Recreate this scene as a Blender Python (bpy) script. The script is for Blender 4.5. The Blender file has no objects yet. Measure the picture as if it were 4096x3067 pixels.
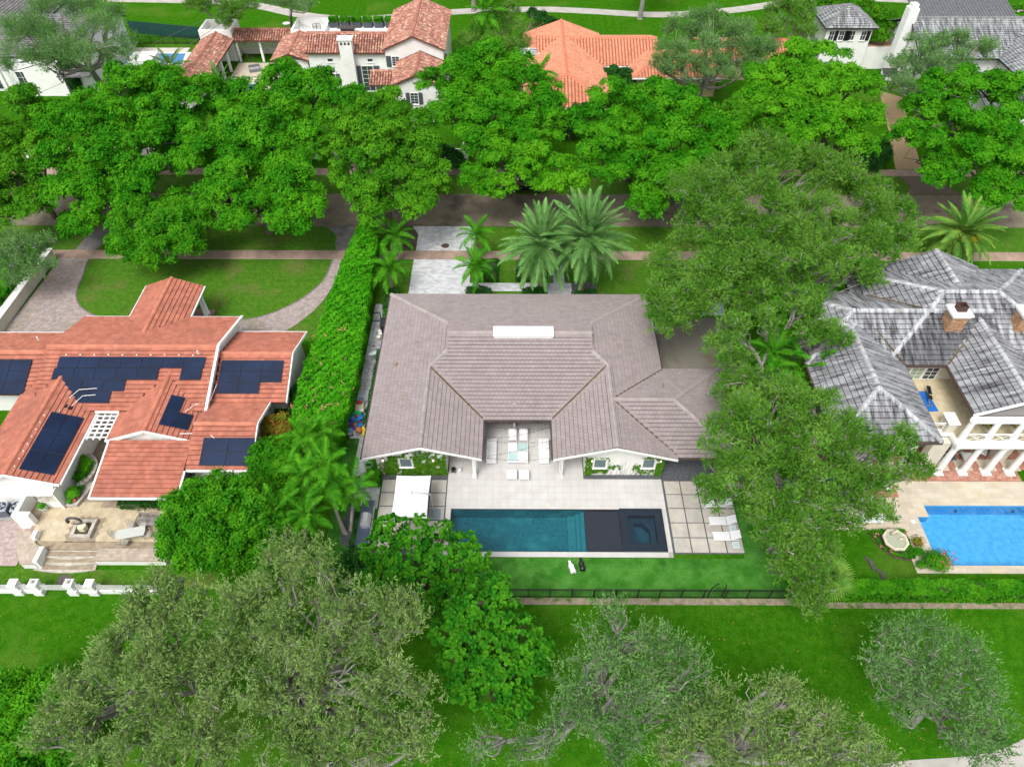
import bpy, math, random, time
import numpy as np
from mathutils import Matrix, Vector, Quaternion

SC = bpy.context.scene
COL = SC.collection
R = math.radians

# ------------------------------------------------------------------ camera
CAM_H, PITCH, YAW, FPX = 46.0, R(47.7), R(0.25), 2840.0
cam_d = bpy.data.cameras.new('camera')
cam_d.sensor_fit = 'HORIZONTAL'
cam_d.sensor_width = 36.0
cam_d.lens = FPX / 4096 * 36.0
cam_d.clip_end = 3000
cam = bpy.data.objects.new('camera', cam_d)
cam.location = (0, 0, CAM_H)
cam.rotation_euler = (R(90) - PITCH, 0, YAW)
COL.objects.link(cam)
SC.camera = cam

# ------------------------------------------------------------------ sky, sun, exposure
SUN_EL, SUN_AZ = R(58), R(205)          # azimuth clockwise from +Y (north)
world = bpy.data.worlds.new('World')
SC.world = world
world.use_nodes = True
wn = world.node_tree
bg = wn.nodes['Background']
sky = wn.nodes.new('ShaderNodeTexSky')
sky.sky_type = 'NISHITA'
sky.sun_disc = False
sky.sun_elevation = SUN_EL
sky.sun_rotation = SUN_AZ
sky.air_density = 1.0
sky.dust_density = 4.0
sky.ozone_density = 1.0
hs = wn.nodes.new('ShaderNodeHueSaturation')
hs.inputs['Saturation'].default_value = 0.22      # a white overcast veil
wn.links.new(sky.outputs[0], hs.inputs['Color'])
wn.links.new(hs.outputs[0], bg.inputs[0])
bg.inputs[1].default_value = 0.15
sun_d = bpy.data.lights.new('sun', 'SUN')
sun_d.energy = 1.4
sun_d.angle = R(22)
sun_d.color = (1.0, 0.965, 0.91)
sun = bpy.data.objects.new('sun', sun_d)
sv = Vector((math.sin(SUN_AZ) * math.cos(SUN_EL), math.cos(SUN_AZ) * math.cos(SUN_EL), math.sin(SUN_EL)))
sun.rotation_euler = sv.to_track_quat('Z', 'Y').to_euler()
sun.location = (0, 0, 80)
COL.objects.link(sun)
SC.view_settings.view_transform = 'Standard'
SC.view_settings.look = 'None'
SC.view_settings.gamma = 1.0
SC.view_settings.use_curve_mapping = False
SC.view_settings.exposure = 0.66
SC.cycles.max_bounces = 6
SC.cycles.transparent_max_bounces = 12
SC.cycles.caustics_reflective = False
SC.cycles.caustics_refractive = False
SC.cycles.use_denoising = True

# ------------------------------------------------------------------ survey helpers
_cy, _sy = math.cos(YAW), math.sin(YAW)
_RZ = np.array([[_cy, -_sy, 0], [_sy, _cy, 0], [0, 0, 1]])
_FW = _RZ @ np.array([0, math.cos(PITCH), -math.sin(PITCH)])
_UP = _RZ @ np.array([0, math.sin(PITCH), math.cos(PITCH)])
_RT = _RZ @ np.array([1.0, 0, 0])
_C = np.array([0, 0, CAM_H])
def at(px, py, z=0.0):
    """world point at height z surveyed from photo position (4096 wide)"""
    d = _FW + _RT * (px - 2048) / FPX - _UP * (py - 1533.5) / FPX
    p = _C + d * ((z - CAM_H) / d[2])
    return Vector((p[0], p[1], z))
def rg(n, x, y, z=0.0):
    return at((n % 4) * 1024 + x * .46315, (n // 4) * 767 + y * .46315, z)
def depth(p):
    return float((np.array(p) - _C) @ _FW)
def proj(P):
    v = np.asarray(P, float) - _C
    Z = v @ _FW
    return 2048 + FPX * (v @ _RT) / Z, 1533.5 - FPX * (v @ _UP) / Z, Z

# ------------------------------------------------------------------ materials
MATS = {}
def _new(name):
    m = bpy.data.materials.new(name)
    m.use_nodes = True
    nt = m.node_tree
    return m, nt, nt.nodes['Principled BSDF']
def _rand(nt):
    g = nt.nodes.new('ShaderNodeNewGeometry')
    oi = nt.nodes.new('ShaderNodeObjectInfo')
    a = nt.nodes.new('ShaderNodeMath'); a.operation = 'ADD'
    f = nt.nodes.new('ShaderNodeMath'); f.operation = 'FRACT'
    nt.links.new(g.outputs['Random Per Island'], a.inputs[0])
    nt.links.new(oi.outputs['Random'], a.inputs[1])
    nt.links.new(a.outputs[0], f.inputs[0])
    return f.outputs[0]
def _noise(nt, scale, detail=3, rough=.55, stretch=None, rot=0):
    g = nt.nodes.new('ShaderNodeNewGeometry')
    n = nt.nodes.new('ShaderNodeTexNoise')
    n.inputs['Scale'].default_value = scale
    n.inputs['Detail'].default_value = detail
    n.inputs['Roughness'].default_value = rough
    src = g.outputs['Position']
    if stretch or rot:
        mp = nt.nodes.new('ShaderNodeMapping')
        mp.inputs['Scale'].default_value = stretch or (1, 1, 1)
        mp.inputs['Rotation'].default_value = (0, 0, rot)
        nt.links.new(src, mp.inputs[0]); src = mp.outputs[0]
    nt.links.new(src, n.inputs['Vector'])
    return n.outputs[0]
def _range(nt, v, a, b, c=0., d=1.):
    m = nt.nodes.new('ShaderNodeMapRange')
    for i, x in enumerate((a, b, c, d)): m.inputs[i + 1].default_value = x
    nt.links.new(v, m.inputs[0])
    return m.outputs[0]
def _mix(nt, f, a, b, mode='MIX'):
    m = nt.nodes.new('ShaderNodeMix'); m.data_type = 'RGBA'; m.blend_type = mode
    for i, x in ((0, f), (6, a), (7, b)):
        if isinstance(x, (int, float)): m.inputs[i].default_value = x
        elif isinstance(x, tuple): m.inputs[i].default_value = (*x[:3], 1)
        else: nt.links.new(x, m.inputs[i])
    return m.outputs[2]
def mat(name, c, c2=None, scale=2., detail=4, lo=.38, hi=.62, rough=.85, island=0., c3=None, i3=.25, s3=.35,
        bump=0., bscale=30., metal=0., spec=.3, stretch=None, rot=0, grain=0., gscale=7.):
    """c/c2 mixed by world noise; c3 patches of a broader noise; island = brightness spread between pieces"""
    if name in MATS: return MATS[name]
    m, nt, b = _new(name)
    col = (*c, 1)
    out = None
    if c2: out = _mix(nt, _range(nt, _noise(nt, scale, detail, .6, stretch, rot), lo, hi), c, c2)
    if c3:
        f = _range(nt, _noise(nt, s3, 3), .52, .70, 0, i3 * 2)
        out = _mix(nt, f, out if out is not None else c, c3)
    if island:
        rv = _range(nt, _rand(nt), 0, 1, 1 - island, 1 + island)
        h = nt.nodes.new('ShaderNodeHueSaturation')
        nt.links.new(rv, h.inputs['Value'])
        if out is None: h.inputs['Color'].default_value = col
        else: nt.links.new(out, h.inputs['Color'])
        out = h.outputs[0]
    if grain:
        h = nt.nodes.new('ShaderNodeHueSaturation')
        nt.links.new(_range(nt, _noise(nt, gscale, 5, .7), .3, .7, 1 - grain, 1 + grain), h.inputs['Value'])
        if out is None: h.inputs['Color'].default_value = col
        else: nt.links.new(out, h.inputs['Color'])
        out = h.outputs[0]
    if out is None: b.inputs['Base Color'].default_value = col
    else: nt.links.new(out, b.inputs['Base Color'])
    b.inputs['Roughness'].default_value = rough
    b.inputs['Metallic'].default_value = metal
    b.inputs['Specular IOR Level'].default_value = spec
    if bump:
        bp = nt.nodes.new('ShaderNodeBump')
        bp.inputs['Strength'].default_value = bump
        bp.inputs['Distance'].default_value = .05
        nt.links.new(_noise(nt, bscale, 3, .6), bp.inputs['Height'])
        nt.links.new(bp.outputs[0], b.inputs['Normal'])
    MATS[name] = m
    return m
def leafmat(name, c, c2, c3=None, trans=.3, rough=.7, scale=.5, spec=.08):
    if name in MATS: return MATS[name]
    m, nt, b = _new(name)
    r = _rand(nt)
    col = _mix(nt, r, c, c2)
    n = _range(nt, _noise(nt, scale, 2), .4, .62)
    col = _mix(nt, n, col, c3 or tuple(x * 1.25 for x in c2))
    nt.links.new(col, b.inputs['Base Color'])
    b.inputs['Roughness'].default_value = rough
    b.inputs['Specular IOR Level'].default_value = spec
    t = nt.nodes.new('ShaderNodeBsdfTranslucent')
    nt.links.new(col, t.inputs['Color'])
    ms = nt.nodes.new('ShaderNodeMixShader')
    ms.inputs[0].default_value = trans
    nt.links.new(b.outputs[0], ms.inputs[1]); nt.links.new(t.outputs[0], ms.inputs[2])
    nt.links.new(ms.outputs[0], nt.nodes['Material Output'].inputs[0])
    MATS[name] = m
    return m
def watermat(name, tint, ripple=4., strength=.25):
    m, nt, b = _new(name)
    nt.nodes.remove(b)
    fr = nt.nodes.new('ShaderNodeFresnel'); fr.inputs[0].default_value = 1.33
    tr = nt.nodes.new('ShaderNodeBsdfTransparent'); tr.inputs[0].default_value = (*tint, 1)
    gl = nt.nodes.new('ShaderNodeBsdfGlossy'); gl.inputs['Roughness'].default_value = .04
    bp = nt.nodes.new('ShaderNodeBump'); bp.inputs['Strength'].default_value = strength; bp.inputs['Distance'].default_value = .06
    nt.links.new(_noise(nt, ripple, 3, .55, (1, .6, 1), .5), bp.inputs['Height'])
    nt.links.new(bp.outputs[0], fr.inputs['Normal']); nt.links.new(bp.outputs[0], gl.inputs['Normal'])
    ms = nt.nodes.new('ShaderNodeMixShader')
    nt.links.new(fr.outputs[0], ms.inputs[0]); nt.links.new(tr.outputs[0], ms.inputs[1]); nt.links.new(gl.outputs[0], ms.inputs[2])
    nt.links.new(ms.outputs[0], nt.nodes['Material Output'].inputs[0])
    MATS[name] = m
    return m
def streakroof(name, dark, light, island=.12, amt=(.40, .66)):
    """weathered tiles: pale lichen streaks that run down the slope"""
    m, nt, b = _new(name)
    g = nt.nodes.new('ShaderNodeNewGeometry')
    sp = nt.nodes.new('ShaderNodeSeparateXYZ'); nt.links.new(g.outputs['Normal'], sp.inputs[0])
    ax = nt.nodes.new('ShaderNodeMath'); ax.operation = 'ABSOLUTE'; nt.links.new(sp.outputs[0], ax.inputs[0])
    ay = nt.nodes.new('ShaderNodeMath'); ay.operation = 'ABSOLUTE'; nt.links.new(sp.outputs[1], ay.inputs[0])
    gt = nt.nodes.new('ShaderNodeMath'); gt.operation = 'GREATER_THAN'
    nt.links.new(ax.outputs[0], gt.inputs[0]); nt.links.new(ay.outputs[0], gt.inputs[1])
    a = _noise(nt, 1.0, 6, .68, (3.4, .5, .5)); c = _noise(nt, 1.0, 7, .72, (.5, 3.4, .5))
    mx = nt.nodes.new('ShaderNodeMix'); nt.links.new(gt.outputs[0], mx.inputs[0]); nt.links.new(a, mx.inputs[2]); nt.links.new(c, mx.inputs[3])
    f = _range(nt, mx.outputs[0], amt[0], amt[1])
    col = _mix(nt, f, dark, light)
    h = nt.nodes.new('ShaderNodeHueSaturation'); nt.links.new(col, h.inputs['Color'])
    nt.links.new(_range(nt, _rand(nt), 0, 1, 1 - island, 1 + island), h.inputs['Value'])
    nt.links.new(h.outputs[0], b.inputs['Base Color'])
    b.inputs['Roughness'].default_value = .8
    MATS[name] = m
    return m

white = mat('white_paint', (.84, .84, .82), (.78, .785, .775), 1.2, rough=.6, bump=.05, bscale=40)
stucco = mat('white_stucco', (.84, .835, .81), (.76, .75, .725), .9, rough=.9, bump=.12, bscale=25)
cream = mat('cream_stucco', (.66, .62, .52), (.58, .54, .45), .9, rough=.9, bump=.1, bscale=25)
black = mat('black_metal', (.012, .013, .015), rough=.5)
dark = mat('dark_grey', (.04, .042, .05), rough=.6)
gutterm = mat('brown_gutter', (.075, .055, .05), (.05, .04, .038), 2, rough=.6)
glass = mat('window_glass', (.03, .045, .05), (.06, .08, .085), .7, rough=.08, spec=.6)
bark = mat('bark', (.17, .145, .12), (.09, .075, .06), 6, rough=.95, bump=.4, bscale=18)
greybark = mat('grey_bark', (.30, .285, .26), (.17, .16, .145), 5, rough=.95, bump=.3, bscale=18)
palmbark = mat('palm_bark', (.30, .27, .23), (.17, .15, .125), 7, rough=.95, bump=.4, bscale=14)
steel = mat('steel', (.5, .5, .51), rough=.35, metal=.8)

# ------------------------------------------------------------------ objects
def props(o, label=None, cat=None, group=None, kind=None):
    if label: o['label'] = label
    if cat: o['category'] = cat
    if group: o['group'] = group
    if kind: o['kind'] = kind
    return o
def thing(name, label, cat, loc=(0, 0, 0), rotz=0., group=None):
    o = bpy.data.objects.new(name, None)
    o.empty_display_size = .2
    o.location = loc; o.rotation_euler = (0, 0, rotz)
    COL.objects.link(o)
    return props(o, label, cat, group)
def place(o, parent, world=True):
    COL.objects.link(o)
    if parent is not None:
        o.parent = parent
        if world:
            if parent.type == 'EMPTY':
                o.matrix_parent_inverse = (Matrix.LocRotScale(parent.location, parent.rotation_euler, parent.scale)).inverted()
    return o
def copy_tree(o, parent=None):
    c = o.copy(); COL.objects.link(c)
    if parent is not None:
        c.parent = parent
        c.matrix_parent_inverse = o.matrix_parent_inverse.copy()
    for ch in list(o.children): copy_tree(ch, c)
    return c
def np_mesh(name, V, F, material=None, smooth=False):
    V = np.ascontiguousarray(V, dtype=np.float32); F = np.ascontiguousarray(F, dtype=np.int32)
    me = bpy.data.meshes.new(name)
    nf, k = F.shape
    me.vertices.add(len(V)); me.vertices.foreach_set('co', V.ravel())
    me.loops.add(nf * k); me.loops.foreach_set('vertex_index', F.ravel())
    me.polygons.add(nf); me.polygons.foreach_set('loop_start', np.arange(0, nf * k, k, dtype=np.int32))
    if smooth: me.polygons.foreach_set('use_smooth', np.ones(nf, dtype=bool))
    me.update(calc_edges=True)
    if material: me.materials.append(material)
    return me
def np_obj(name, V, F, material, parent=None, smooth=False, kind=None, world=True):
    o = bpy.data.objects.new(name, np_mesh(name, V, F, material, smooth))
    place(o, parent, world)
    return props(o, kind=kind)

class MB:
    def __init__(s): s.v = []; s.f = []
    def add(s, vs, fs):
        n = len(s.v); s.v += [tuple(p) for p in vs]; s.f += [tuple(i + n for i in f) for f in fs]; return s
    def box(s, x0, x1, y0, y1, z0, z1):
        return s.add([(x0, y0, z0), (x1, y0, z0), (x1, y1, z0), (x0, y1, z0), (x0, y0, z1), (x1, y0, z1), (x1, y1, z1), (x0, y1, z1)],
                     [(3, 2, 1, 0), (4, 5, 6, 7), (0, 1, 5, 4), (1, 2, 6, 5), (2, 3, 7, 6), (3, 0, 4, 7)])
    def bbox(s, x0, x1, y0, y1, z0, z1, b=.02):
        """box with chamfered top rim"""
        b = min(b, (x1 - x0) * .45, (y1 - y0) * .45, (z1 - z0) * .45)
        v = []
        for z, i in ((z0, 0), (z1 - b, 0), (z1, b)):
            v += [(x0 + i, y0 + i, z), (x1 - i, y0 + i, z), (x1 - i, y1 - i, z), (x0 + i, y1 - i, z)]
        f = [(3, 2, 1, 0), (8, 9, 10, 11)]
        for k in (0, 4):
            for i in range(4): j = (i + 1) % 4; f.append((k + i, k + j, k + 4 + j, k + 4 + i))
        return s.add(v, f)
    def cushion(s, x0, x1, y0, y1, z0, z1, b=.06):
        v = []
        for z, i in ((z0, b), (z0 + b * .6, 0), (z1 - b * .8, 0), (z1 - b * .2, b * .5), (z1, b * 1.6)):
            j = i
            v += [(x0 + i + b * .4, y0 + j, z), (x1 - i - b * .4, y0 + j, z), (x1 - i, y0 + j + b * .4, z), (x1 - i, y1 - j - b * .4, z),
                  (x1 - i - b * .4, y1 - j, z), (x0 + i + b * .4, y1 - j, z), (x0 + i, y1 - j - b * .4, z), (x0 + i, y0 + j + b * .4, z)]
        f = [tuple(range(7, -1, -1)), tuple(range(32, 40))]
        for k in range(0, 32, 8):
            for i in range(8): j = (i + 1) % 8; f.append((k + i, k + j, k + 8 + j, k + 8 + i))
        return s.add(v, f)
    def beam(s, a, b, w, h=None, up=(0, 0, 1)):
        a, b = Vector(a), Vector(b); h = h or w
        d = (b - a).normalized(); u = Vector(up)
        if abs(d.dot(u)) > .98: u = Vector((0, 1, 0))
        x = d.cross(u).normalized(); z = x.cross(d).normalized()
        x *= w / 2; z *= h / 2
        vs = [a - x - z, a + x - z, a + x + z, a - x + z, b - x - z, b + x - z, b + x + z, b - x + z]
        return s.add(vs, [(0, 1, 2, 3), (7, 6, 5, 4), (0, 4, 5, 1), (1, 5, 6, 2), (2, 6, 7, 3), (3, 7, 4, 0)])
    def prism(s, pts, z0, z1):
        n = len(pts)
        vs = [(p[0], p[1], z0) for p in pts] + [(p[0], p[1], z1) for p in pts]
        fs = [tuple(range(n - 1, -1, -1)), tuple(range(n, 2 * n))] + [(i, (i + 1) % n, n + (i + 1) % n, n + i) for i in range(n)]
        return s.add(vs, fs)
    def prism_y(s, pts, y0, y1):       # pts are (x, z)
        n = len(pts)
        vs = [(p[0], y0, p[1]) for p in pts] + [(p[0], y1, p[1]) for p in pts]
        return s.add(vs, [tuple(range(n)), tuple(range(2 * n - 1, n - 1, -1))] + [(i, n + i, n + (i + 1) % n, (i + 1) % n) for i in range(n)])
    def prism_x(s, pts, x0, x1):       # pts are (y, z)
        n = len(pts)
        vs = [(x0, p[0], p[1]) for p in pts] + [(x1, p[0], p[1]) for p in pts]
        return s.add(vs, [tuple(range(n)), tuple(range(2 * n - 1, n - 1, -1))] + [(i, n + i, n + (i + 1) % n, (i + 1) % n) for i in range(n)])
    def tube(s, pts, rad, n=6, cap=True):
        pts = [Vector(p) for p in pts]
        if isinstance(rad, (int, float)): rad = [rad] * len(pts)
        k0 = len(s.v); t = None
        for i, p in enumerate(pts):
            d = (pts[min(i + 1, len(pts) - 1)] - pts[max(i - 1, 0)])
            d = d.normalized() if d.length > 1e-9 else Vector((0, 0, 1))
            if t is None:
                t = d.orthogonal().normalized()
            t = (t - d * t.dot(d)); t = t.normalized() if t.length > 1e-6 else d.orthogonal().normalized()
            b = d.cross(t)
            for j in range(n):
                a = 2 * math.pi * j / n
                s.v.append(tuple(p + (t * math.cos(a) + b * math.sin(a)) * rad[i]))
        for i in range(len(pts) - 1):
            for j in range(n):
                q = (j + 1) % n
                s.f.append((k0 + i * n + j, k0 + i * n + q, k0 + (i + 1) * n + q, k0 + (i + 1) * n + j))
        if cap:
            s.f.append(tuple(k0 + j for j in range(n - 1, -1, -1)))
            e = k0 + (len(pts) - 1) * n
            s.f.append(tuple(e + j for j in range(n)))
        return s
    def lathe(s, prof, c=(0, 0, 0), n=12, sx=1., sy=1.):
        k0 = len(s.v)
        for r, z in prof:
            for j in range(n):
                a = 2 * math.pi * (j + .5) / n
                s.v.append((c[0] + r * math.cos(a) * sx, c[1] + r * math.sin(a) * sy, c[2] + z))
        for i in range(len(prof) - 1):
            for j in range(n):
                q = (j + 1) % n
                s.f.append((k0 + i * n + j, k0 + i * n + q, k0 + (i + 1) * n + q, k0 + (i + 1) * n + j))
        s.f.append(tuple(k0 + j for j in range(n - 1, -1, -1)))
        e = k0 + (len(prof) - 1) * n
        s.f.append(tuple(e + j for j in range(n)))
        return s
    def ball(s, c, r, n=10, m=6):
        r = (r, r, r) if isinstance(r, (int, float)) else r
        prof = [(math.sin(math.pi * i / m), -math.cos(math.pi * i / m)) for i in range(m + 1)]
        prof[0] = (.02, -1); prof[-1] = (.02, 1)
        k0 = len(s.v)
        s.lathe(prof, (0, 0, 0), n)
        for i in range(k0, len(s.v)):
            v = s.v[i]; s.v[i] = (c[0] + v[0] * r[0], c[1] + v[1] * r[1], c[2] + v[2] * r[2])
        return s
    def build(s, name, material, parent=None, smooth=False, kind=None, world=True):
        me = bpy.data.meshes.new(name)
        me.from_pydata(s.v, [], s.f)
        if smooth: me.polygons.foreach_set('use_smooth', [True] * len(me.polygons))
        me.update()
        if material: me.materials.append(material)
        o = bpy.data.objects.new(name, me)
        place(o, parent, world)
        return props(o, kind=kind)
    def local(s, name, material, parent, smooth=False):
        return s.build(name, material, parent, smooth, None, False)

def one(mb, name, material, label, cat, group=None, smooth=False):
    """a thing that is a single mesh, given in world coordinates: origin moved to its base"""
    a = np.array(s_v := mb.v)
    c = Vector(((a[:, 0].min() + a[:, 0].max()) / 2, (a[:, 1].min() + a[:, 1].max()) / 2, a[:, 2].min()))
    mb.v = [(p[0] - c.x, p[1] - c.y, p[2] - c.z) for p in s_v]
    o = mb.build(name, material, None, smooth)
    o.location = c
    return props(o, label, cat, group)

# pieces (tiles, pavers, slabs): the ones the camera sees largest become objects, the rest one joined part
JOBS = []
def job(parent, name, unit, material, limit=300, rest=None, restname=None):
    j = dict(parent=parent, name=name, unit=unit, mat=material, M=[], xv=[], xf=[], limit=limit, restname=restname or name + '_field')
    JOBS.append(j)
    return j
def clip_convex(poly, clip):
    """Sutherland-Hodgman, clip polygon counter-clockwise"""
    out = poly
    n = len(clip)
    for i in range(n):
        a, b = clip[i], clip[(i + 1) % n]
        ex, ey = b[0] - a[0], b[1] - a[1]
        inp, out = out, []
        if not inp: return []
        for k in range(len(inp)):
            p, q = inp[k], inp[(k + 1) % len(inp)]
            dp = ex * (p[1] - a[1]) - ey * (p[0] - a[0]); dq = ex * (q[1] - a[1]) - ey * (q[0] - a[0])
            if dp >= -1e-7: out.append(p)
            if (dp > 1e-7 and dq < -1e-7) or (dp < -1e-7 and dq > 1e-7):
                t = dp / (dp - dq); out.append((p[0] + t * (q[0] - p[0]), p[1] + t * (q[1] - p[1])))
    return out
def area2(p): return sum(p[i][0] * p[(i + 1) % len(p)][1] - p[(i + 1) % len(p)][0] * p[i][1] for i in range(len(p)))
def ccw(p): return list(p) if area2(p) > 0 else list(p)[::-1]
def inside(poly, x, y, m=0.):
    n = len(poly)
    for i in range(n):
        a, b = poly[i], poly[(i + 1) % n]
        ex, ey = b[0] - a[0], b[1] - a[1]
        if (ex * (y - a[1]) - ey * (x - a[0])) < -m * math.hypot(ex, ey): return False
    return True
def flat_unit(w, l, t, b=.006):
    """paver/slab, origin at its centre on its underside"""
    m = MB().bbox(-w / 2, w / 2, -l / 2, l / 2, 0, t, b)
    return m.v, m.f
def pave(j, polys, w, l, z, t, gap=.01, rot=0., stagger=.5, origin=(0, 0), keep=None, jitter=0., rng=random.Random(3)):
    """lay w x l pieces over convex plan polygons; cut pieces go to the joined part"""
    polys = [ccw(p) for p in polys]
    c, s = math.cos(rot), math.sin(rot)
    toL = lambda p: ((p[0] - origin[0]) * c + (p[1] - origin[1]) * s, -(p[0] - origin[0]) * s + (p[1] - origin[1]) * c)
    toW = lambda p: (origin[0] + p[0] * c - p[1] * s, origin[1] + p[0] * s + p[1] * c)
    seen = set()
    for poly in polys:
        lp = [toL(p) for p in poly]
        xs = [p[0] for p in lp]; ys = [p[1] for p in lp]
        for r in range(math.floor(min(ys) / l), math.ceil(max(ys) / l)):
            off = (r % 2) * stagger * w
            for q in range(math.floor((min(xs) - off) / w), math.ceil((max(xs) - off) / w)):
                x0, y0 = q * w + off + gap / 2, r * l + gap / 2
                quad = [(x0, y0), (x0 + w - gap, y0), (x0 + w - gap, y0 + l - gap), (x0, y0 + l - gap)]
                cl = clip_convex(quad, lp)
                if len(cl) < 3 or abs(area2(cl)) < .0006: continue
                dz = rng.uniform(-jitter, jitter)
                cw = toW((x0 + (w - gap) / 2, y0 + (l - gap) / 2))
                if keep and not keep(*cw): continue
                if abs(area2(cl)) > 1.999 * (w - gap) * (l - gap):
                    if (r, q) in seen: continue
                    seen.add((r, q))
                    j['M'].append(Matrix.Translation((cw[0], cw[1], z + dz)) @ Matrix.Rotation(rot, 4, 'Z'))
                else:
                    n = len(cl); k = len(j['xv'])
                    for zz in (z, z + t): j['xv'] += [(*toW(p), zz + dz) for p in cl]
                    j['xf'].append(tuple(k + n + i for i in range(n)))
                    for i in range(n): j['xf'].append((k + i, k + (i + 1) % n, k + n + (i + 1) % n, k + n + i))
def finish_jobs():
    bpy.context.view_layer.update()
    dg = bpy.context.evaluated_depsgraph_get()
    org = Vector(cam.location)
    for j in JOBS:
        uv = np.array(j['unit'][0], float); uc = Vector(uv.mean(0)); uc.z = uv[:, 2].max()
        cand = []
        for i, M in enumerate(j['M']):
            p = M @ uc
            x, y, Z = proj(p)
            if 4 < x < 4092 and 4 < y < 3063: cand.append((Z, i, p))
        cand.sort(key=lambda t: t[0])
        pick = set()
        for Z, i, p in cand:
            if len(pick) >= j['limit']: break
            d = p - org
            hit, loc, *_ = SC.ray_cast(dg, org, d.normalized(), distance=d.length - .12)
            if not hit: pick.add(i)
        me = bpy.data.meshes.new(j['name'])
        me.from_pydata(j['unit'][0], [], j['unit'][1]); me.update(); me.materials.append(j['mat'])
        for i in sorted(pick):
            o = bpy.data.objects.new(j['name'], me)
            o.parent = j["parent"]; o.matrix_basis = j["M"][i]
            if j["parent"].type == "EMPTY": o.matrix_parent_inverse = j["parent"].matrix_basis.inverted()
            j.setdefault('objs', []).append(o)
        n = len(j['unit'][0])
        rest = [M for i, M in enumerate(j['M']) if i not in pick]
        V = []; Fc = []
        if rest:
            A = np.array([np.array(M) for M in rest])
            P = np.einsum('nij,kj->nki', A[:, :3, :3], uv) + A[:, None, :3, 3]
            V = [tuple(v) for v in P.reshape(-1, 3)]
            for q in range(len(rest)): Fc += [tuple(i + q * n for i in f) for f in j['unit'][1]]
        k = len(V)
        V += j['xv']; Fc += [tuple(i + k for i in f) for f in j['xf']]
        if V:
            me2 = bpy.data.meshes.new(j['restname']); me2.from_pydata(V, [], Fc); me2.update(); me2.materials.append(j['mat'])
            o = bpy.data.objects.new(j['restname'], me2); o.parent = j["parent"]; o["kind"] = "stuff"
            if j["parent"].type == "EMPTY": o.matrix_parent_inverse = j["parent"].matrix_basis.inverted()
            j.setdefault('objs', []).append(o)
    for j in JOBS:
        for o in j.get('objs', []): COL.objects.link(o)

# ------------------------------------------------------------------ roofs
def tile_unit(w, c3, t=.055, g=.007):
    v = [(g, 0, -.02), (w - g, 0, -.02), (w - g, 0, t), (g, 0, t), (g, c3 - .035, .006), (w - g, c3 - .035, .006), (g, c3 - .035, -.02), (w - g, c3 - .035, -.02)]
    return v, [(0, 1, 2, 3), (3, 2, 5, 4), (0, 3, 4, 6), (1, 7, 5, 2)]
def barrel_unit(w, c3, t=.07):
    v = []; f = []
    n = 5
    for y, s, dz in ((0, 1., .03), (c3 * 1.06, .82, 0)):
        for i in range(n):
            a = math.pi * i / (n - 1)
            v.append((w / 2 - math.cos(a) * w * .40 * s, y, math.sin(a) * t * s + dz - .01))
    for i in range(n - 1): f.append((i, i + 1, n + i + 1, n + i))
    f.append(tuple(range(n - 1, -1, -1)))
    return v, f
def cap_unit(l, w=.16, h=.12):
    """ridge cap running along +x, centred"""
    v = []
    for x, s in ((0, 1.12), (l * 1.05, .95)):
        for y, z in ((-w, -.05), (-w * .62, h * .62), (0, h), (w * .62, h * .62), (w, -.05)): v.append((x, y * s, z * s))
    f = [(i, i + 1, 6 + i, 5 + i) for i in range(4)] + [(4, 3, 2, 1, 0), (5, 6, 7, 8, 9)]
    return v, f
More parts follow.
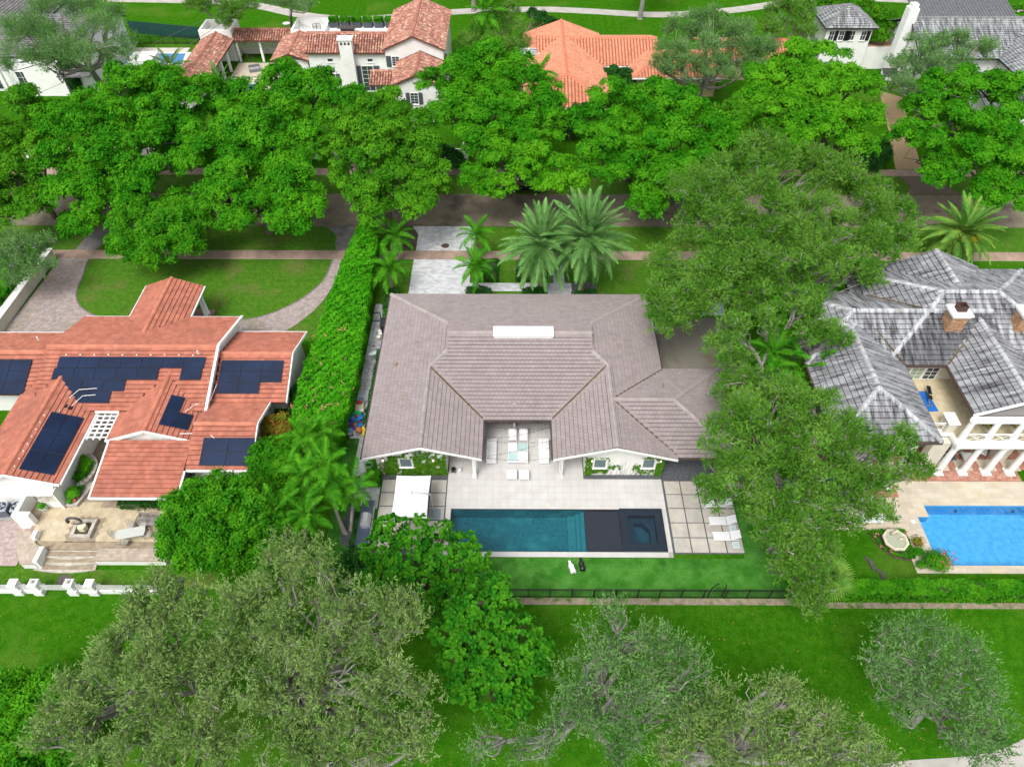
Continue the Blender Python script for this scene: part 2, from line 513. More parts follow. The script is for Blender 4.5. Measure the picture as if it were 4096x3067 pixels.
class Roof:
    def __init__(s, parent, material, w=.33, c=.33, pitch=.31, barrel=False, under=None, capmat=None, cap=.42, capw=.20, limit=300, t=.055, stagger=.5, g=.007):
        s.w, s.c, s.p, s.t, s.stag = w, c, pitch, t, stagger
        s.mb = MB(); s.parent = parent; s.planes = []; s.caps = []; s.blocks = []
        c3 = c * math.hypot(1, pitch)
        s.unit = barrel_unit(w, c3, t) if barrel else tile_unit(w, c3, t, g)
        s.mat, s.under, s.capmat, s.capl, s.capw, s.limit = material, under or material, capmat or material, cap, capw, limit
    def plane(s, polys, o, u, pitch=None, blk=None):
        s.planes.append(([ccw(p) for p in polys], o, u, pitch or s.p, blk))
    def ridge(s, a, b): s.caps.append((Vector(a), Vector(b)))
    def block(s, x0, x1, y0, y1, ze, axis, lo='hip', hi='hip', p=None, caps=True):
        """hip/gable block; lo/hi are its two ends along the ridge axis: hip, gable, or open (buried in another block)"""
        p = p or s.p; b = len(s.blocks)
        if axis == 'x': h = (y1 - y0) / 2; zr = ze + p * h; m = (y0 + y1) / 2; L, H = x0, x1
        else: h = (x1 - x0) / 2; zr = ze + p * h; m = (x0 + x1) / 2; L, H = y0, y1
        a = L + (h if lo == 'hip' else 0); c = H - (h if hi == 'hip' else 0)
        T = (lambda q, r: (q, r)) if axis == 'x' else (lambda q, r: (r, q))
        A, B = (y0, y1) if axis == 'x' else (x0, x1)
        d = (0, 1) if axis == 'x' else (1, 0)
        lowp = [T(L, A), T(H, A), T(c, m), T(a, m)]; hip_ = [T(L, B), T(H, B), T(c, m), T(a, m)]
        s.plane([lowp], (*T(L, A), ze), d, p, b); s.plane([hip_], (*T(L, B), ze), (-d[0], -d[1]), p, b)
        d2 = (1, 0) if axis == 'x' else (0, 1)
        if lo == 'hip': s.plane([[T(L, A), T(a, m), T(L, B)]], (*T(L, A), ze), d2, p, b)
        if hi == 'hip': s.plane([[T(H, A), T(c, m), T(H, B)]], (*T(H, A), ze), (-d2[0], -d2[1]), p, b)
        def zf(x, y):
            if not (x0 <= x <= x1 and y0 <= y <= y1): return -1e9
            q, r = (x, y) if axis == 'x' else (y, x)
            z = min(r - A, B - r)
            if lo == 'hip': z = min(z, q - L)
            if hi == 'hip': z = min(z, H - q)
            return ze + p * z
        s.blocks.append(zf)
        if caps:
            if c - a > .1: s.ridge((*T(a, m), zr), (*T(c, m), zr))
            for e, q, on in ((L, a, lo), (H, c, hi)):
                if on == 'hip':
                    for r in (A, B): s.ridge((*T(e, r), ze), (*T(q, m), zr))
        return zr
    def build(s, name='roof', thick=.16, capname='ridge_tile', tilename='roof_tile'):
        mb = s.mb
        for polys, o, u, p, blk in s.planes:
            for poly in polys:
                n = len(poly)
                zf = lambda q: o[2] + p * ((q[0] - o[0]) * u[0] + (q[1] - o[1]) * u[1])
                vs = [(q[0], q[1], zf(q) - .03) for q in poly] + [(q[0], q[1], zf(q) - .03 - thick) for q in poly]
                mb.add(vs, [tuple(range(n)), tuple(range(2 * n - 1, n - 1, -1))] + [(i, n + i, n + (i + 1) % n, (i + 1) % n) for i in range(n)])
        ro = mb.build(name, s.under, s.parent)
        j = job(ro, tilename, s.unit, s.mat, s.limit, restname='roof_tile_field')
        for polys, o, u, p, blk in s.planes:
            e = (u[1], -u[0]); nr = math.hypot(1, p)
            s3 = Vector((u[0] / nr, u[1] / nr, p / nr)); e3 = Vector((e[0], e[1], 0)); n3 = e3.cross(s3)
            RM = Matrix((e3, s3, n3)).transposed().to_4x4()
            toL = lambda q: ((q[0] - o[0]) * e[0] + (q[1] - o[1]) * e[1], (q[0] - o[0]) * u[0] + (q[1] - o[1]) * u[1])
            toW = lambda q: (o[0] + q[0] * e[0] + q[1] * u[0], o[1] + q[0] * e[1] + q[1] * u[1])
            w, c = s.w, s.c
            lps = [ccw([toL(q) for q in poly]) for poly in polys]; seen = set()
            for lp in lps:
                xs = [q[0] for q in lp]; ys = [q[1] for q in lp]
                for r in range(math.floor(min(ys) / c + 1e-6), math.ceil(max(ys) / c)):
                    off = (r % 2) * w * s.stag
                    for q in range(math.floor((min(xs) - off) / w), math.ceil((max(xs) - off) / w)):
                        x0, y0 = q * w + off, r * c
                        cl = clip_convex([(x0, y0), (x0 + w, y0), (x0 + w, y0 + c), (x0, y0 + c)], lp)
                        if len(cl) < 3 or abs(area2(cl)) < .004: continue
                        W0 = toW((x0, y0)); z0 = o[2] + p * y0
                        cx, cy_ = toW((x0 + w / 2, y0 + c / 2))
                        if blk is not None and any(k != blk and zf(cx, cy_) > z0 + p * c / 2 + .03 for k, zf in enumerate(s.blocks)): continue
                        if abs(area2(cl)) > 1.99 * w * c or (len(lps) > 1 and all(any(inside(l_, *k_, .002) for l_ in lps) for k_ in ((x0, y0), (x0 + w, y0), (x0 + w, y0 + c), (x0, y0 + c)))):
                            if (r, q) not in seen: j['M'].append(Matrix.Translation((W0[0], W0[1], z0)) @ RM)
                            seen.add((r, q))
                        else:
                            n = len(cl); k = len(j['xv'])
                            for dz in (0, -.05):
                                for a in cl:
                                    X = toW(a); j['xv'].append((X[0], X[1], o[2] + p * a[1] + dz + s.t * (1 - (a[1] - y0) / c)))
                            j['xf'].append(tuple(k + i for i in range(n)))
                            for i in range(n): j['xf'].append((k + i, k + n + i, k + n + (i + 1) % n, k + (i + 1) % n))
        if s.caps:
            l = s.capl
            jc = job(ro, capname, cap_unit(l, s.capw), s.capmat, 160, restname='ridge_tile_row')
            for a, b in s.caps:
                d = b - a; L = d.length
                if d.z < 0: a, b = b, a; d = -d
                x = d.normalized(); y = Vector((0, 0, 1)).cross(x).normalized(); z = x.cross(y)
                M = Matrix((x, y, z)).transposed().to_4x4()
                n = max(1, round(L / l))
                for i in range(n):
                    p = a + d * (i / n)
                    mid = a + d * ((i + .5) / n)
                    if any(zf(mid.x, mid.y) > mid.z + .06 for zf in s.blocks): continue
                    j_m = Matrix.Translation(p) @ M
                    jc['M'].append(j_m)
        return ro

def window(parent, c, w, h, ax, out, nx=2, ny=3, frame=None, pane=None, sill=True, label=None):
    """window at c (centre on the wall face); ax = 'x' when the wall runs along x; out = +-1 facing"""
    x, y, z = c
    fr, pn, mu = MB(), MB(), MB()
    def bx(mb, a0, a1, d0, d1, z0, z1):
        d0, d1 = min(d0 * out, d1 * out), max(d0 * out, d1 * out)
        if ax == 'x': mb.box(x + a0, x + a1, y + d0, y + d1, z + z0, z + z1)
        else: mb.box(x + d0, x + d1, y + a0, y + a1, z + z0, z + z1)
    t = .07
    bx(fr, -w / 2 - t, w / 2 + t, .0, .05, h / 2, h / 2 + t); bx(fr, -w / 2 - t, w / 2 + t, .0, .05, -h / 2 - t, -h / 2)
    bx(fr, -w / 2 - t, -w / 2, .0, .05, -h / 2, h / 2); bx(fr, w / 2, w / 2 + t, .0, .05, -h / 2, h / 2)
    bx(pn, -w / 2, w / 2, .004, .018, -h / 2, h / 2)
    fo = fr.build('window_frame', frame or white, parent)
    pn.build('pane', pane or glass, fo)
    if nx * ny > 1:
        for i in range(1, nx): bx(mu, -w / 2 + w * i / nx - .018, -w / 2 + w * i / nx + .018, .02, .035, -h / 2, h / 2)
        for i in range(1, ny): bx(mu, -w / 2, w / 2, .022, .038, -h / 2 + h * i / ny - .016, -h / 2 + h * i / ny + .016)
        mu.build('glazing_bar', frame or white, fo)
    if sill:
        sl = MB(); bx(sl, -w / 2 - .14, w / 2 + .14, 0, .12, -h / 2 - t - .07, -h / 2 - t - .002); sl.build('sill', frame or white, fo)
    return fo
# ================================================================== ground, roads, paths
grass = mat('golf_grass', (.022, .108, .003), (.042, .142, .006), 1.6, 8, lo=.36, hi=.64, rough=1., c3=(.085, .155, .02), i3=.34, s3=.13, bump=.8, bscale=14, spec=.0, grain=.34, gscale=7)
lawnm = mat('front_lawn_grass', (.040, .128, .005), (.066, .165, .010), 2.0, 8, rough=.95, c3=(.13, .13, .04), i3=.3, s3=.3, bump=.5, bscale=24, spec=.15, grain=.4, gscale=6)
turfm = mat('synthetic_turf', (.030, .148, .010), (.068, .215, .030), .9, 8, lo=.40, hi=.60, rough=.9, c3=(.022, .10, .008), i3=.4, s3=.5, bump=.4, bscale=40, spec=.15, grain=.28, gscale=9)
asphalt = mat('asphalt', (.145, .120, .085), (.19, .16, .118), .8, 6, rough=.9, grain=.2, gscale=9, bump=.2, bscale=60, c3=(.05, .043, .035), i3=.4)
concrete = mat('path_concrete', (.42, .40, .36), (.34, .32, .29), .7, 5, rough=.9, bump=.1, bscale=40)
pinkslab = mat('pink_concrete', (.36, .25, .20), (.27, .195, .15), 1.1, 6, rough=.9, island=.10, c3=(.22, .17, .12), i3=.35, s3=.45, bump=.1, bscale=40)
soil = mat('soil', (.055, .042, .03), (.10, .085, .05), 4, rough=.95, bump=.4, bscale=25)
gravelm = mat('dark_gravel', (.06, .065, .075), (.13, .135, .15), 14, 3, lo=.42, hi=.58, rough=.85, bump=.8, bscale=30)

def sheet(name, pts, z, material, kind='structure', label=None, cat=None, d=.10):
    o = MB().prism(ccw(pts), z - d, z).build(name, material)
    return props(o, label, cat, None, kind)
HOLES = [(-4.72, 11.12, 25.47, 29.05), (31.05, 62, 24.5, 29.5), (30.2, 31.05, 25.4, 28.5)]
gx = sorted({-700, 700} | {h[i] for h in HOLES for i in (0, 1)}); gy = sorted({-500, 900} | {h[i] for h in HOLES for i in (2, 3)})
mb = MB()
for i in range(len(gx) - 1):
    for k in range(len(gy) - 1):
        cx, cy2 = (gx[i] + gx[i + 1]) / 2, (gy[k] + gy[k + 1]) / 2
        if any(h[0] < cx < h[1] and h[2] < cy2 < h[3] for h in HOLES): continue
        mb.add([(gx[i], gy[k], 0), (gx[i + 1], gy[k], 0), (gx[i + 1], gy[k + 1], 0), (gx[i], gy[k + 1], 0)], [(0, 1, 2, 3)])
props(mb.build('ground', grass), 'golf course grass and lawn around the houses', None, None, 'structure')

sheet('road', [(-120, 65.1), (120, 65.1), (120, 71.4), (-120, 71.4)], .02, asphalt)
# painted centre dashes seen far left
for i, x in enumerate((-55.6, -49.6)):
    o = MB().box(x, x + 1.5, 68.15, 68.27, .021, .026).build('road_marking', mat('yellow_paint', (.55, .36, .05), rough=.8))
    o['kind'] = 'structure'
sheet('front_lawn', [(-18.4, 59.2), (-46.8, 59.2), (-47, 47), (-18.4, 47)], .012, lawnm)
sheet('front_lawn', [(-4.4, 50.6), (22.5, 50.6), (22.5, 59.2), (-4.4, 59.2)], .008, lawnm)  # olive grass laid here to put the lawn's shade into its colour
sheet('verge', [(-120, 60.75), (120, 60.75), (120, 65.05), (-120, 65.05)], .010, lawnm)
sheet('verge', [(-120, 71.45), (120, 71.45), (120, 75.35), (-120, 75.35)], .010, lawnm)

def walk(y0, y1, name):
    base = sheet(name, [(-110, y0), (110, y0), (110, y1), (-110, y1)], .028, concrete)
    j = job(base, 'paving_slab', flat_unit(1.58, y1 - y0 - .02, .03, .008), pinkslab, 90)
    n = int(220 / 1.6)
    for i in range(n):
        j['M'].append(Matrix.Translation((-109.2 + i * 1.6 + .3, (y0 + y1) / 2, .02)))
    return base
walk(59.25, 60.7, 'sidewalk_south')
walk(75.4, 76.85, 'sidewalk_north')

# golf cart path: a gentle S behind the far houses
pth = [(-70, 131), (-48, 129.5), (-36, 124.5), (-28, 122.6), (-20, 123.4), (-8, 126.0), (4, 126.8), (12, 126.1), (24, 124.6), (36, 126.5), (50, 131), (64, 131.5), (85, 127), (110, 122)]
def ribbon(pts, w, n=6):
    P = [Vector((*p, 0)) for p in pts]; out = []
    for i in range(len(P) - 1):
        p0, p1, p2, p3 = P[max(i - 1, 0)], P[i], P[i + 1], P[min(i + 2, len(P) - 1)]
        for k in range(n):
            t = k / n
            out.append(.5 * ((2 * p1) + (p2 - p0) * t + (2 * p0 - 5 * p1 + 4 * p2 - p3) * t * t + (3 * p1 - p0 - 3 * p2 + p3) * t ** 3))
    out.append(P[-1])
    L, Rr = [], []
    for i, p in enumerate(out):
        d = (out[min(i + 1, len(out) - 1)] - out[max(i - 1, 0)]).normalized(); nn = Vector((-d.y, d.x, 0)) * w / 2
        L.append(p + nn); Rr.append(p - nn)
    return L, Rr
def ribbon_obj(name, pts, w, z, material, n=6):
    L, Rr = ribbon(pts, w, n)
    mb = MB(); k = len(L)
    vs = [(p.x, p.y, z) for p in L] + [(p.x, p.y, z) for p in Rr] + [(p.x, p.y, z - .06) for p in L] + [(p.x, p.y, z - .06) for p in Rr]
    fs = []
    for i in range(k - 1):
        fs += [(k + i, k + i + 1, i + 1, i), (2 * k + i, i, i + 1, 2 * k + i + 1), (k + i, 3 * k + i, 3 * k + i + 1, k + i + 1)]
    return props(mb.add(vs, fs).build(name, material), kind='structure')
ribbon_obj('golf_path', pth, 2.3, .03, concrete)
ribbon_obj('golf_path', [(6, 2), (14, 8.5), (22, 10.2), (30, 11.2), (38, 15.5), (48, 22)], 3.0, .03, concrete)

# ------------------------------------------------ front drive of the middle house: pale marble pavers
marble = mat('white_marble', (.52, .53, .545), (.44, .455, .47), 2.2, 5, rough=.6, island=.17, c3=(.58, .55, .48), i3=.25, s3=1.2, bump=.08)
sand = mat('joint_sand', (.34, .33, .31), rough=.95)
drive = sheet('driveway', [(-10.48, 53.2), (-4.5, 53.2), (-4.5, 59.2), (-10.48, 59.2)], .024, sand)
j = job(drive, 'paver', flat_unit(.45, .21, .03, .006), marble, 300)
pave(j, [[(-10.48, 53.2), (-4.5, 53.2), (-4.5, 59.2), (-10.48, 59.2)]], .46, .22, .016, .03, rng=random.Random(5), jitter=.003)
drive2 = sheet('drive_apron', [(-10.4, 60.72), (-4.4, 60.72), (-4.15, 65.05), (-11.15, 65.05), (-10.4, 63.6)], .024, sand)
j = job(drive2, 'paver', flat_unit(.45, .21, .03, .006), marble, 300)
pave(j, [[(-10.4, 60.72), (-4.4, 60.72), (-4.15, 65.05), (-10.4, 65.05)], [(-10.4, 65.05), (-11.15, 65.05), (-10.4, 63.6)]], .46, .22, .016, .03, rng=random.Random(6), jitter=.003)
o = MB().lathe([(.42, 0), (.42, .012), (.36, .016), (.30, .01), (.05, .014)], (-7.35, 61.55, .047), 20).build('manhole_cover', mat('rusty_iron', (.06, .035, .03), (.10, .06, .05), 8, rough=.8))
props(o, 'round rusty manhole cover in the pale marble drive', 'manhole cover')
wk = sheet('garden_walk', [(-4.48, 54.2), (5.7, 54.2), (5.7, 55.45), (-4.48, 55.45)], .022, sand)
j = job(wk, 'paver', flat_unit(.45, .21, .03, .006), marble, 200)
pave(j, [[(-4.48, 54.2), (5.7, 54.2), (5.7, 55.45), (-4.48, 55.45)], [(3.3, 51.8), (5.6, 51.8), (5.6, 54.2), (3.3, 54.2)], [(3.9, 55.45), (5.05, 55.45), (5.05, 59.2), (3.9, 59.2)]], .46, .22, .015, .03, jitter=.003)
sheet('garden_walk', [(3.3, 51.8), (5.6, 51.8), (5.6, 54.19), (3.3, 54.19)], .020, sand)
sheet('garden_walk', [(3.9, 55.46), (5.05, 55.46), (5.05, 59.2), (3.9, 59.2)], .020, sand)
sheet('gravel_bed', [(5.75, 52.4), (8.1, 52.4), (8.1, 55.65), (5.75, 55.65)], .02, gravelm)
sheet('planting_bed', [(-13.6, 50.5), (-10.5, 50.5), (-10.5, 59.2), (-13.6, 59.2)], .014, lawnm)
sheet('mulch_bed', [(-13.4, 61.0), (-10.5, 61.0), (-10.4, 63.5), (-11.2, 65.0), (-13.4, 65.0)], .018, soil)
# side path between hedge and house
sp = sheet('side_path', [(-13.45, 35.7), (-12.3, 35.7), (-12.2, 52.2), (-13.5, 52.2)], .022, sand)
j = job(sp, 'paver', flat_unit(.40, .40, .03, .006), marble, 120)
pave(j, [[(-13.45, 35.7), (-12.3, 35.7), (-12.2, 52.2), (-13.5, 52.2)], [(-12.62, 30.0), (-11.6, 30.0), (-11.6, 35.7), (-12.62, 35.7)], [(-11.6, 29.0), (-10.3, 29.0), (-10.3, 31.0), (-11.6, 31.0)]], .41, .41, .015, .03, jitter=.003)
sheet('side_path', [(-12.62, 30.0), (-11.6, 30.0), (-11.6, 35.69), (-12.62, 35.69)], .020, sand)
# back garden turf
sheet('backyard_turf', [(-13.7, 22.1), (19.0, 22.1), (19.0, 25.0), (-13.7, 25.0)], .012, turfm)
sheet('backyard_turf', [(-13.7, 25.01), (-10.25, 25.01), (-10.25, 35.6), (-13.7, 35.6)], .012, turfm)
sheet('backyard_turf', [(16.55, 25.01), (19.0, 25.01), (19.0, 34), (16.55, 34)], .012, turfm)
sheet('gravel_bed', [(-10.3, 31.62), (-5.15, 31.62), (-5.15, 32.2), (-10.3, 32.2)], .022, gravelm)
sheet('gravel_bed', [(5.45, 31.8), (11.6, 31.8), (11.6, 32.2), (5.45, 32.2)], .022, gravelm)
sheet('gravel_bed', [(11.55, 31.62), (16.8, 31.62), (16.8, 33.6), (11.55, 33.6)], .022, gravelm)
sheet('gravel_bed', [(-12.4, 29.2), (-11.8, 29.2), (-11.75, 26.2), (-11.9, 25.7), (-12.5, 26.0), (-12.75, 26.9), (-12.7, 28.1)], .02, gravelm)
sheet('gravel_bed', [rg(9, *p).to_2d() for p in ((540, 1460), (590, 1450), (610, 1520), (570, 1570), (520, 1550))], .02, gravelm)
sheet('gravel_bed', [rg(15, *p).to_2d() for p in ((0, -130), (60, -100), (110, -20), (70, 0), (0, -30))], .02, gravelm)

# ------------------------------------------------ concrete pavers in dark gravel beside the deck
padm = mat('concrete_pad', (.47, .445, .40), (.40, .375, .33), 1.4, 6, rough=.9, island=.05, c3=(.36, .32, .25), i3=.3, s3=.9, bump=.1)
gr = sheet('paver_terrace', [(11.5, 25.35), (16.55, 25.35), (16.55, 31.6), (11.5, 31.6)], .018, gravelm)
j = job(gr, 'concrete_paver', flat_unit(1.18, 1.17, .05, .012), padm)
for ix in range(4):
    for iy in range(5):
        j['M'].append(Matrix.Translation((11.65 + .59 + ix * 1.265, 25.45 + .585 + iy * 1.245, .006)))
gr = sheet('paver_terrace', [(-10.22, 25.2), (-5.15, 25.2), (-5.15, 31.6), (-10.22, 31.6)], .018, gravelm)
j = job(gr, 'concrete_paver', flat_unit(1.18, 1.13, .05, .012), padm)
for ix in range(4):
    for iy in range(5):
        j['M'].append(Matrix.Translation((-10.18 + .59 + ix * 1.262, 25.65 + .565 + iy * 1.215, .006)))

# ------------------------------------------------ pool deck
deckm = mat('porcelain_tile', (.54, .53, .51), (.505, .49, .47), 1.1, 5, rough=.55, island=.025, c3=(.45, .41, .34), i3=.18, s3=.7)
grout = mat('grout', (.34, .33, .31), rough=.9)
dk = MB()
for a in ((-5.13, 11.48, 29.05, 31.78), (-5.13, 5.43, 31.78, 39.0), (-5.13, 11.48, 25.05, 25.47), (-5.13, -4.72, 25.47, 29.05), (11.12, 11.48, 25.47, 29.05)):
    dk.box(a[0], a[1], a[2], a[3], -.1, .03)
deck = props(dk.build('pool_deck', grout), kind='structure')
j = job(deck, 'deck_tile', flat_unit(.586, .586, .02, .004), deckm)
pave(j, [[(-5.13, 29.06), (11.48, 29.06), (11.48, 31.78), (-5.13, 31.78)], [(-5.13, 31.79), (5.43, 31.79), (5.43, 39), (-5.13, 39)]], .6, .6, .014, .02, .014, stagger=0, origin=(-.4, 29.3))
jc = job(deck, 'coping_slab', flat_unit(.594, .40, .02, .004), deckm)
for i in range(27): jc['M'].append(Matrix.Translation((-4.78 + .6 * i, 25.255, .014)))
jc2 = job(deck, 'coping_slab', flat_unit(.35, .594, .02, .004), deckm)
for i in range(6):
    for x in (-4.93, 11.305): jc2['M'].append(Matrix.Translation((x, 25.78 + .597 * i, .014)))

# ------------------------------------------------ swimming pool with spa
pebble = mat('teal_pebble_plaster', (.008, .095, .13), (.022, .175, .215), 5, 6, lo=.34, hi=.66, rough=.8, c3=(.04, .22, .25), i3=.4, s3=.7)
darktile = mat('dark_pool_tile', (.030, .032, .046), (.022, .025, .036), 3, rough=.4, spec=.5)
pool = thing('swimming_pool', 'long teal swimming pool with dark shelf and raised spa', 'swimming pool', (3.2, 27.26, 0))
b = MB()
b.box(-4.72, 5.3, 25.47, 29.05, -1.35, -1.2)                                     # floor
b.box(-4.74, -4.70, 25.47, 29.05, -1.6, .012)
b.box(-4.70, 5.3, 25.45, 25.49, -1.6, .012)
b.build('basin', pebble, pool)
MB().box(-4.70, 5.3, 29.03, 29.07, -1.6, -.03).build('basin_wall', pebble, pool)
MB().box(-4.70, 7.93, 29.02, 29.08, -.028, .024).build('tile_band', mat('maroon_tile', (.05, .02, .035), rough=.4), pool)
for x0, x1, zz in ((4.05, 4.67, -.95), (4.67, 4.98, -.62), (4.98, 5.3, -.36)):
    MB().box(x0, x1 - .004, 25.49, 29.03, -1.6, zz).build('pool_step', mat('pool_step_plaster', (.022, .16, .20), (.035, .205, .245), 6, rough=.8), pool)
MB().box(5.3, 7.93, 25.49, 29.05, -1.6, -.16).build('sun_shelf', darktile, pool)
w1 = watermat('pool_water', (.80, .94, .95), 3.2, .18)
MB().box(-4.70, 5.3, 25.49, 29.03, -.075, -.07).build('water', w1, pool)
MB().box(5.3, 7.93, 25.49, 29.03, -.075, -.069).build('water', watermat('shelf_water', (.9, .93, .95), 2.2, .35), pool)
spa = MB()
for a in ((7.93, 11.12, 25.47, 26.05), (7.93, 11.12, 28.45, 29.05), (7.93, 8.5, 26.05, 28.45), (10.5, 11.12, 26.05, 28.45)): spa.box(*a, -1.0, .16)
spa.box(8.5, 10.5, 26.05, 28.45, -1.1, -.95)
so = spa.build('spa', darktile, pool)
sb = MB()
for a in ((8.5, 10.5, 26.05, 26.45), (8.5, 10.5, 28.1, 28.45), (8.5, 8.95, 26.45, 28.1), (10.1, 10.5, 26.45, 28.1)): sb.box(*a, -.9, -.32)
sb.prism([(9.6, 28.1), (10.1, 28.1), (10.1, 27.5)], -.9, -.33)
sb.build('spa_bench', mat('spa_bench_tile', (.018, .04, .065), (.025, .05, .075), 4, rough=.5), so)
MB().box(8.95, 10.1, 26.45, 28.1, -.945, -.93).build('spa_floor', mat('spa_floor_plaster', (.012, .06, .09), (.02, .095, .125), 5, 6, rough=.8), so)
MB().box(7.95, 11.10, 25.49, 29.03, .165, .172).build('spa_water', watermat('spa_water', (.82, .9, .93), 2.0, .10), so)
props(MB().lathe([(.15, 0), (.15, .012), (.12, .016), (.03, .016)], (2.55, 29.4, .034), 16).build('skimmer_lid', mat('beige_plastic', (.62, .56, .42), rough=.5)), 'round beige skimmer lid in the deck by the pool', 'skimmer lid')

# ================================================================== the middle house
grt = mat('taupe_roof_tile', (.285, .243, .238), (.252, .214, .209), 1.6, 5, rough=.8, island=.06, c3=(.30, .255, .245), i3=.2, s3=.3, bump=.1, bscale=40)
grcap = mat('taupe_ridge_tile', (.325, .285, .275), (.29, .25, .24), 2, rough=.8, island=.08)
grun = mat('taupe_underlay', (.07, .057, .053), rough=.9)
house = thing('house', 'white single-storey house with taupe tiled U-shaped roof behind the long pool', 'house', (0, 42, 0))
XL, XR, Y0, Y1, YS, ZE, P = -11.4, 12.3, 31.6, 50.35, 35.35, 2.9, .311
rf = Roof(house, grt, .34, .335, P, under=grun, capmat=grcap, t=.048)
hw, he = -5.55, 6.45                       # where the hips stop at the gablets
zg = ZE + P * 5.85; zr = ZE + P * 7.5; ym = (Y1 + YS) / 2
yn, ysg = Y1 - 5.85, YS + 5.85
rf.plane([[(XL, Y1), (hw, yn), (he, yn), (XR, Y1)], [(hw, yn), (hw, ym), (he, ym), (he, yn)]], (XL, Y1, ZE), (0, -1))
wr, zw = -6.9, ZE + P * 4.5
er = 7.63
rf.plane([[(hw, ym), (he, ym), (he, ysg), (hw, ysg)], [(hw, ysg), (wr, YS + 4.5), (-2.4, YS), (2.95, YS), (er, YS + 4.66), (he, ysg)]], (XL, YS, ZE), (0, 1))
rf.plane([[(XL, Y1), (XL, YS + 4.5), (wr, YS + 4.5), (hw, ysg), (hw, yn)], [(XL, YS + 4.5), (XL, Y0), (wr, Y0), (wr, YS + 4.5)]], (XL, Y0, ZE), (1, 0))
rf.plane([[(-2.4, Y0), (-2.4, YS), (wr, YS + 4.5), (wr, Y0)]], (-2.4, Y0, ZE), (-1, 0))
rf.plane([[(XR, Y1), (XR, 40.9), (11.41, 40.01), (er, 40.01), (he, ysg), (he, yn)], [(er, 40.01), (er, 36.3), (11.41, 40.01)], [(XR, 31.75), (XR, Y0), (er, Y0), (er, 36.3)]], (XR, Y0, ZE), (-1, 0))
rf.plane([[(2.95, Y0), (2.95, YS), (er, YS + 4.66), (er, Y0)]], (2.95, Y0, ZE), (1, 0))
# east wing, hipped
ex, e0, e1 = 17.0, 31.75, 40.9
em = (e0 + e1) / 2; ez = ZE + P * (e1 - e0) / 2
rf.plane([[(er + .05, em), (12.45, em), (ex, e0), (XR, e0)]], (XL, e0, ZE), (0, 1))
rf.plane([[(er + .05, em), (12.45, em), (ex, e1), (XR, e1)]], (XL, e1, ZE), (0, -1))
rf.plane([[(ex, e0), (12.45, em), (ex, e1)]], (ex, e0, ZE), (-1, 0))
for a, c in (((XL, Y1, ZE), (hw, yn, zg)), ((XR, Y1, ZE), (he, yn, zg)), ((hw, ym, zr), (-1.75, ym, zr)), ((3.28, ym, zr), (he, ym, zr)), ((hw, ysg, zg), (wr, YS + 4.5, zw)),
             ((wr, Y0, zw), (wr, YS + 4.5, zw)), ((he, ysg, zg), (er, YS + 4.66, zw + .05)), ((er, Y0, zw + .05), (er, YS + 4.66, zw + .05)), ((er + .1, em, ez), (12.45, em, ez)),
             ((12.45, em, ez), (ex, e0, ZE)), ((12.45, em, ez), (ex, e1, ZE))): rf.ridge(a, c)
roof_main = rf.build()
for x, q in ((hw, 1), (he, -1)):
    MB().prism_x([(yn, zg - .02), (ym, zr - .02), (ysg, zg - .02)], *sorted((x + .02 * q, x + .10 * q))).build('gablet_wall', grt, house)
MB().box(-1.68, 3.2, 42.3, 43.3, 4.9, 5.34).build('skylight_curb', white, house)
sk = MB().prism_x([(42.2, 5.342), (43.4, 5.342), (43.4, 5.40), (42.55, 5.52), (42.2, 5.40)], -1.74, 3.26).build('skylight', mat('bright_white', (.86, .86, .86), rough=.4), house)
# leaf litter along the valleys
litm = mat('leaf_litter', (.16, .11, .05), (.05, .04, .03), 9, rough=.95)
for a, c in (((-2.45, 35.45, 2.96), (-6.8, 39.75, 4.33)), ((3.0, 35.45, 2.96), (7.5, 39.9, 4.36)), ((12.25, 32.0, 2.98), (7.8, 36.2, 4.3)), ((12.35, 40.8, 2.95), (7.8, 36.5, 4.3))):
    MB().beam(a, c, .13, .05).build('valley_flashing', litm, house)
# gutters and fascia
for a in ((XL - .14, XL, Y0, Y1), (XR, XR + .14, 41, Y1), (ex, ex + .12, e0, e1)): MB().box(*a, ZE - .16, ZE - .03).build('gutter', gutterm, house)
for a in ((-2.4, 2.95, YS - .16, YS), (XR + .1, ex, e0 - .14, e0)): MB().box(*a, ZE - .18, ZE - .02).build('gutter', gutterm, house)
for a in ((-2.4, -2.27, Y0, YS - .17), (2.82, 2.95, Y0, YS - .17)): MB().box(*a, ZE - .18, ZE - .02).build('gutter', gutterm, house)
for x0, x1, xm in ((XL, -2.4, wr), (2.95, XR, er)):
    MB().prism_y([(x0, ZE - .24), (x0, ZE - .03), (xm, zw - .03), (x1, ZE - .03), (x1, ZE - .24), (xm, zw - .26)], Y0 - .07, Y0 - .005).build('barge_board', white, house)
# walls
hw_ = MB()
hw_.prism_y([(-10.55, 0), (-5.2, 0), (-5.2, 3.35), (wr, 4.05), (-10.55, 2.95)], 32.2, 36.0)
hw_.build('wall', stucco, house)
MB().box(-10.54, -5.2, 36.01, 49.6, 0, 2.8).build('wall', stucco, house)
MB().box(-5.19, 5.49, 39.0, 49.58, 0, 2.79).build('wall', stucco, house)
MB().prism_y([(5.5, 0), (11.5, 0), (11.5, 2.95), (er, 4.05), (5.5, 3.35)], 32.2, 36.0).build('wall', stucco, house)
MB().box(5.5, 11.49, 36.01, 49.6, 0, 2.8).build('wall', stucco, house)
MB().box(11.51, 16.3, 33.6, 40.1, 0, 2.8).build('wall', stucco, house)
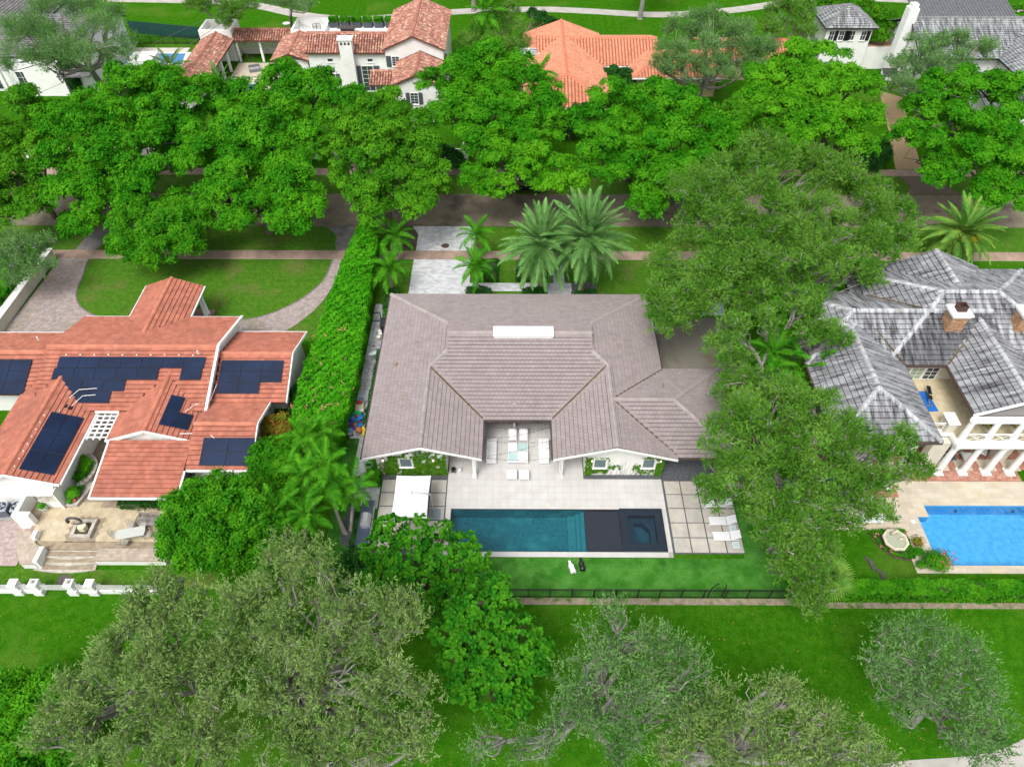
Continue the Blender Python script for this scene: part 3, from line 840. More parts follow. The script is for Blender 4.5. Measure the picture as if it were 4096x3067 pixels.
# porch ceilings and posts
for x in (-3.08, 3.66):
    pb = MB().box(x - .11, x + .11, 31.92, 32.14, 0.03, 2.78)
    pb.box(x - .16, x + .16, 31.87, 32.19, .03, .16); pb.box(x - .17, x + .17, 31.86, 32.2, 2.62, 2.8)
    pb.beam((x, 32.0, 2.62), (x + (-.0), 31.75, 2.72), .1)
    pb.build('post', white, house)
    s_ = 1 if x < 0 else -1
    MB().tube([(x + .16 * s_, 31.75, .1), (x + .16 * s_, 31.75, 2.45), (x + .7 * s_, 31.7, 2.72)], .045, 6).build('downpipe', white, house)
MB().box(-.09, .13, 36.65, 36.87, .03, 3.3).build('post', white, house)
for x, w_ in ((-8.3, .95), (6.62, .95), (10.35, .95)):
    window(house, (x, 32.2, 1.55), .85, 1.0, 'x', -1, 1, 1, pane=mat('shuttered_glass', (.10, .16, .17), (.13, .19, .20), 18, 2, stretch=(.05, .05, 4), rough=.25))
lampm = mat('brass', (.25, .2, .12), rough=.4, metal=.6)
def emis(name, c, s):
    m, nt, b_ = _new(name); b_.inputs['Emission Color'].default_value = (*c, 1); b_.inputs['Emission Strength'].default_value = s; b_.inputs['Base Color'].default_value = (*c, 1); return m
bulb = emis('lamp_bulb', (1, .82, .5), 2.5)
for x in (-10.0, -6.15, 5.98, 11.2):
    l = MB().box(x - .08, x + .08, 32.06, 32.19, 1.85, 2.2).build('wall_lantern', lampm, house)
    MB().box(x - .05, x + .05, 32.03, 32.055, 1.92, 2.12).build('bulb', bulb, l)
dm = mat('sliding_glass', (.05, .06, .065), rough=.1, spec=.6)
for x in (-3.9, -1.5, .9, 3.3):
    window(house, (x + .3, 39.0, 1.2), 2.1, 2.2, 'x', -1, 1, 1, frame=mat('bronze_frame', (.05, .045, .04), rough=.5), pane=dm, sill=False)
ventm = mat('copper_vent', (.36, .22, .16), (.25, .16, .12), 9, rough=.7)
def roof_vent(p, r=.12, h=.28, parent=house):
    MB().lathe([(r * .8, 0), (r * .8, h * .5), (r * 1.15, h * .5), (r * 1.1, h * .8), (r * .4, h)], p, 10).build('roof_vent', ventm, parent)
for px, py, zz in ((1666, 1374, 3.75), (1583, 1460, 3.45), (1612, 1601, 3.55), (1617, 1630, 3.55)): roof_vent(at(px, py, zz))
roof_vent(rg(10, 1480, 265, 3.6)); roof_vent(rg(10, 1302, 25, 4.2), .07, .45)
# grey flat gravel court beside the east side
sheet('side_court', [(12.4, 41.6), (20.0, 41.6), (20.0, 50.4), (12.4, 50.4)], .02, mat('pea_gravel', (.17, .15, .12), (.25, .235, .20), 20, 3, rough=.95, bump=.6, bscale=30, c3=(.15, .13, .06), i3=.5))
# ================================================================== the left house, red tiles and solar panels
redt = mat('red_roof_tile', (.42, .152, .10), (.345, .118, .077), 1.5, 5, rough=.8, island=.13, c3=(.26, .10, .07), i3=.28, s3=.30, bump=.1, bscale=40)
redcap = mat('red_ridge_tile', (.50, .19, .12), (.42, .15, .095), 2, rough=.8, island=.08)
redun = mat('red_underlay', (.07, .025, .018), rough=.9)
lh = thing('house', 'white house with red tiled roofs and dark solar panels', 'house', (-30, 40, .4))
lr = Roof(lh, redt, .36, .36, .34, under=redun, capmat=redcap, g=.003)
LM = dict(main=(-38.3, -24.3, 35.9, 46.8, 3.2, .33))
lr.block(-38.3, -24.3, 35.9, 46.8, 3.2, 'x', 'gable', 'gable', .33)
lr.block(-48.0, -38.1, 37.8, 44.9, 3.0, 'x', 'gable', 'open', .37)
lr.block(-24.3, -18.3, 37.1, 45.2, 2.9, 'x', 'open', 'gable', .37)
lr.block(-34.2, -28.9, 42.0, 51.05, 3.25, 'y', 'open', 'gable', .37)
lr.block(-39.8, -33.0, 29.1, 38.6, 3.0, 'y', 'gable', 'open', .35)
lr.block(-31.1, -24.5, 33.1, 40.0, 3.0, 'y', 'gable', 'open', .36)
lr.block(-24.4, -19.6, 30.65, 37.6, 2.7, 'x', 'open', 'gable', .34)
lr.plane([[(-30.7, 28.4), (-24.45, 28.4), (-24.45, 33.0), (-30.7, 33.0)]], (-30.7, 28.4, 2.4), (0, 1), .176)
lroof = lr.build()
zmain = lambda x, y: 3.2 + .33 * min(y - 35.9, 46.8 - y)
# white barge boards, gutters, eaves
bb = lambda a, c, w=.10, h=.22, nm='barge_board', m=white: MB().beam(a, c, w, h).build(nm, m, lh)
for xe in (-24.22,):
    bb((xe, 46.85, 3.22), (xe, 41.35, 5.04), .20, .26); bb((xe, 41.35, 5.04), (xe, 35.85, 3.22), .20, .26)
for a, c in (((-18.22, 45.25, 2.85), (-18.22, 41.15, 4.38)), ((-18.22, 41.15, 4.38), (-18.22, 37.05, 2.85)), ((-19.52, 37.6, 2.65), (-19.52, 34.12, 3.85)), ((-19.52, 34.12, 3.85), (-19.52, 30.6, 2.65)),
             ((-31.15, 33.02, 2.95), (-27.8, 33.02, 4.17)), ((-27.8, 33.02, 4.17), (-24.45, 33.02, 2.95)), ((-39.85, 29.02, 2.95), (-36.4, 29.02, 4.17)), ((-36.4, 29.02, 4.17), (-32.95, 29.02, 2.95))):
    bb(a, c, .08, .24)
for a, c in (((-38.2, 46.88, 3.1), (-34.2, 46.88, 3.1)), ((-28.9, 46.88, 3.1), (-24.2, 46.88, 3.1)), ((-34.28, 46.8, 3.15), (-34.28, 51.05, 3.15)), ((-28.82, 46.8, 3.15), (-28.82, 51.05, 3.15)), ((-32.92, 29.1, 2.92), (-32.92, 35.8, 2.92)),
             ((-31.18, 33.1, 2.92), (-31.18, 35.8, 2.92)), ((-30.75, 28.32, 2.34), (-24.4, 28.32, 2.34)), ((-30.78, 28.3, 2.34), (-30.78, 33, 3.14)), ((-24.38, 28.3, 2.34), (-24.38, 30.5, 2.7)),
             ((-24.35, 30.57, 2.62), (-19.6, 30.57, 2.62)), ((-24.3, 45.28, 2.82), (-18.2, 45.28, 2.82)), ((-33, 35.85, 3.1), (-31.1, 35.85, 3.1)), ((-47.5, 44.98, 2.92), (-38.4, 44.98, 2.92))):
    bb(a, c, .13, .14, 'gutter')
# walls
W = lambda *a, m=stucco: MB().box(*a).build('wall', m, lh)
MB().prism_x([(36.6, 0), (46.1, 0), (46.1, 3.2), (41.35, 4.85), (36.6, 3.2)], -37.7, -24.45).build('wall', stucco, lh)
W(-48, -37.72, 38.6, 44.1, 0, 3.0)
MB().prism_x([(38.9, 0), (44.6, 0), (44.6, 2.95), (41.15, 4.25), (38.9, 3.4)], -24.44, -18.75).build('wall', stucco, lh)
W(-24.43, -20.3, 37.7, 38.89, 0, 2.95)
MB().prism_y([(-39.2, 0), (-33.5, 0), (-33.5, 3.0), (-36.4, 4.02), (-39.2, 3.0)], 29.35, 36.58).build('wall', stucco, lh)
MB().prism_y([(-30.6, 0), (-25.0, 0), (-25.0, 3.0), (-27.8, 4.05), (-30.6, 3.0)], 33.25, 36.57).build('wall', stucco, lh)
W(-24.42, -20.2, 31.4, 37.69, 0, 2.75)
W(-28.7, -24.7, 29.7, 33.24, 0, 2.5)
# portico columns
for x in (-33.8, -29.3):
    MB().lathe([(.22, 0), (.22, .2), (.16, .26), (.14, 2.7), (.2, 2.76), (.2, 2.95)], (x, 50.55, .2), 12).build('column', white, lh, smooth=True)
    MB().lathe([(.22, 0), (.22, .2), (.16, .26), (.14, 2.7), (.2, 2.76), (.2, 2.95)], (x, 50.0, .2), 12).build('column', white, lh, smooth=True)
MB().box(-34.3, -28.8, 46.3, 51.2, 0, .2).build('porch_floor', mat('porch_stone', (.25, .16, .12), (.2, .13, .1), 4), lh)
window(lh, (-19.45, 38.9, 1.9), 1.1, 1.25, 'x', -1, 3, 4)
window(lh, (-20.2, 34.3, 1.6), 1.0, 1.3, 'y', 1, 3, 4); window(lh, (-20.2, 36.5, 1.6), .5, 1.2, 'y', 1, 2, 4)
window(lh, (-25.0, 30.2, 1.4), 1.0, 1.9, 'x', -1, 1, 2, sill=False, frame=dark)
MB().box(-24.68, -24.62, 29.9, 31.3, .6, 2.45).build('sliding_door', dm, lh)
window(lh, (-18.75, 42.0, 1.8), 1.6, 2.4, 'y', 1, 1, 1, pane=stucco, sill=False)
# solar panels, 1.7 x 1.0 m
pvm = mat('solar_cells', (.006, .013, .036), (.008, .020, .055), .5, 3, rough=.35, spec=.22)
frm = mat('panel_frame', (.02, .025, .04), rough=.4)
_pv = None
def panels(origin, u, p, rows, w=1.7, l=1.02, lift=.13):
    """origin: upper-left corner (x,y,z) on the tiles looking up the slope u; rows: (offset along slope down, first column offset, count)"""
    e = Vector((u[1], -u[0], 0)); nr = math.hypot(1, p); s3 = Vector((u[0], u[1], p)) / nr; n3 = e.cross(s3)
    RM = Matrix((e, s3, n3)).transposed().to_4x4()
    for ri, c0, n in rows:
        for i in range(n):
            q = Vector(origin) + e * ((c0 + i) * w) - s3 * ((ri + 1) * l) + n3 * lift
            M = Matrix.Translation(q) @ RM
            a = MB().bbox(.012, w - .012, .012, l - .012, -.05, .0, .008); 
            a.v = [tuple(M @ Vector(v)) for v in a.v]
            o_ = a.build('solar_panel', frm, lh)
            c = MB(); nx, ny = 10, 6
            c.box(.03, w - .03, .03, l - .03, .0005, .004); c.v = [tuple(M @ Vector(v)) for v in c.v]
            c.build('cells', pvm, o_)
panels((-36.95, 40.35, zmain(0, 40.35)), (0, 1), .33, [(0, 0, 7), (1, -.1, 5), (1, 5.95, 1), (2, .45, 3), (3, .9, 2)])
zC = lambda y: 2.9 + .37 * min(y - 37.1, 45.2 - y)
panels((-23.95, 40.5, zC(40.5)), (0, 1), .37, [(0, 0, 3), (1, 0, 3), (2, 0, 2)], l=.98)
panels((-46.4, 40.6, 3.0 + .37 * 2.8), (0, 1), .37, [(0, 0, 4), (1, 0, 4), (2, 0, 4)])
panels((-24.1, 33.0, 2.7 + .34 * 2.35), (0, 1), .34, [(0, .35, 2), (1, .35, 2)], w=1.95, l=1.1)
# D wing east slope: upslope is -x ; E wing east slope
panels((-35.7, 29.7, 3.0 + .35 * 2.7), (-1, 0), .35, [(0, .0, 3), (1, 0, 3)], w=1.8, l=1.15)
panels((-27.05, 33.9, 3.0 + .36 * 2.55), (-1, 0), .36, [(0, .0, 2), (1, 0, 1)], w=1.5, l=1.05)
# conduits, vents and mounting feet
for pts in ([(-33.2, 37.6, 3.95), (-34.6, 37.5, 3.9), (-35.5, 36.2, 3.65), (-35.2, 35.2, 3.9)], [(-33.2, 37.1, 3.75), (-34.2, 37.0, 3.72), (-34.8, 35.8, 3.6)], [(-24.0, 38.4, 3.6), (-24.1, 36.8, 3.4), (-25.2, 36.4, 3.4), (-25.6, 35.5, 3.6)], [(-25.4, 33.4, 3.5), (-23.2, 33.4, 3.6), (-22.6, 32.9, 3.6)]):
    MB().tube(pts, .026, 5).build('conduit', white, lh)
for i in range(10): MB().ball((-36.5 + i * 1.15, 40.5, zmain(0, 40.5) + .06), .07, 6, 4).build('roof_vent', white, lh)
for i in range(8): MB().ball((-36.05 + .05, 29.9 + i * .68, 4.12), .055, 6, 4).build('roof_vent', white, lh)
for p in ((-35.1, 35.9, 3.5), (-34.7, 35.8, 3.4)): MB().box(p[0] - .14, p[0] + .14, p[1] - .14, p[1] + .14, p[2], p[2] + .3).build('junction_box', black, lh)
for q in ((r_ := rg(4, 335, 1280, 4.2)), rg(4, 400, 1545, 3.9), rg(4, 1715, 1400, 5.0)): MB().tube([q, (q.x, q.y, q.z + .35)], .06, 6).build('vent_pipe', white, lh)
# pergola between the wings
pg = thing('pergola', 'white slatted pergola between two red tiled wings', 'pergola', (-32.05, 34.6, .5))
for x in (-32.8, -32.3, -31.8, -31.3): MB().box(x - .05, x + .05, 33.35, 35.85, 2.72, 2.86).build('rafter', white, pg)
for i in range(6): MB().box(-33.15, -30.95, 33.45 + i * .42, 33.53 + i * .42, 2.862, 2.96).build('slat', white, pg)

# ------------------------------------------------ terrace of the left house
TZ = .5
beige = mat('beige_terrace_tile', (.50, .42, .285), (.44, .365, .24), 1.5, 5, rough=.75, island=.09, c3=(.52, .455, .34), i3=.3, s3=.8)
brownp = mat('brown_paver', (.33, .265, .185), (.26, .205, .145), 2.5, 5, rough=.85, island=.14)
stone = mat('pale_stone', (.52, .49, .42), (.36, .33, .28), 2.2, 5, rough=.9, bump=.2, bscale=20)
ter = MB().prism(ccw([(-35.3, 26.9), (-34.4, 25.75), (-33.7, 25.25), (-24.5, 25.25), (-24.5, 36.0), (-33.4, 36.0), (-33.4, 29.3), (-36.4, 29.3), (-36.4, 28.2), (-35.3, 27.9)]), -.05, TZ).build('terrace', brownp)
props(ter, kind='structure')
j = job(ter, 'terrace_tile', flat_unit(.392, .392, .02, .004), beige, 300)
pave(j, [[(-34.0, 25.9), (-24.5, 25.9), (-24.5, 28.7), (-34.0, 28.7)], [(-35.0, 26.9), (-34.0, 25.9), (-34.0, 29.2), (-35.0, 29.2)], [(-34.0, 28.7), (-30.9, 28.7), (-30.9, 35.8), (-32.7, 35.8), (-33.3, 29.2), (-34, 29.2)]], .4, .4, TZ - .012, .02, .008, rot=R(40), stagger=0,
     keep=lambda x, y: not (-32.35 < x < -30.2 and 25.8 < y < 27.85))
j = job(ter, 'border_paver', flat_unit(.30, .28, .02, .004), brownp, 200)
pave(j, [[(-34.3, 25.3), (-24.5, 25.3), (-24.5, 25.88), (-34.0, 25.88)], [(-32.35, 25.8), (-30.2, 25.8), (-30.2, 27.85), (-32.35, 27.85)], [(-33.5, 28.72), (-32.9, 28.72), (-31.2, 33.6), (-31.7, 33.6)]], .31, .29, TZ - .011, .02, .01)
st = thing('garden_steps', 'curved paved steps down from beige terrace between white walls', 'steps', (-31.5, 24.6, 0))
for i, (ya, yb, zz) in enumerate(((24.75, 25.24, .38), (24.33, 24.85, .25), (23.85, 24.45, .12))):
    pts = [(-33.4 - .25 * i + t * (3.8 + .3 * i), ya - .22 * math.sin(math.pi * t)) for t in [k / 8 for k in range(9)]] + [(-29.6, yb), (-33.4, yb)]
    s_ = MB().prism(ccw(pts), 0, zz).build('step', stone, st)
    jj = job(s_, 'paver', flat_unit(.29, .24, .02, .004), brownp, 40)
    pave(jj, [[(-33.3, ya + .02), (-29.7, ya + .02), (-29.7, yb - .1), (-33.3, yb - .1)]], .3, .25, zz - .008, .02)
gw = thing('garden_wall', 'low white wall with paved top right of the terrace steps', 'garden wall', (-27.4, 24.7, 0))
MB().box(-29.55, -24.6, 24.3, 25.23, 0, .62).build('wall', stucco, gw)
cp_ = MB().box(-29.6, -24.55, 24.25, 25.28, .622, .655).build('coping', brownp, gw)
jj = job(cp_, 'paver', flat_unit(.30, .26, .02, .004), mat('pinkish_paver', (.44, .37, .30), (.36, .30, .24), 2, island=.14), 80); pave(jj, [[(-29.55, 24.3), (-24.6, 24.3), (-24.6, 25.25), (-29.55, 25.25)]], .31, .27, .648, .02)
gw = thing('garden_wall', 'low angled white wall with paved top left of the terrace steps', 'garden wall', (-34.6, 25, 0))
MB().prism(ccw([(-36.0, 26.6), (-34.9, 26.6), (-34.3, 25.6), (-33.55, 25.2), (-33.55, 24.0), (-34.6, 24.0), (-35.3, 25.0)]), 0, .62).build('wall', stucco, gw)
cp_ = MB().prism(ccw([(-36.04, 26.64), (-34.86, 26.64), (-34.26, 25.64), (-33.5, 25.24), (-33.5, 23.96), (-34.62, 23.96), (-35.34, 24.98)]), .622, .655).build('coping', brownp, gw)
jj = job(cp_, 'paver', flat_unit(.30, .26, .02, .004), mat('pinkish_paver', (.44, .37, .30)), 60); pave(jj, [ccw([(-36.0, 26.6), (-34.9, 26.6), (-34.3, 25.6), (-34.6, 24.0), (-35.3, 25.0)]), [(-34.3, 25.6), (-33.55, 25.2), (-33.55, 24.0), (-34.6, 24.0)]], .31, .27, .648, .02)
MB().box(-33.6, -33.3, 24.0, 25.2, 0, 1.0).build('pier', white, gw); MB().box(-34.6, -34.3, 25.9, 26.5, 0, 1.0).build('pier', white, gw)
# drive with round-cornered bricks
brickm = mat('grey_pink_brick', (.37, .30, .285), (.28, .24, .225), 2.2, 5, rough=.85, island=.17, c3=(.24, .22, .15), i3=.35, s3=.35)
def cr(pts, n=5):
    L, _ = ribbon(pts, .001, n); return [(p.x, p.y) for p in L]
inner = cr([(-44.4, 59.2), (-43.9, 56.5), (-43.45, 53.9), (-42.6, 52.3), (-41.2, 51.0), (-39.0, 50.0), (-35, 49.2), (-31.5, 49.3), (-27.5, 49.6), (-24.2, 50.4), (-21.6, 52.2), (-19.9, 54.4), (-19.1, 56.5), (-18.9, 59.2)])
outer = cr([(-47.4, 59.2), (-47.5, 55), (-47.7, 51), (-47.8, 47.4), (-45.5, 46.2), (-41.5, 46.2), (-38.5, 46.4), (-34, 46.6), (-30, 46.7), (-26, 46.8), (-22, 48.0), (-19.4, 51.2), (-18.2, 54.8), (-18.0, 59.2)])
n_ = len(inner)
mb = MB().add([(*p, .03) for p in inner] + [(*p, .03) for p in outer], [(i, i + 1, n_ + i + 1, n_ + i) for i in range(n_ - 1)])
bd = props(mb.build('brick_drive', sand), kind='structure')
j = job(bd, 'brick', flat_unit(.235, .155, .03, .012), brickm, 300)
rngb = random.Random(8)
segs = [ccw([inner[i], inner[i + 1], outer[i + 1], outer[i]]) for i in range(n_ - 1)]
for sg in segs: pave(j, [sg], .245, .165, .018, .03, .014, rng=rngb, jitter=.002)
j2 = job(bd, 'edging_brick', flat_unit(.22, .20, .035, .01), mat('dark_edging', (.20, .17, .16), (.15, .13, .12), 3, island=.15), 120)
for i in range(n_ - 1):
    a, c = Vector((*inner[i], 0)), Vector((*inner[i + 1], 0)); L = (c - a).length; k = max(1, int(L / .23)); an = math.atan2(c.y - a.y, c.x - a.x)
    for q in range(k):
        p = a.lerp(c, (q + .5) / k); j2['M'].append(Matrix.Translation((p.x, p.y, .02)) @ Matrix.Rotation(an, 4, 'Z'))
sheet('drive_apron', [(-44.3, 60.75), (-46.4, 60.75), (-46.0, 65.05), (-40.5, 65.05), (-43.4, 62.8)], .022, mat('worn_asphalt', (.12, .115, .11), (.19, .185, .175), .9, 6, rough=.9, bump=.3, bscale=30))
sheet('drive_apron', [(-18.9, 60.75), (-16.0, 60.75), (-16.0, 65.05), (-20.6, 65.05), (-19.3, 63.4)], .022, mat('worn_asphalt', (.12, .115, .11)))
wl = thing('boundary_wall', 'long pale wall beside the brick drive under clipped hedge', 'wall', (-47.9, 53, 0))
MB().prism(ccw([(-48.3, 59.3), (-47.75, 59.3), (-47.95, 44.5), (-48.6, 44.5)]), 0, 1.15).build('wall', cream, wl)
MB().prism(ccw([(-48.4, 59.4), (-47.68, 59.4), (-47.88, 44.4), (-48.7, 44.4)]), 1.152, 1.22).build('coping', stucco, wl)

# ------------------------------------------------ left terrace furniture and details
kb = thing('barbecue_kitchen', 'white built-in kitchen under canopy against white house wall', 'outdoor kitchen', (-34.3, 29.0, TZ))
MB().prism_x([(28.55, 2.35), (29.34, 2.75), (29.34, 2.83), (28.5, 2.41)], -35.6, -33.55).build('canopy', white, kb)
MB().box(-35.1, -33.6, 28.75, 29.33, TZ, TZ + .85).build('cabinet', white, kb)
MB().box(-35.15, -33.55, 28.68, 29.33, TZ + .852, TZ + .92).build('worktop', stone, kb)
for x in (-34.75, -34.2): MB().box(x - .24, x + .24, 28.72, 28.748, TZ + .1, TZ + .78).build('cabinet_door', white, kb)
MB().box(-33.62, -33.45, 28.6, 29.35, TZ, 2.55).build('side_wall', stucco, kb)
rr = random.Random(4)
potm = [mat('terracotta', (.45, .17, .09), rough=.8), mat('blue_glaze', (.03, .22, .30), rough=.3, spec=.5), mat('black_glaze', (.02, .02, .025), rough=.3), mat('white_glaze', (.75, .75, .72), rough=.4), mat('brown_glaze', (.16, .10, .06), rough=.4)]
pw = thing('garden_wall', 'white L-shaped screen wall between air conditioners and terrace', 'garden wall', (-36, 28, 0))
MB().box(-36.2, -35.9, 27.6, 29.3, 0, 1.75).build('wall', white, pw); MB().box(-36.25, -35.0, 27.2, 27.59, 0, 1.75).build('wall', white, pw)
acm = mat('ac_grey', (.34, .38, .43), (.28, .32, .37), 4, rough=.5, spec=.4)
def ac_unit(x, y, label):
    t = thing('air_conditioner', label, 'air conditioner', (x, y, .1), R(8), 'air conditioners beside the left house')
    a = MB().bbox(-.42, .42, -.42, .42, 0, .9, .05); a.local('cabinet', acm, t)
    MB().lathe([(.36, .902), (.36, .94), (.31, .94), (.31, .905)], (0, 0, 0), 18).local('fan_ring', dark, t)
    fb = MB()
    for k in range(4):
        an = k * math.pi / 2; fb.beam((0, 0, .915), (.29 * math.cos(an), .29 * math.sin(an), .915), .12, .015)
    fb.local('fan_blade', acm, t)
    for k in range(7):
        s = MB()
        z = .1 + k * .1
        s.box(-.435, .435, -.436, -.424, z, z + .045); s.box(-.436, -.424, -.42, .42, z, z + .045); s.box(.424, .436, -.42, .42, z, z + .045)
        s.local('louvre', dark, t)
ac_unit(-38.0, 28.5, 'grey air conditioner nearer the left edge of the photo'); ac_unit(-36.85, 28.55, 'grey air conditioner against the white screen wall')
sheet('gravel_bed', [(-39.5, 27.9), (-36.3, 27.9), (-36.3, 29.3), (-39.5, 29.3)], .05, mat('pale_pebbles', (.42, .40, .36), (.25, .24, .22), 16, 3, bump=.6))
by = sheet('brick_yard', [(-41, 24.2), (-35.3, 24.2), (-35.3, 27.88), (-41, 27.88)], .03, sand)
j = job(by, 'brick', flat_unit(.235, .155, .03, .012), mat('pink_brick_paver', (.36, .27, .25), (.44, .36, .33), 3, island=.15), 120)
pave(j, [[(-41, 24.2), (-35.3, 24.2), (-35.3, 27.88), (-41, 27.88)]], .245, .165, .018, .03, .014)
# square planter with hoop sculpture
fp = thing('planter', 'square stone planter bed in the middle of beige terrace', 'planter', (-31.27, 26.82, TZ))
for a in ((-.75, .75, -.75, -.5), (-.75, .75, .5, .75), (-.75, -.5, -.5, .5), (.5, .75, -.5, .5)): MB().bbox(*a, 0, .32, .02).local('rim', stone, fp)
MB().box(-.5, .5, -.5, .5, 0, .18).local('soil', soil, fp)
sc = thing('hoop_sculpture', 'dark bronze horn-shaped hoop on pale block in the planter', 'sculpture', (-31.27, 26.82, TZ + .18))
MB().prism([(-.2, -.25), (.2, -.25), (.32, 0), (.2, .25), (-.2, .25), (-.3, 0)], 0, .42).local('plinth', mat('pale_lime_stone', (.60, .58, .40), rough=.9), sc)
ring = [(-.62 + (1 - math.cos(a)) * 0 + .5 * math.cos(a) + .25, .12, .85 + .42 * math.sin(a)) for a in [R(200 - k * 21) for k in range(17)]]
MB().tube(ring, [.13 - .006 * k for k in range(17)], 7).local('hoop', mat('dark_bronze', (.06, .058, .06), (.1, .1, .1), 6, rough=.5, metal=.4), sc, True)
# bench and patio set
wood = mat('weathered_wood', (.27, .245, .235), (.18, .16, .155), 5, rough=.9, stretch=(1, 5, 1), island=.15)
bn = thing('bench', 'weathered grey wooden slatted bench on beige terrace', 'bench', (-26.6, 27.3, TZ), R(-8))
for i in range(7): MB().box(-.85, .85, -.32 + i * .092, -.32 + i * .092 + .078, .40, .44).local('seat_slat', wood, bn)
for i in range(10): MB().box(-.8 + i * .17, -.69 + i * .17, .34, .37, .46, .92).local('back_slat', wood, bn)
MB().box(-.9, .9, .33, .38, .92, 1.0).local('top_rail', wood, bn)
for x in (-.86, .86):
    MB().box(x - .04, x + .04, -.36, .38, .60, .66).local('armrest', wood, bn)
    for y in (-.33, .35): MB().box(x - .035, x + .035, y - .035, y + .035, 0, .6).local('leg', wood, bn)
wire = mat('champagne_metal', (.44, .42, .36), (.38, .36, .31), 5, rough=.5, metal=.3)
def patio_chair(x, y, rz, label):
    t = thing('patio_chair', label, 'chair', (x, y, TZ), rz, 'metal chairs round the glass patio table')
    MB().lathe([(.02, .42), (.24, .42), (.25, .44), (.02, .45)], (0, 0, 0), 14).local('seat', wire, t)
    bk = MB(); n = 9
    for k in range(n + 1):
        a = R(-70 + 140 * k / n) + math.pi / 2
        bk.tube([(.25 * math.cos(a), .25 * math.sin(a), .43), (.30 * math.cos(a), .30 * math.sin(a), .9 - .004 * abs(k - n / 2) ** 3)], .012, 4)
    bk.tube([(.30 * math.cos(R(20 + 140 * k / 10)), .30 * math.sin(R(20 + 140 * k / 10)), .9 - .012 * abs(k - 5)) for k in range(11)], .02, 5)
    bk.local('backrest', wire, t)
    for a in (45, 135, 225, 315): MB().tube([(.17 * math.cos(R(a)), .17 * math.sin(R(a)), .42), (.24 * math.cos(R(a)), .24 * math.sin(R(a)), 0)], .014, 5).local('leg', wire, t)
tb = thing('patio_table', 'oblong pale glass patio table on beige terrace', 'table', (-27.45, 26.2, TZ), R(12))
MB().prism([(-.95, -.4), (.95, -.4), (1.02, 0), (.95, .4), (-.95, .4), (-1.02, 0)], .70, .725).local('table_top', mat('frosted_glass', (.46, .48, .44), rough=.15, spec=.5), tb)
for x in (-.7, .7):
    for y in (-.28, .28): MB().tube([(x, y, .7), (x * 1.1, y * 1.1, 0)], .02, 5).local('leg', wire, tb)
patio_chair(-28.75, 26.25, R(90 + 10), 'pale metal chair at the left end of the glass patio table')
patio_chair(-27.85, 26.95, R(10), 'pale metal chair behind the glass patio table')
patio_chair(-26.95, 27.0, R(-10), 'pale metal chair between patio table and wooden bench')
patio_chair(-27.75, 25.55, R(185), 'pale metal chair on the lawn side of the glass patio table')
patio_chair(-26.3, 26.25, R(-80), 'pale metal chair at the right end of the glass patio table')
# curved stone planter on the wing wall
cp = thing('stone_planter', 'half-round pale stone planter with green bush by white wall', 'planter', (-33.45, 31.6, TZ))
pts = [(1.35 * math.sin(R(180 * k / 12)) * .95, 1.55 * math.cos(R(180 * k / 12))) for k in range(13)]
MB().prism(ccw(pts), 0, .55).local('bowl', stone, cp)
for k in range(12):
    a0, a1 = R(180 * k / 12 + 1), R(180 * (k + 1) / 12 - 1); f = lambda a, r: (1.28 * r * math.sin(a), 1.55 * r * math.cos(a))
    MB().prism(ccw([f(a0, 1.05), f(a1, 1.05), f(a1, .78), f(a0, .78)]), .552, .72).local('coping_stone', stone, cp)
# potted plants along the wall bench
MB().prism(ccw([(-33.4, 28.75), (-32.55, 28.75), (-31.95, 30.9), (-33.4, 30.9)]), TZ, TZ + .3).build('stone_ledge', stone)
props(bpy.data.objects['stone_ledge'], 'low stone ledge along white wing wall carrying pots', 'ledge')
def pot(x, y, z, r, h, m, label, square=False, plant=True, seed=0):
    t = thing('plant_pot', label, 'plant pot', (x, y, z))
    if square: MB().prism([(-r, -r * .7), (r, -r * .7), (r, r * .7), (-r, r * .7)], 0, h).local('pot', m, t)
    else: MB().lathe([(r * .65, 0), (r * .95, h * .85), (r * 1.05, h * .88), (r * 1.05, h), (r * .85, h), (r * .8, h * .9)], (0, 0, 0), 14).local('pot', m, t)
    if plant: POTPLANTS.append((t, x, y, z + h, r, seed))
    return t
POTPLANTS = []
LZ = TZ + .3
for i, (px, py, r_, h_, m_, lb, sq, pl) in enumerate((
    (890, 505, .16, .25, 1, 'small turquoise pot at the near end of the stone ledge', False, True), (940, 485, .14, .2, 0, 'small terracotta pot at the near end of the stone ledge', False, False),
    (950, 410, .42, .35, 4, 'long stone trough with seedlings on the ledge', True, True), (1030, 325, .20, .2, 1, 'square teal dish on the stone ledge', True, True), (985, 300, .26, .22, 1, 'larger square blue planter on the stone ledge', True, True),
    (1020, 235, .20, .22, 4, 'round brown bowl on the stone ledge', False, True), (1040, 190, .17, .3, 2, 'dark blue glazed pot with leafy plant on the ledge', False, True), (1075, 225, .13, .28, 3, 'white cylinder pot on the stone ledge', False, False),
    (1105, 180, .17, .2, 2, 'black pot at the far end of the stone ledge', False, False), (565, 590, .30, .45, 3, 'white round pot with young plant on the terrace corner', False, True))):
    q = at(.3152 * px, 1850 + .3152 * py, LZ + .1 if i < 9 else TZ + .1)
    pot(q.x, q.y, LZ + .001 if i < 9 else TZ + .012, r_, h_, potm[m_], lb, sq, pl, i)
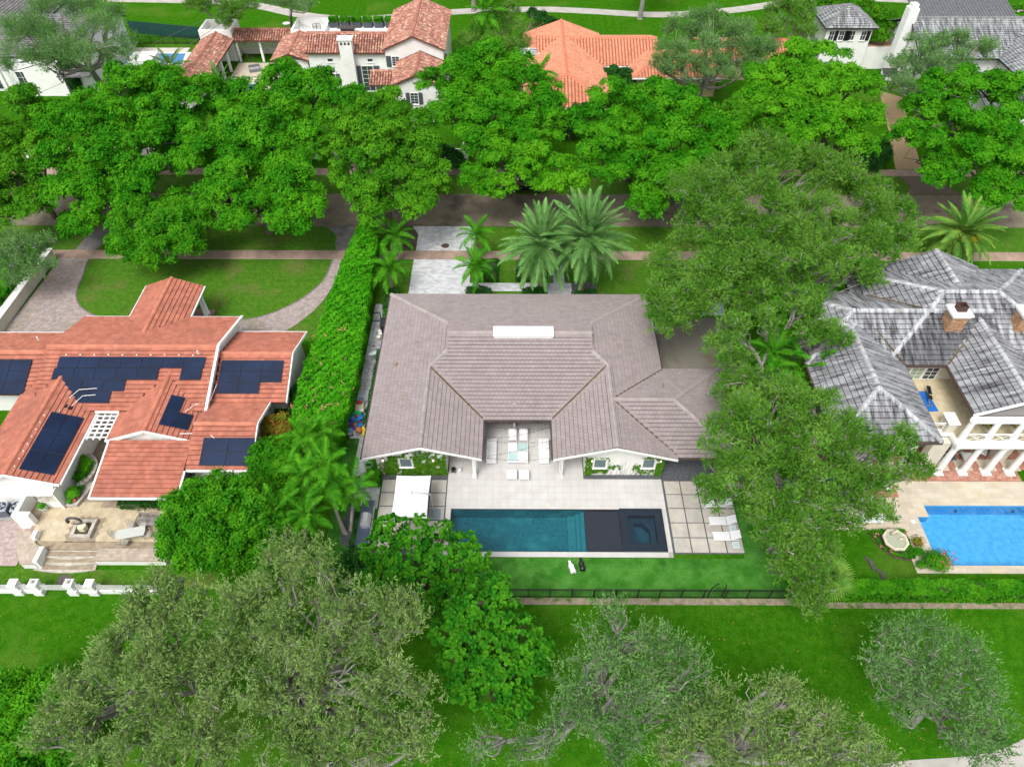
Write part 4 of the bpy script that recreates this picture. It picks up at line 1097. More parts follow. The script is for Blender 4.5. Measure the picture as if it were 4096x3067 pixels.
# white fence on the golf side
fc = thing('fence', 'white picket fence with pillars on low wall beside the golf lawn', 'fence', (-33, 22.2, 0))
pil = [(-40.5, 1.25), (-34.0, 1.25), (-32.6, 1.15), (-30.2, 1.15), (-28.8, 1.25)]
for x, h in pil:
    q = MB().bbox(x - .32, x + .32, 21.95, 22.59, 0, .55, .01).bbox(x - .24, x + .24, 22.03, 22.51, .552, 1.25, .01).bbox(x - .3, x + .3, 21.97, 22.57, 1.252, 1.34, .02).build('pillar', white, fc)
    if x in (-32.6, -30.2): MB().lathe([(.11, 0), (.12, .16), (.13, .18), (.13, .24), (.05, .26)], (x, 22.27, 1.345), 10).build('lantern', mat('lantern_glass', (.45, .45, .42), rough=.3), q)
spans = [(-46, -40.85), (-40.15, -34.35), (-33.65, -32.95), (-32.25, -30.55), (-29.85, -29.15), (-28.45, -24.5)]
for i, (a, c) in enumerate(spans):
    if i != 3: MB().box(a, c, 22.12, 22.40, 0, .38).build('low_wall', white, fc)
    MB().box(a, c, 22.25, 22.29, .47, .53).build('rail', white, fc); MB().box(a, c, 22.25, 22.29, .92, .97).build('rail', white, fc)
jj = job(fc, 'picket', (lambda m: (m.v, m.f))(MB().prism_y([(-.033, .40), (.033, .40), (.033, 1.06), (0, 1.14), (-.033, 1.06)], -.02, .02)), white, 130)
fc_off = Matrix.Identity(4)
for a, c in spans:
    k = int((c - a) / .13)
    for i in range(k): jj['M'].append(fc_off @ Matrix.Translation((a + (i + .5) * (c - a) / k, 22.21, 0)))
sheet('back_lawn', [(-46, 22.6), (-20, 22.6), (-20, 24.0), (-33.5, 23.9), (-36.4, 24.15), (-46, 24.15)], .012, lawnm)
props(MB().box(-31.9, -31.0, 22.75, 23.5, .013, .025).build('doormat', mat('stone_mat', (.12, .10, .09), (.08, .07, .06), 5)), 'dark stone mat on grass inside the white fence gate', 'mat')
# ================================================================== the right house, streaked grey tiles
gst = streakroof('streaked_grey_tile', (.036, .037, .042), (.42, .43, .45), .07, (.36, .70))
gsu = mat('grey_underlay', (.02, .02, .022), rough=.9)
gsc = streakroof('streaked_ridge_tile', (.12, .125, .13), (.52, .53, .54), .08, (.35, .6))
rh = thing('house', 'white two-storey house with streaked grey tile roof, columns and balcony', 'house', (32, 40, 0))
rr_ = Roof(rh, gst, .33, .40, .42, under=gsu, capmat=gsc, t=.06, g=.001)
rr_.block(22.6, 30.1, 30.65, 44.5, 6.4, 'y', 'hip', 'hip', .42)
rr_.block(22.6, 38.0, 38.1, 46.7, 6.4, 'x', 'hip', 'open', .42)
rr_.block(28.65, 44.75, 38.1, 49.8, 6.4, 'x', 'hip', 'hip', .42)
rr_.block(32.3, 41.0, 44.0, 50.25, 6.4, 'y', 'open', 'gable', .42)
rr_.block(33.45, 40.2, 33.0, 43.0, 6.4, 'y', 'gable', 'open', .46)
rr_.build(thick=.2)
for a, c in (((27.8, 42.0, 8.0), (30.1, 38.1, 6.5)), ((33.5, 38.1, 6.5), (36.8, 41.4, 7.9)), ((28.7, 44.5, 8.0), (33.4, 42.5, 8.1))):
    MB().beam(a, c, .12, .05).build('valley_flashing', litm, rh)
brn = mat('brown_fascia', (.10, .065, .05), (.07, .05, .04), 3, rough=.6)
for a in ((30.1, 30.2, 30.65, 38.1), (22.5, 22.6, 30.65, 46.7), (33.35, 33.45, 33.0, 38.1)): MB().box(*a, 6.2, 6.38).build('gutter', brn, rh)
for a in ((22.6, 30.1, 30.52, 30.65), (30.2, 33.35, 38.0, 38.1)): MB().box(*a, 6.18, 6.38).build('gutter', brn, rh)
# walls
MB().box(23.2, 29.7, 36.0, 46.2, 0, 6.3).build('wall', cream, rh)
MB().box(29.71, 44.2, 38.9, 49.3, 0, 6.3).build('wall', cream, rh)
MB().prism_y([(33.4, 6.35), (36.82, 7.85), (40.25, 6.35), (40.25, 6.2), (33.4, 6.2)], 33.12, 33.22).build('gable_board', mat('grey_siding', (.28, .26, .25), (.22, .2, .2), 8, stretch=(.2, .2, 12)), rh)
MB().box(33.2, 45, 32.55, 33.0, 6.05, 6.32).build('entablature', white, rh)
MB().beam((33.3, 33.05, 6.36), (36.85, 33.05, 7.95), .12, .2).build('barge_board', white, rh)
# balcony
bal = MB().prism(ccw([(29.71, 33.35), (32.9, 33.35), (32.9, 32.15), (46, 32.15), (46, 38.89), (29.71, 38.89)]), 3.55, 3.95).build('balcony_slab', white, rh)
bt = MB().prism(ccw([(29.75, 33.6), (33.1, 33.6), (33.1, 32.5), (46, 32.5), (46, 38.88), (29.75, 38.88)]), 3.952, 3.965).build('balcony_floor', beige, rh)
trav = mat('travertine', (.53, .475, .385), (.47, .415, .325), 1.1, 5, rough=.7, island=.08, c3=(.52, .42, .24), i3=.28, s3=.6)
jj = job(bt, 'balcony_tile', flat_unit(.59, .59, .015, .003), mat('balcony_stone', (.56, .48, .32), (.50, .42, .27), 1.4, island=.07), 60)
pave(jj, [[(29.8, 33.6), (33.2, 33.6), (33.2, 38.8), (29.8, 38.8)], [(33.2, 32.6), (42, 32.6), (42, 38.8), (33.2, 38.8)]], .6, .6, 3.96, .015, stagger=.5)
MB().box(29.71, 32.79, 33.25, 33.34, 3.75, 4.05).build('balcony_moulding', white, rh); MB().box(32.80, 32.89, 32.05, 33.34, 3.75, 4.052).build('balcony_moulding', white, rh); MB().box(32.90, 46, 32.05, 32.14, 3.75, 4.05).build('balcony_moulding', white, rh)
def rail(x0, x1, y, z=3.97, h=.95):
    t = MB()
    t.box(x0, x1, y - .03, y + .03, z + h - .07, z + h); t.box(x0, x1, y - .03, y + .03, z + .06, z + .12)
    t.box(x0, x0 + .05, y - .025, y + .025, z + .12, z + h - .07); t.box(x1 - .05, x1, y - .025, y + .025, z + .12, z + h - .07)
    L, zb, zt = x1 - x0, z + .12, z + h - .07
    t.beam((x0, y, zb), (x1, y, zt), .03); t.beam((x0, y, zt), (x1, y, zb), .03)
    for k in (.22, .36):
        t.beam((x0 + L * k, y, zt), (x0 + L * .5, y, zb + (zt - zb) * (.5 + k * .0 + (.5 - k) * .0)), .025); t.beam((x0, y, zb + (zt - zb) * k), (x0 + L * .5 - L * k * .5, y, zb), .025)
        t.beam((x1 - L * k, y, zb), (x0 + L * .5, y, zb + (zt - zb) * .5), .025); t.beam((x1, y, zt - (zt - zb) * k), (x1 - L * .5 + L * k * .5, y, zt), .025)
    t.build('railing', white, rh)
rail(30.2, 32.2, 33.55)
colx = [33.2, 35.1, 36.95, 38.8, 40.65, 42.5]
for i in range(5): rail(colx[i] + .22, colx[i + 1] - .22, 32.5)
pr = [(.34, 0), (.34, .1), (.30, .12), (.31, .2), (.27, .26), (.245, .4), (.25, 1.4), (.21, 3.0), (.24, 3.04), (.21, 3.1), (.29, 3.16), (.29, 3.26)]
for x in colx[:5]:
    MB().lathe(pr, (x, 32.5, .16), 16).build('column', white, rh, smooth=False)
    MB().box(x - .36, x + .36, 32.14, 32.86, .12, .22).build('column_base', white, rh)
    MB().lathe([(r * .92, z * .72) for r, z in pr], (x, 32.62, 3.97), 16).build('column', white, rh)
MB().box(32.3, 32.95, 33.3, 34.3, 3.96, 5.05).build('pier', cream, rh); MB().box(32.2, 33.05, 33.2, 34.4, 5.052, 5.15).build('pier_cap', white, rh)
for x0, x1, y0, y1 in ((31.6, 32.9, 32.7, 33.3), (38.0, 39.0, 33.6, 34.6)): MB().box(x0, x1, y0, y1, 0.1, 3.54).build('pier', cream, rh)
# tall porch columns of the west wing
for x, y in ((28.75, 31.1), (26.1, 31.1), (23.4, 31.1), (29.5, 34.4)):
    MB().lathe([(.38, 0), (.38, .12), (.32, .15), (.34, .24), (.29, .3), (.27, 1.5), (.22, 5.6), (.26, 5.65), (.23, 5.75), (.32, 5.85), (.32, 6.0)], (x, y, .15), 16).build('column', white, rh)
window(rh, (31.0, 38.9, 5.05), .95, 2.1, 'x', -1, 2, 5, pane=mat('green_curtain_glass', (.28, .36, .26), (.34, .42, .32), 9, stretch=(4, 1, .2), rough=.3), sill=False)
window(rh, (32.1, 38.9, 5.05), .95, 2.1, 'x', -1, 2, 5, pane=mat('green_curtain_glass', (.28, .36, .26)), sill=False)
window(rh, (33.25, 38.9, 5.05), .95, 2.1, 'x', -1, 2, 5, sill=False)
MB().box(34.3, 34.45, 38.75, 38.89, 5.5, 5.8).build('wall_lantern', lampm, rh)
# chimneys
brickc = mat('tan_brick', (.40, .25, .14), (.27, .16, .10), 7, 3, rough=.9, stretch=(1, 1, 2.4), bump=.3)
def chimney(x0, x1, y0, y1, z0, z1, nm):
    c = MB().box(x0, x1, y0, y1, z0, z1).build('chimney', mat('mortar', (.34, .28, .22), rough=.95), rh)
    jb = job(c, 'brick', flat_unit(.25, .06, .085, .004), mat('chimney_brick', (.42, .255, .15), (.30, .17, .10), 3, island=.28), 220)
    jb2 = job(c, 'brick', flat_unit(.06, .25, .085, .004), mat('chimney_brick', (.42, .255, .15)), 150)
    k = 0
    z = z0
    while z + .1 < z1:
        off = (k % 2) * .13
        x = x0 - off
        while x < x1 - .02:
            a_, c_ = max(x, x0 - .012), min(x + .25, x1 + .012)
            if c_ - a_ > .03: jb['M'].append(Matrix.Translation(((a_ + c_) / 2, y0 - .012, z)) @ Matrix.Diagonal(((c_ - a_) / .25, 1, 1, 1)))
            x += .26
        y = y0 - off
        while y < y1 - .02:
            a_, c_ = max(y, y0 + .02), min(y + .25, y1)
            if c_ - a_ > .03: jb2['M'].append(Matrix.Translation((x0 - .012, (a_ + c_) / 2, z)) @ Matrix.Diagonal((1, (c_ - a_) / .25, 1, 1)))
            y += .26
        z += .095; k += 1
    MB().box(x0 - .12, x1 + .12, y0 - .12, y1 + .12, z1 + .002, z1 + .16).box(x0 - .2, x1 + .2, y0 - .2, y1 + .2, z1 + .162, z1 + .3).build('chimney_cap', white, c)
    f = MB(); a, d, e, g = x0 + .28, x1 - .22, y0 + .3, y1 - .12
    for q in ((a, d, e, e + .06), (a, d, g - .06, g), (a, a + .06, e + .06, g - .06), (d - .06, d, e + .06, g - .06)): f.box(*q, z1 + .302, z1 + .8)
    f.build('flue', mat('rust_flue', (.09, .045, .035), (.06, .03, .028), 6, rough=.7), c)
chimney(33.85, 35.05, 40.7, 41.75, 6.9, 8.95, 'a')
chimney(39.25, 40.45, 40.7, 41.75, 6.9, 8.95, 'b')
roof_vent(rg(7, 1165, 920, 7.4), .1, .3, rh); roof_vent(rg(7, 1035, 945, 7.3), .12, .25, rh)

# patio floors and pool deck
MB().prism(ccw([(22.9, 30.2), (29.4, 30.2), (29.4, 31.7), (39.5, 31.7), (39.5, 32.8), (46, 32.8), (46, 38.9), (22.9, 38.9)]), 0, .10).build('brick_patio', mat('patio_brick', (.30, .12, .085), (.42, .22, .16), 7, 4, rough=.9, island=.1, bump=.2)).__setitem__('kind', 'structure')
bp = bpy.data.objects['brick_patio']
jj = job(bp, 'brick', flat_unit(.20, .095, .02, .004), mat('patio_brick_piece', (.36, .15, .105), (.46, .27, .20), 4, island=.22), 260)
pave(jj, [[(32.85, 31.75), (39.45, 31.75), (39.45, 32.6), (32.85, 32.6)]], .21, .105, .095, .02)
jj = job(bp, 'patio_slab', flat_unit(1.25, 1.1, .025, .006), trav, 60)
for ix in range(12):
    for iy in range(4):
        x, y = 24.0 + ix * 1.85 if ix < 5 else 33.0 + (ix - 5) * 1.87 + .65, 33.2 + iy * 1.6
        jj['M'].append(Matrix.Translation((x, y, .09)))
dkr = MB()
for a in ((20.3, 28.75, 27.35, 31.69), (28.76, 30.2, 25.0, 31.69), (30.2, 31.05, 28.5, 31.69), (31.05, 62, 29.5, 31.69), (28.45, 30.2, 23.9, 25.0), (30.2, 31.05, 23.9, 25.4), (31.05, 62, 23.9, 24.5)): dkr.box(*a, -.05, .03)
dr = props(dkr.build('travertine_deck', mat('travertine_joint', (.45, .39, .29), rough=.9)), kind='structure')
jj = job(dr, 'travertine_slab', flat_unit(.89, .44, .03, .006), trav, 300)
pave(jj, [[(20.3, 27.35), (30.2, 27.35), (30.2, 31.69), (20.3, 31.69)], [(28.75, 25.0), (30.2, 25.0), (30.2, 27.35), (28.75, 27.35)], [(30.2, 28.5), (31.05, 28.5), (31.05, 31.69), (30.2, 31.69)], [(31.05, 29.5), (48, 29.5), (48, 31.69), (31.05, 31.69)], [(28.45, 23.9), (30.2, 23.9), (30.2, 25.0), (28.45, 25.0)], [(30.2, 23.9), (31.05, 23.9), (31.05, 25.4), (30.2, 25.4)], [(31.05, 23.9), (48, 23.9), (48, 24.5), (31.05, 24.5)]], .9, .45, .012, .03, jitter=.002)
rp = thing('swimming_pool', 'bright blue swimming pool on pale travertine deck', 'swimming pool', (36, 27, 0))
bluep = mat('blue_pool_plaster', (.13, .47, .80), (.22, .56, .86), 2.5, 4, rough=.7)
MB().box(30.2, 62, 24.5, 29.5, -1.6, -1.2).build('basin', bluep, rp)
pw_ = MB()
for a in ((31.05, 62, 29.47, 29.52), (31.05, 62, 24.48, 24.53), (31.02, 31.07, 24.53, 25.4), (31.02, 31.07, 28.5, 29.47), (30.2, 31.02, 28.47, 28.52), (30.2, 31.02, 25.38, 25.43), (30.17, 30.22, 25.43, 28.47)): pw_.box(*a, -1.5, -.001)
pw_.build('basin_wall', mat('blue_tile_band', (.085, .34, .66), (.12, .42, .72), 8, rough=.4), rp)
w2 = watermat('blue_water', (.76, .93, .98), 1.3, .6)
MB().box(31.07, 62, 24.53, 29.47, -.095, -.09).build('water', w2, rp); MB().box(30.22, 31.07, 25.43, 28.47, -.095, -.09).build('water', w2, rp)
MB().box(30.3, 31.0, 25.6, 28.4, -1.5, -.5).build('pool_step', bluep, rp)
for px, py in ((1610, 1085), (2105, 1085)):
    q = rg(11, px, py, -.6); MB().lathe([(.12, 0), (.12, .02), (.08, .03)], (q.x, 29.40, -.6), 10).build('pool_light', dark, rp)
# flower bed with fountain
bed = sheet('flower_bed', [(25.9, 27.32), (28.75, 27.32), (28.8, 25.0), (28.2, 24.85), (27.2, 25.1), (26.4, 26.0)], .03, soil)
ft = thing('fountain', 'octagonal pale stone fountain in clipped green bed', 'fountain', (27.45, 26.15, 0))
MB().lathe([(.35, 0), (.3, .3), (.45, .45), (.85, .62), (.92, .66), (.92, .78), (.74, .78), (.70, .68), (.1, .66)], (0, 0, 0), 8).local('basin', mat('cast_stone', (.60, .56, .42), (.48, .44, .33), 4, rough=.9), ft)
MB().lathe([(.70, .70), (.70, .72)], (0, 0, 0), 8).local('water', mat('fountain_water', (.36, .38, .28), rough=.1, spec=.5), ft)
MB().tube([(-.15, .5, .7), (-.05, .42, 1.0), (.1, .5, 1.15), (.25, .5, .95), (.3, .55, .8)], [.12, .14, .1, .13, .08], 7).local('figure', mat('cast_stone', (.60, .56, .42)), ft, True)
MB().tube([(.55, .1, .78), (.35, .0, .85), (.15, -.05, .8)], [.08, .1, .05], 6).local('figure', mat('cast_stone', (.6, .56, .42)), ft, True)
ed = thing('stone_edging', 'line of dark edging stones curving across the lawn', 'edging', (24.5, 24.2, 0))
a, c = rg(11, 845, 1510), rg(15, 1010, 30)
for k in range(9):
    p = a.lerp(c, k / 8); p.x += .12 * math.sin(k * 1.3)
    MB().bbox(p.x - .16, p.x + .16, p.y - .1, p.y + .1, 0, .14, .04).build('stone', mat('dark_stone', (.10, .095, .085), (.06, .058, .05), 6), ed)
# balcony and patio furniture
mt = thing('exercise_mat', 'blue exercise mat on the stone balcony', 'mat', (32.35, 36.5, 3.976), R(3))
MB().bbox(-.42, .42, -1.05, 1.05, 0, .02, .008).local('mat', mat('blue_vinyl', (.015, .12, .42), (.02, .15, .5), 4, rough=.6), mt)
eb = thing('weight_bench', 'black adjustable weight bench standing on blue mat', 'weight bench', (32.4, 36.65, 3.998), R(-12))
MB().cushion(-.14, .14, .1, .95, .5, .6, .03).local('backrest', black, eb); MB().cushion(-.15, .15, -.35, .05, .42, .5, .03).local('seat', black, eb)
MB().beam((0, -.6, .08), (0, .8, .3), .07).box(-.25, .25, .7, .78, 0, .08).box(-.2, .2, -.7, -.62, 0, .08).beam((0, -.2, .1), (0, -.15, .42), .06).beam((0, .5, .22), (0, .5, .5), .06).local('frame', steel, eb)
bs = thing('planter_bowl', 'round pale stone bowl on balcony beside white doors', 'planter', (30.95, 37.6, 3.976))
MB().lathe([(.2, 0), (.34, .25), (.36, .34), (.30, .34), (.28, .26)], (0, 0, 0), 16).local('bowl', stone, bs); MB().lathe([(.28, .27), (.28, .28)], (0, 0, 0), 12).local('soil', soil, bs)
rug = thing('rug', 'navy rug with pale ring pattern on the columned patio', 'rug', (34.2, 34.8, .13), R(4))
MB().box(-.95, .95, -1.2, 1.2, 0, .012).local('rug', mat('navy_wool', (.018, .05, .12), (.025, .065, .15), 8), rug)
rgp = mat('pale_wool', (.45, .52, .54), rough=.9)
rp_ = MB()
for i in range(5):
    for k in range(6):
        rp_.lathe([(.155, .0125), (.155, .016), (.12, .016), (.12, .0125)], (-.76 + i * .38, -1.0 + k * .4, 0), 10)
rp_.local('ring_pattern', rgp, rug)
wick = mat('dark_wicker', (.05, .035, .025), (.08, .06, .04), 12, rough=.7)
cush = mat('white_cushion', (.76, .76, .75), (.70, .70, .70), 3, rough=.9)
ot = thing('ottoman', 'white cushioned ottoman between patio columns', 'ottoman', (36.05, 33.75, .13), R(-5))
MB().cushion(-.5, .5, -.38, .38, .28, .45, .06).local('cushion', cush, ot)
for x in (-.42, .42):
    for y in (-.3, .3): MB().tube([(x, y, .28), (x, y, 0)], .025, 5).local('leg', wick, ot)
ch = thing('armchair', 'white cushioned armchair with turquoise pillow on patio', 'armchair', (37.35, 34.4, .13), R(-35))
MB().cushion(-.4, .4, -.4, .4, .28, .46, .06).local('seat_cushion', cush, ch); MB().cushion(-.4, .4, .28, .48, .46, .95, .06).local('back_cushion', cush, ch)
MB().cushion(-.2, .2, .12, .26, .48, .78, .04).local('pillow', mat('turquoise_cloth', (.05, .42, .50), (.2, .6, .65), 8), ch)
for x in (-.47, .47):
    MB().tube([(x, -.42, 0), (x, -.42, .6), (x, .45, .6), (x, .45, 0)], .025, 5).tube([(x, -.42, .3), (x, .45, .3)], .02, 5).local('arm_frame', wick, ch)
st_ = thing('side_table', 'round dark wicker side table behind patio armchair', 'side table', (37.2, 35.6, .13))
MB().lathe([(.28, .48), (.30, .5), (.30, .52), (.05, .53)], (0, 0, 0), 14).local('table_top', wick, st_)
for a in (0, 90, 180, 270): MB().tube([(.25 * math.cos(R(a)), .25 * math.sin(R(a)), .48), (.2 * math.cos(R(a)), .2 * math.sin(R(a)), 0)], .018, 5).local('leg', wick, st_)
lime = mat('lime_cloth', (.38, .40, .05), (.30, .33, .04), 6)
for i, (x, lb) in enumerate(((36.0, 'lime green balcony chair nearer the pier'), (38.1, 'lime green balcony chair at the photo edge'))):
    t = thing('balcony_chair', lb, 'chair', (x, 33.9, 3.976), R(200), 'lime chairs on the balcony')
    MB().cushion(-.35, .35, -.35, .35, .3, .42, .05).local('seat', lime, t); MB().cushion(-.35, .35, .25, .42, .42, .95, .05).local('backrest', lime, t)
    for xx in (-.3, .3):
        for y in (-.3, .3): MB().tube([(xx, y, .3), (xx, y, 0)], .02, 5).local('leg', black, t)
def lounger(x, y, rz, label, group, m1, m2, z=.045):
    t = thing('sun_lounger', label, 'sun lounger', (x, y, z), rz, group)
    MB().box(-.95, .95, -.34, -.29, .24, .30).local('side_rail', m2, t); MB().box(-.95, .95, .29, .34, .24, .30).local('side_rail', m2, t)
    MB().box(-.95, .28, -.285, .285, .285, .305).local('seat_sling', m1, t)
    bk = MB().beam((.33, 0, .30), (.98, 0, .62), .60, .022); bk.local('backrest', m1, t)
    for yy in (-.31, .31):
        MB().beam((.33, yy, .30), (1.0, yy, .63), .035, .045).local('back_rail', m2, t)
        MB().beam((-.90, yy, .26), (-1.0, yy, 0), .05).local('leg', m2, t); MB().beam((.55, yy, .26), (.75, yy, 0), .05).local('leg', m2, t)
    MB().box(-.95, -.89, -.29, .29, .24, .30).local('end_rail', m2, t)
    MB().beam((.8, 0, .5), (.65, 0, .28), .4, .02).local('back_prop', m2, t)
    return t
sling = mat('white_sling', (.70, .71, .72), (.64, .65, .66), 30, 2, rough=.8)
whm = mat('white_metal', (.78, .78, .78), rough=.4)
lounger(26.6, 28.15, 0, 'white slatted lounger nearest the fountain bed', 'white loungers by the blue pool', sling, whm, .045)
lounger(26.2, 29.6, 0, 'white slatted lounger beside the tall porch column', 'white loungers by the blue pool', sling, whm, .045)
tbl = thing('dining_table', 'white outdoor table under the porch behind the oak', 'table', (26.3, 33.0, .1))
MB().lathe([(.85, .70), (.9, .72), (.9, .75), (.1, .76)], (0, 0, 0), 18).local('table_top', whm, tbl); MB().lathe([(.3, 0), (.1, .08), (.08, .7)], (0, 0, 0), 10).local('pedestal', whm, tbl)
for k, a in enumerate((20, 95, 170, 245, 320)):
    t = thing('dining_chair', ['white porch chair on the pier side of the porch table', 'white porch chair behind the porch table, house side', 'white porch chair on the oak side of the porch table', 'white porch chair of the porch table nearest the blue games table', 'white porch chair of the porch table nearest the tall column'][k], 'chair', (26.3 + 1.25 * math.cos(R(a)), 33.0 + 1.25 * math.sin(R(a)), .1), R(a - 90), 'porch chairs behind the oak')
    MB().cushion(-.25, .25, -.25, .25, .40, .46, .03).local('seat', whm, t)
    for i in range(5): MB().box(-.22 + i * .1, -.17 + i * .1, .22, .25, .46, .95).local('back_slat', whm, t)
    for x in (-.22, .22):
        for y in (-.22, .22): MB().tube([(x, y, .4), (x, y, 0)], .02, 5).local('leg', whm, t)
tt = thing('games_table', 'blue table tennis table half hidden by oak leaves', 'table', (24.2, 31.6, .1), R(10))
MB().box(-.76, .76, -1.1, 1.1, .70, .74).local('table_top', mat('blue_board', (.05, .17, .48), rough=.6), tt)
for x in (-.5, .5):
    for y in (-.8, .8): MB().tube([(x, y, .7), (x, y, 0)], .03, 5).local('leg', steel, tt)
pu = thing('kettle_grill', 'black round covered grill beside the patio pier', 'grill', (32.2, 32.2, .1))
MB().lathe([(.05, .45), (.28, .6), (.33, .8), (.28, 1.0), (.05, 1.1)], (0, 0, 0), 14).local('bowl', black, pu, True)
for a in (90, 210, 330): MB().tube([(.2 * math.cos(R(a)), .2 * math.sin(R(a)), .6), (.32 * math.cos(R(a)), .32 * math.sin(R(a)), 0)], .02, 5).local('leg', black, pu)
for i, (px, py, r_, h_, m_, lb) in enumerate(((1275, 1385, .3, .3, 4, 'low pot with bushy green and yellow plant by blue pool'), (1295, 1470, .28, .3, 4, 'brown pot with leafy plant at pool corner'), (1300, 1580, .2, .25, 4, 'small pot with fern at the deck edge'), (1380, 1560, .48, .6, 2, 'large dark blue pot with trailing pink bougainvillea'))):
    q = rg(11, px, py); pot(q.x, q.y, .043, r_, h_, potm[m_], lb, False, True, 20 + i)
props(MB().lathe([(.16, 0), (.16, .012), (.05, .014)], tuple(rg(11, 1255, 1190, .045)), 14).build('skimmer_lid', white), 'round white skimmer lid on travertine by blue pool', 'skimmer lid')
# ================================================================== the houses across the street
terr = mat('terracotta_barrel', (.40, .185, .135), (.29, .12, .09), 3, 4, rough=.85, island=.36, c3=(.56, .42, .29), i3=.5, s3=2.6)
terc = mat('terracotta_cap', (.40, .17, .12), (.30, .12, .09), 3, island=.2)
mun = mat('terracotta_under', (.12, .05, .035), rough=.9)
mh = thing('house', 'white villa with mottled terracotta barrel tile roofs and chimney', 'house', (-20, 98, 0))
mr = Roof(mh, terr, .36, .42, .42, True, under=mun, capmat=terc, t=.10, stagger=0)
mr.block(-28.2, -17.0, 96.4, 103.0, 5.5, 'x', 'gable', 'open', .42)
mr.block(-17.5, -9.2, 95.0, 108.5, 6.5, 'y', 'gable', 'gable', .42)
mr.block(-15.7, -9.3, 88.0, 97.5, 5.0, 'y', 'gable', 'open', .42)
mr.block(-33.2, -28.0, 97.0, 105.0, 4.2, 'y', 'gable', 'gable', .35)
mr.block(-41.2, -32.6, 106.0, 110.2, 3.2, 'x', 'gable', 'gable', .42)
mr.block(-45.7, -41.0, 91.5, 107.0, 3.2, 'y', 'gable', 'gable', .42)
mr.plane([[(-19.2, 91.5), (-15.8, 91.5), (-15.8, 94.0), (-19.2, 94.0)]], (-19.2, 91.5, 3.4), (0, 1), .4)
mr.build()
Wm = lambda *a, m=stucco: MB().box(*a).build('wall', m, mh)
Wm(-27.9, -17.3, 96.8, 102.6, 0, 5.45)
MB().prism_y([(-17.2, 0), (-9.5, 0), (-9.5, 6.45), (-13.35, 8.0), (-17.2, 6.45)], 95.3, 108.2).build('wall', stucco, mh)
MB().prism_y([(-15.4, 0), (-9.6, 0), (-9.6, 5.0), (-12.5, 6.15), (-15.4, 5.0)], 88.3, 95.29).build('wall', stucco, mh)
Wm(-32.9, -28.3, 97.4, 104.6, 0, 4.1)
Wm(-31.9, -27.0, 104.7, 109.2, 0, 4.3)
for a in ((-31.9, -27.0, 104.7, 105.0), (-31.9, -27.0, 108.9, 109.2), (-31.9, -31.6, 105.0, 108.9), (-27.3, -27.0, 105.0, 108.9)): MB().box(*a, 4.302, 5.2).build('parapet', stucco, mh)
Wm(-27.0, -17.25, 102.61, 108.8, 0, 4.5)
MB().box(-26.9, -17.3, 108.4, 108.79, 4.502, 5.3).build('parapet', stucco, mh)
Wm(-45.9, -41.2, 106.6, 110.7, 0, 3.5)
for a in ((-45.9, -41.2, 106.6, 106.9), (-45.9, -41.2, 110.4, 110.7), (-45.9, -45.6, 106.9, 110.4), (-41.5, -41.2, 106.9, 110.4)): MB().box(*a, 3.502, 4.4).build('parapet', stucco, mh)
Wm(-45.4, -43.0, 92.0, 104.5, 0, 3.1)
for y in (94, 97, 100, 103): MB().box(-41.5, -41.2, y, y + .3, 0, 3.2).build('column', white, mh)
for x in (-40.9, -37.5, -34.6): MB().box(x, x + .3, 106.3, 106.6, 0, 3.2).build('column', white, mh)
Wm(-41, -33, 109.2, 109.8, 0, 3.2)
ck = MB().box(-23.3, -21.6, 95.9, 97.0, 0, 7.3).box(-23.45, -21.45, 95.8, 97.1, 7.302, 7.5).build('chimney', stucco, mh)
for k in range(3):
    x = -22.95 + k * .5
    MB().prism_y([(x - .14, 6.75), (x + .14, 6.75), (x + .14, 6.98), (x, 7.12), (x - .14, 6.98)], 95.87, 95.895).build('chimney_opening', dark, ck)
shm = mat('grey_shutter', (.075, .085, .10), rough=.6)
def shutters(parent, x, y, z, w, h, open_=.55, m=None):
    for s in (-1, 1): MB().box(*(sorted((x + s * (w / 2 + .12), x + s * (w / 2 + .12 + open_)))), y - .09, y - .02, z - h / 2, z + h / 2).build('shutter', m or shm, parent)
window(mh, (-20.15, 96.8, 1.9), 1.5, 3.4, 'x', -1, 2, 6, sill=False); shutters(mh, -20.15, 96.8, 1.9, 1.5, 3.5, .8)
window(mh, (-25.0, 96.8, 4.4), .7, .4, 'x', -1, 1, 1); window(mh, (-19.6, 96.8, 4.4), .7, .4, 'x', -1, 1, 1)
window(mh, (-15.9, 95.3, 4.9), .9, 1.2, 'x', -1, 2, 4); MB().box(-17.15, -16.5, 95.2, 95.28, 4.2, 5.6).build('shutter', shm, mh)
window(mh, (-12.9, 88.3, 3.2), .9, 1.4, 'x', -1, 2, 4); shutters(mh, -12.9, 88.3, 3.2, .9, 1.5, .5)
window(mh, (-25.2, 96.8, 1.8), 1.0, 1.4, 'x', -1, 2, 3); shutters(mh, -25.2, 96.8, 1.8, 1.0, 1.5, .5)
for k in range(3): MB().box(-12.9 + k * .22, -12.78 + k * .22, 88.27, 88.31, 5.2, 5.3).build('vent_hole', dark, mh)
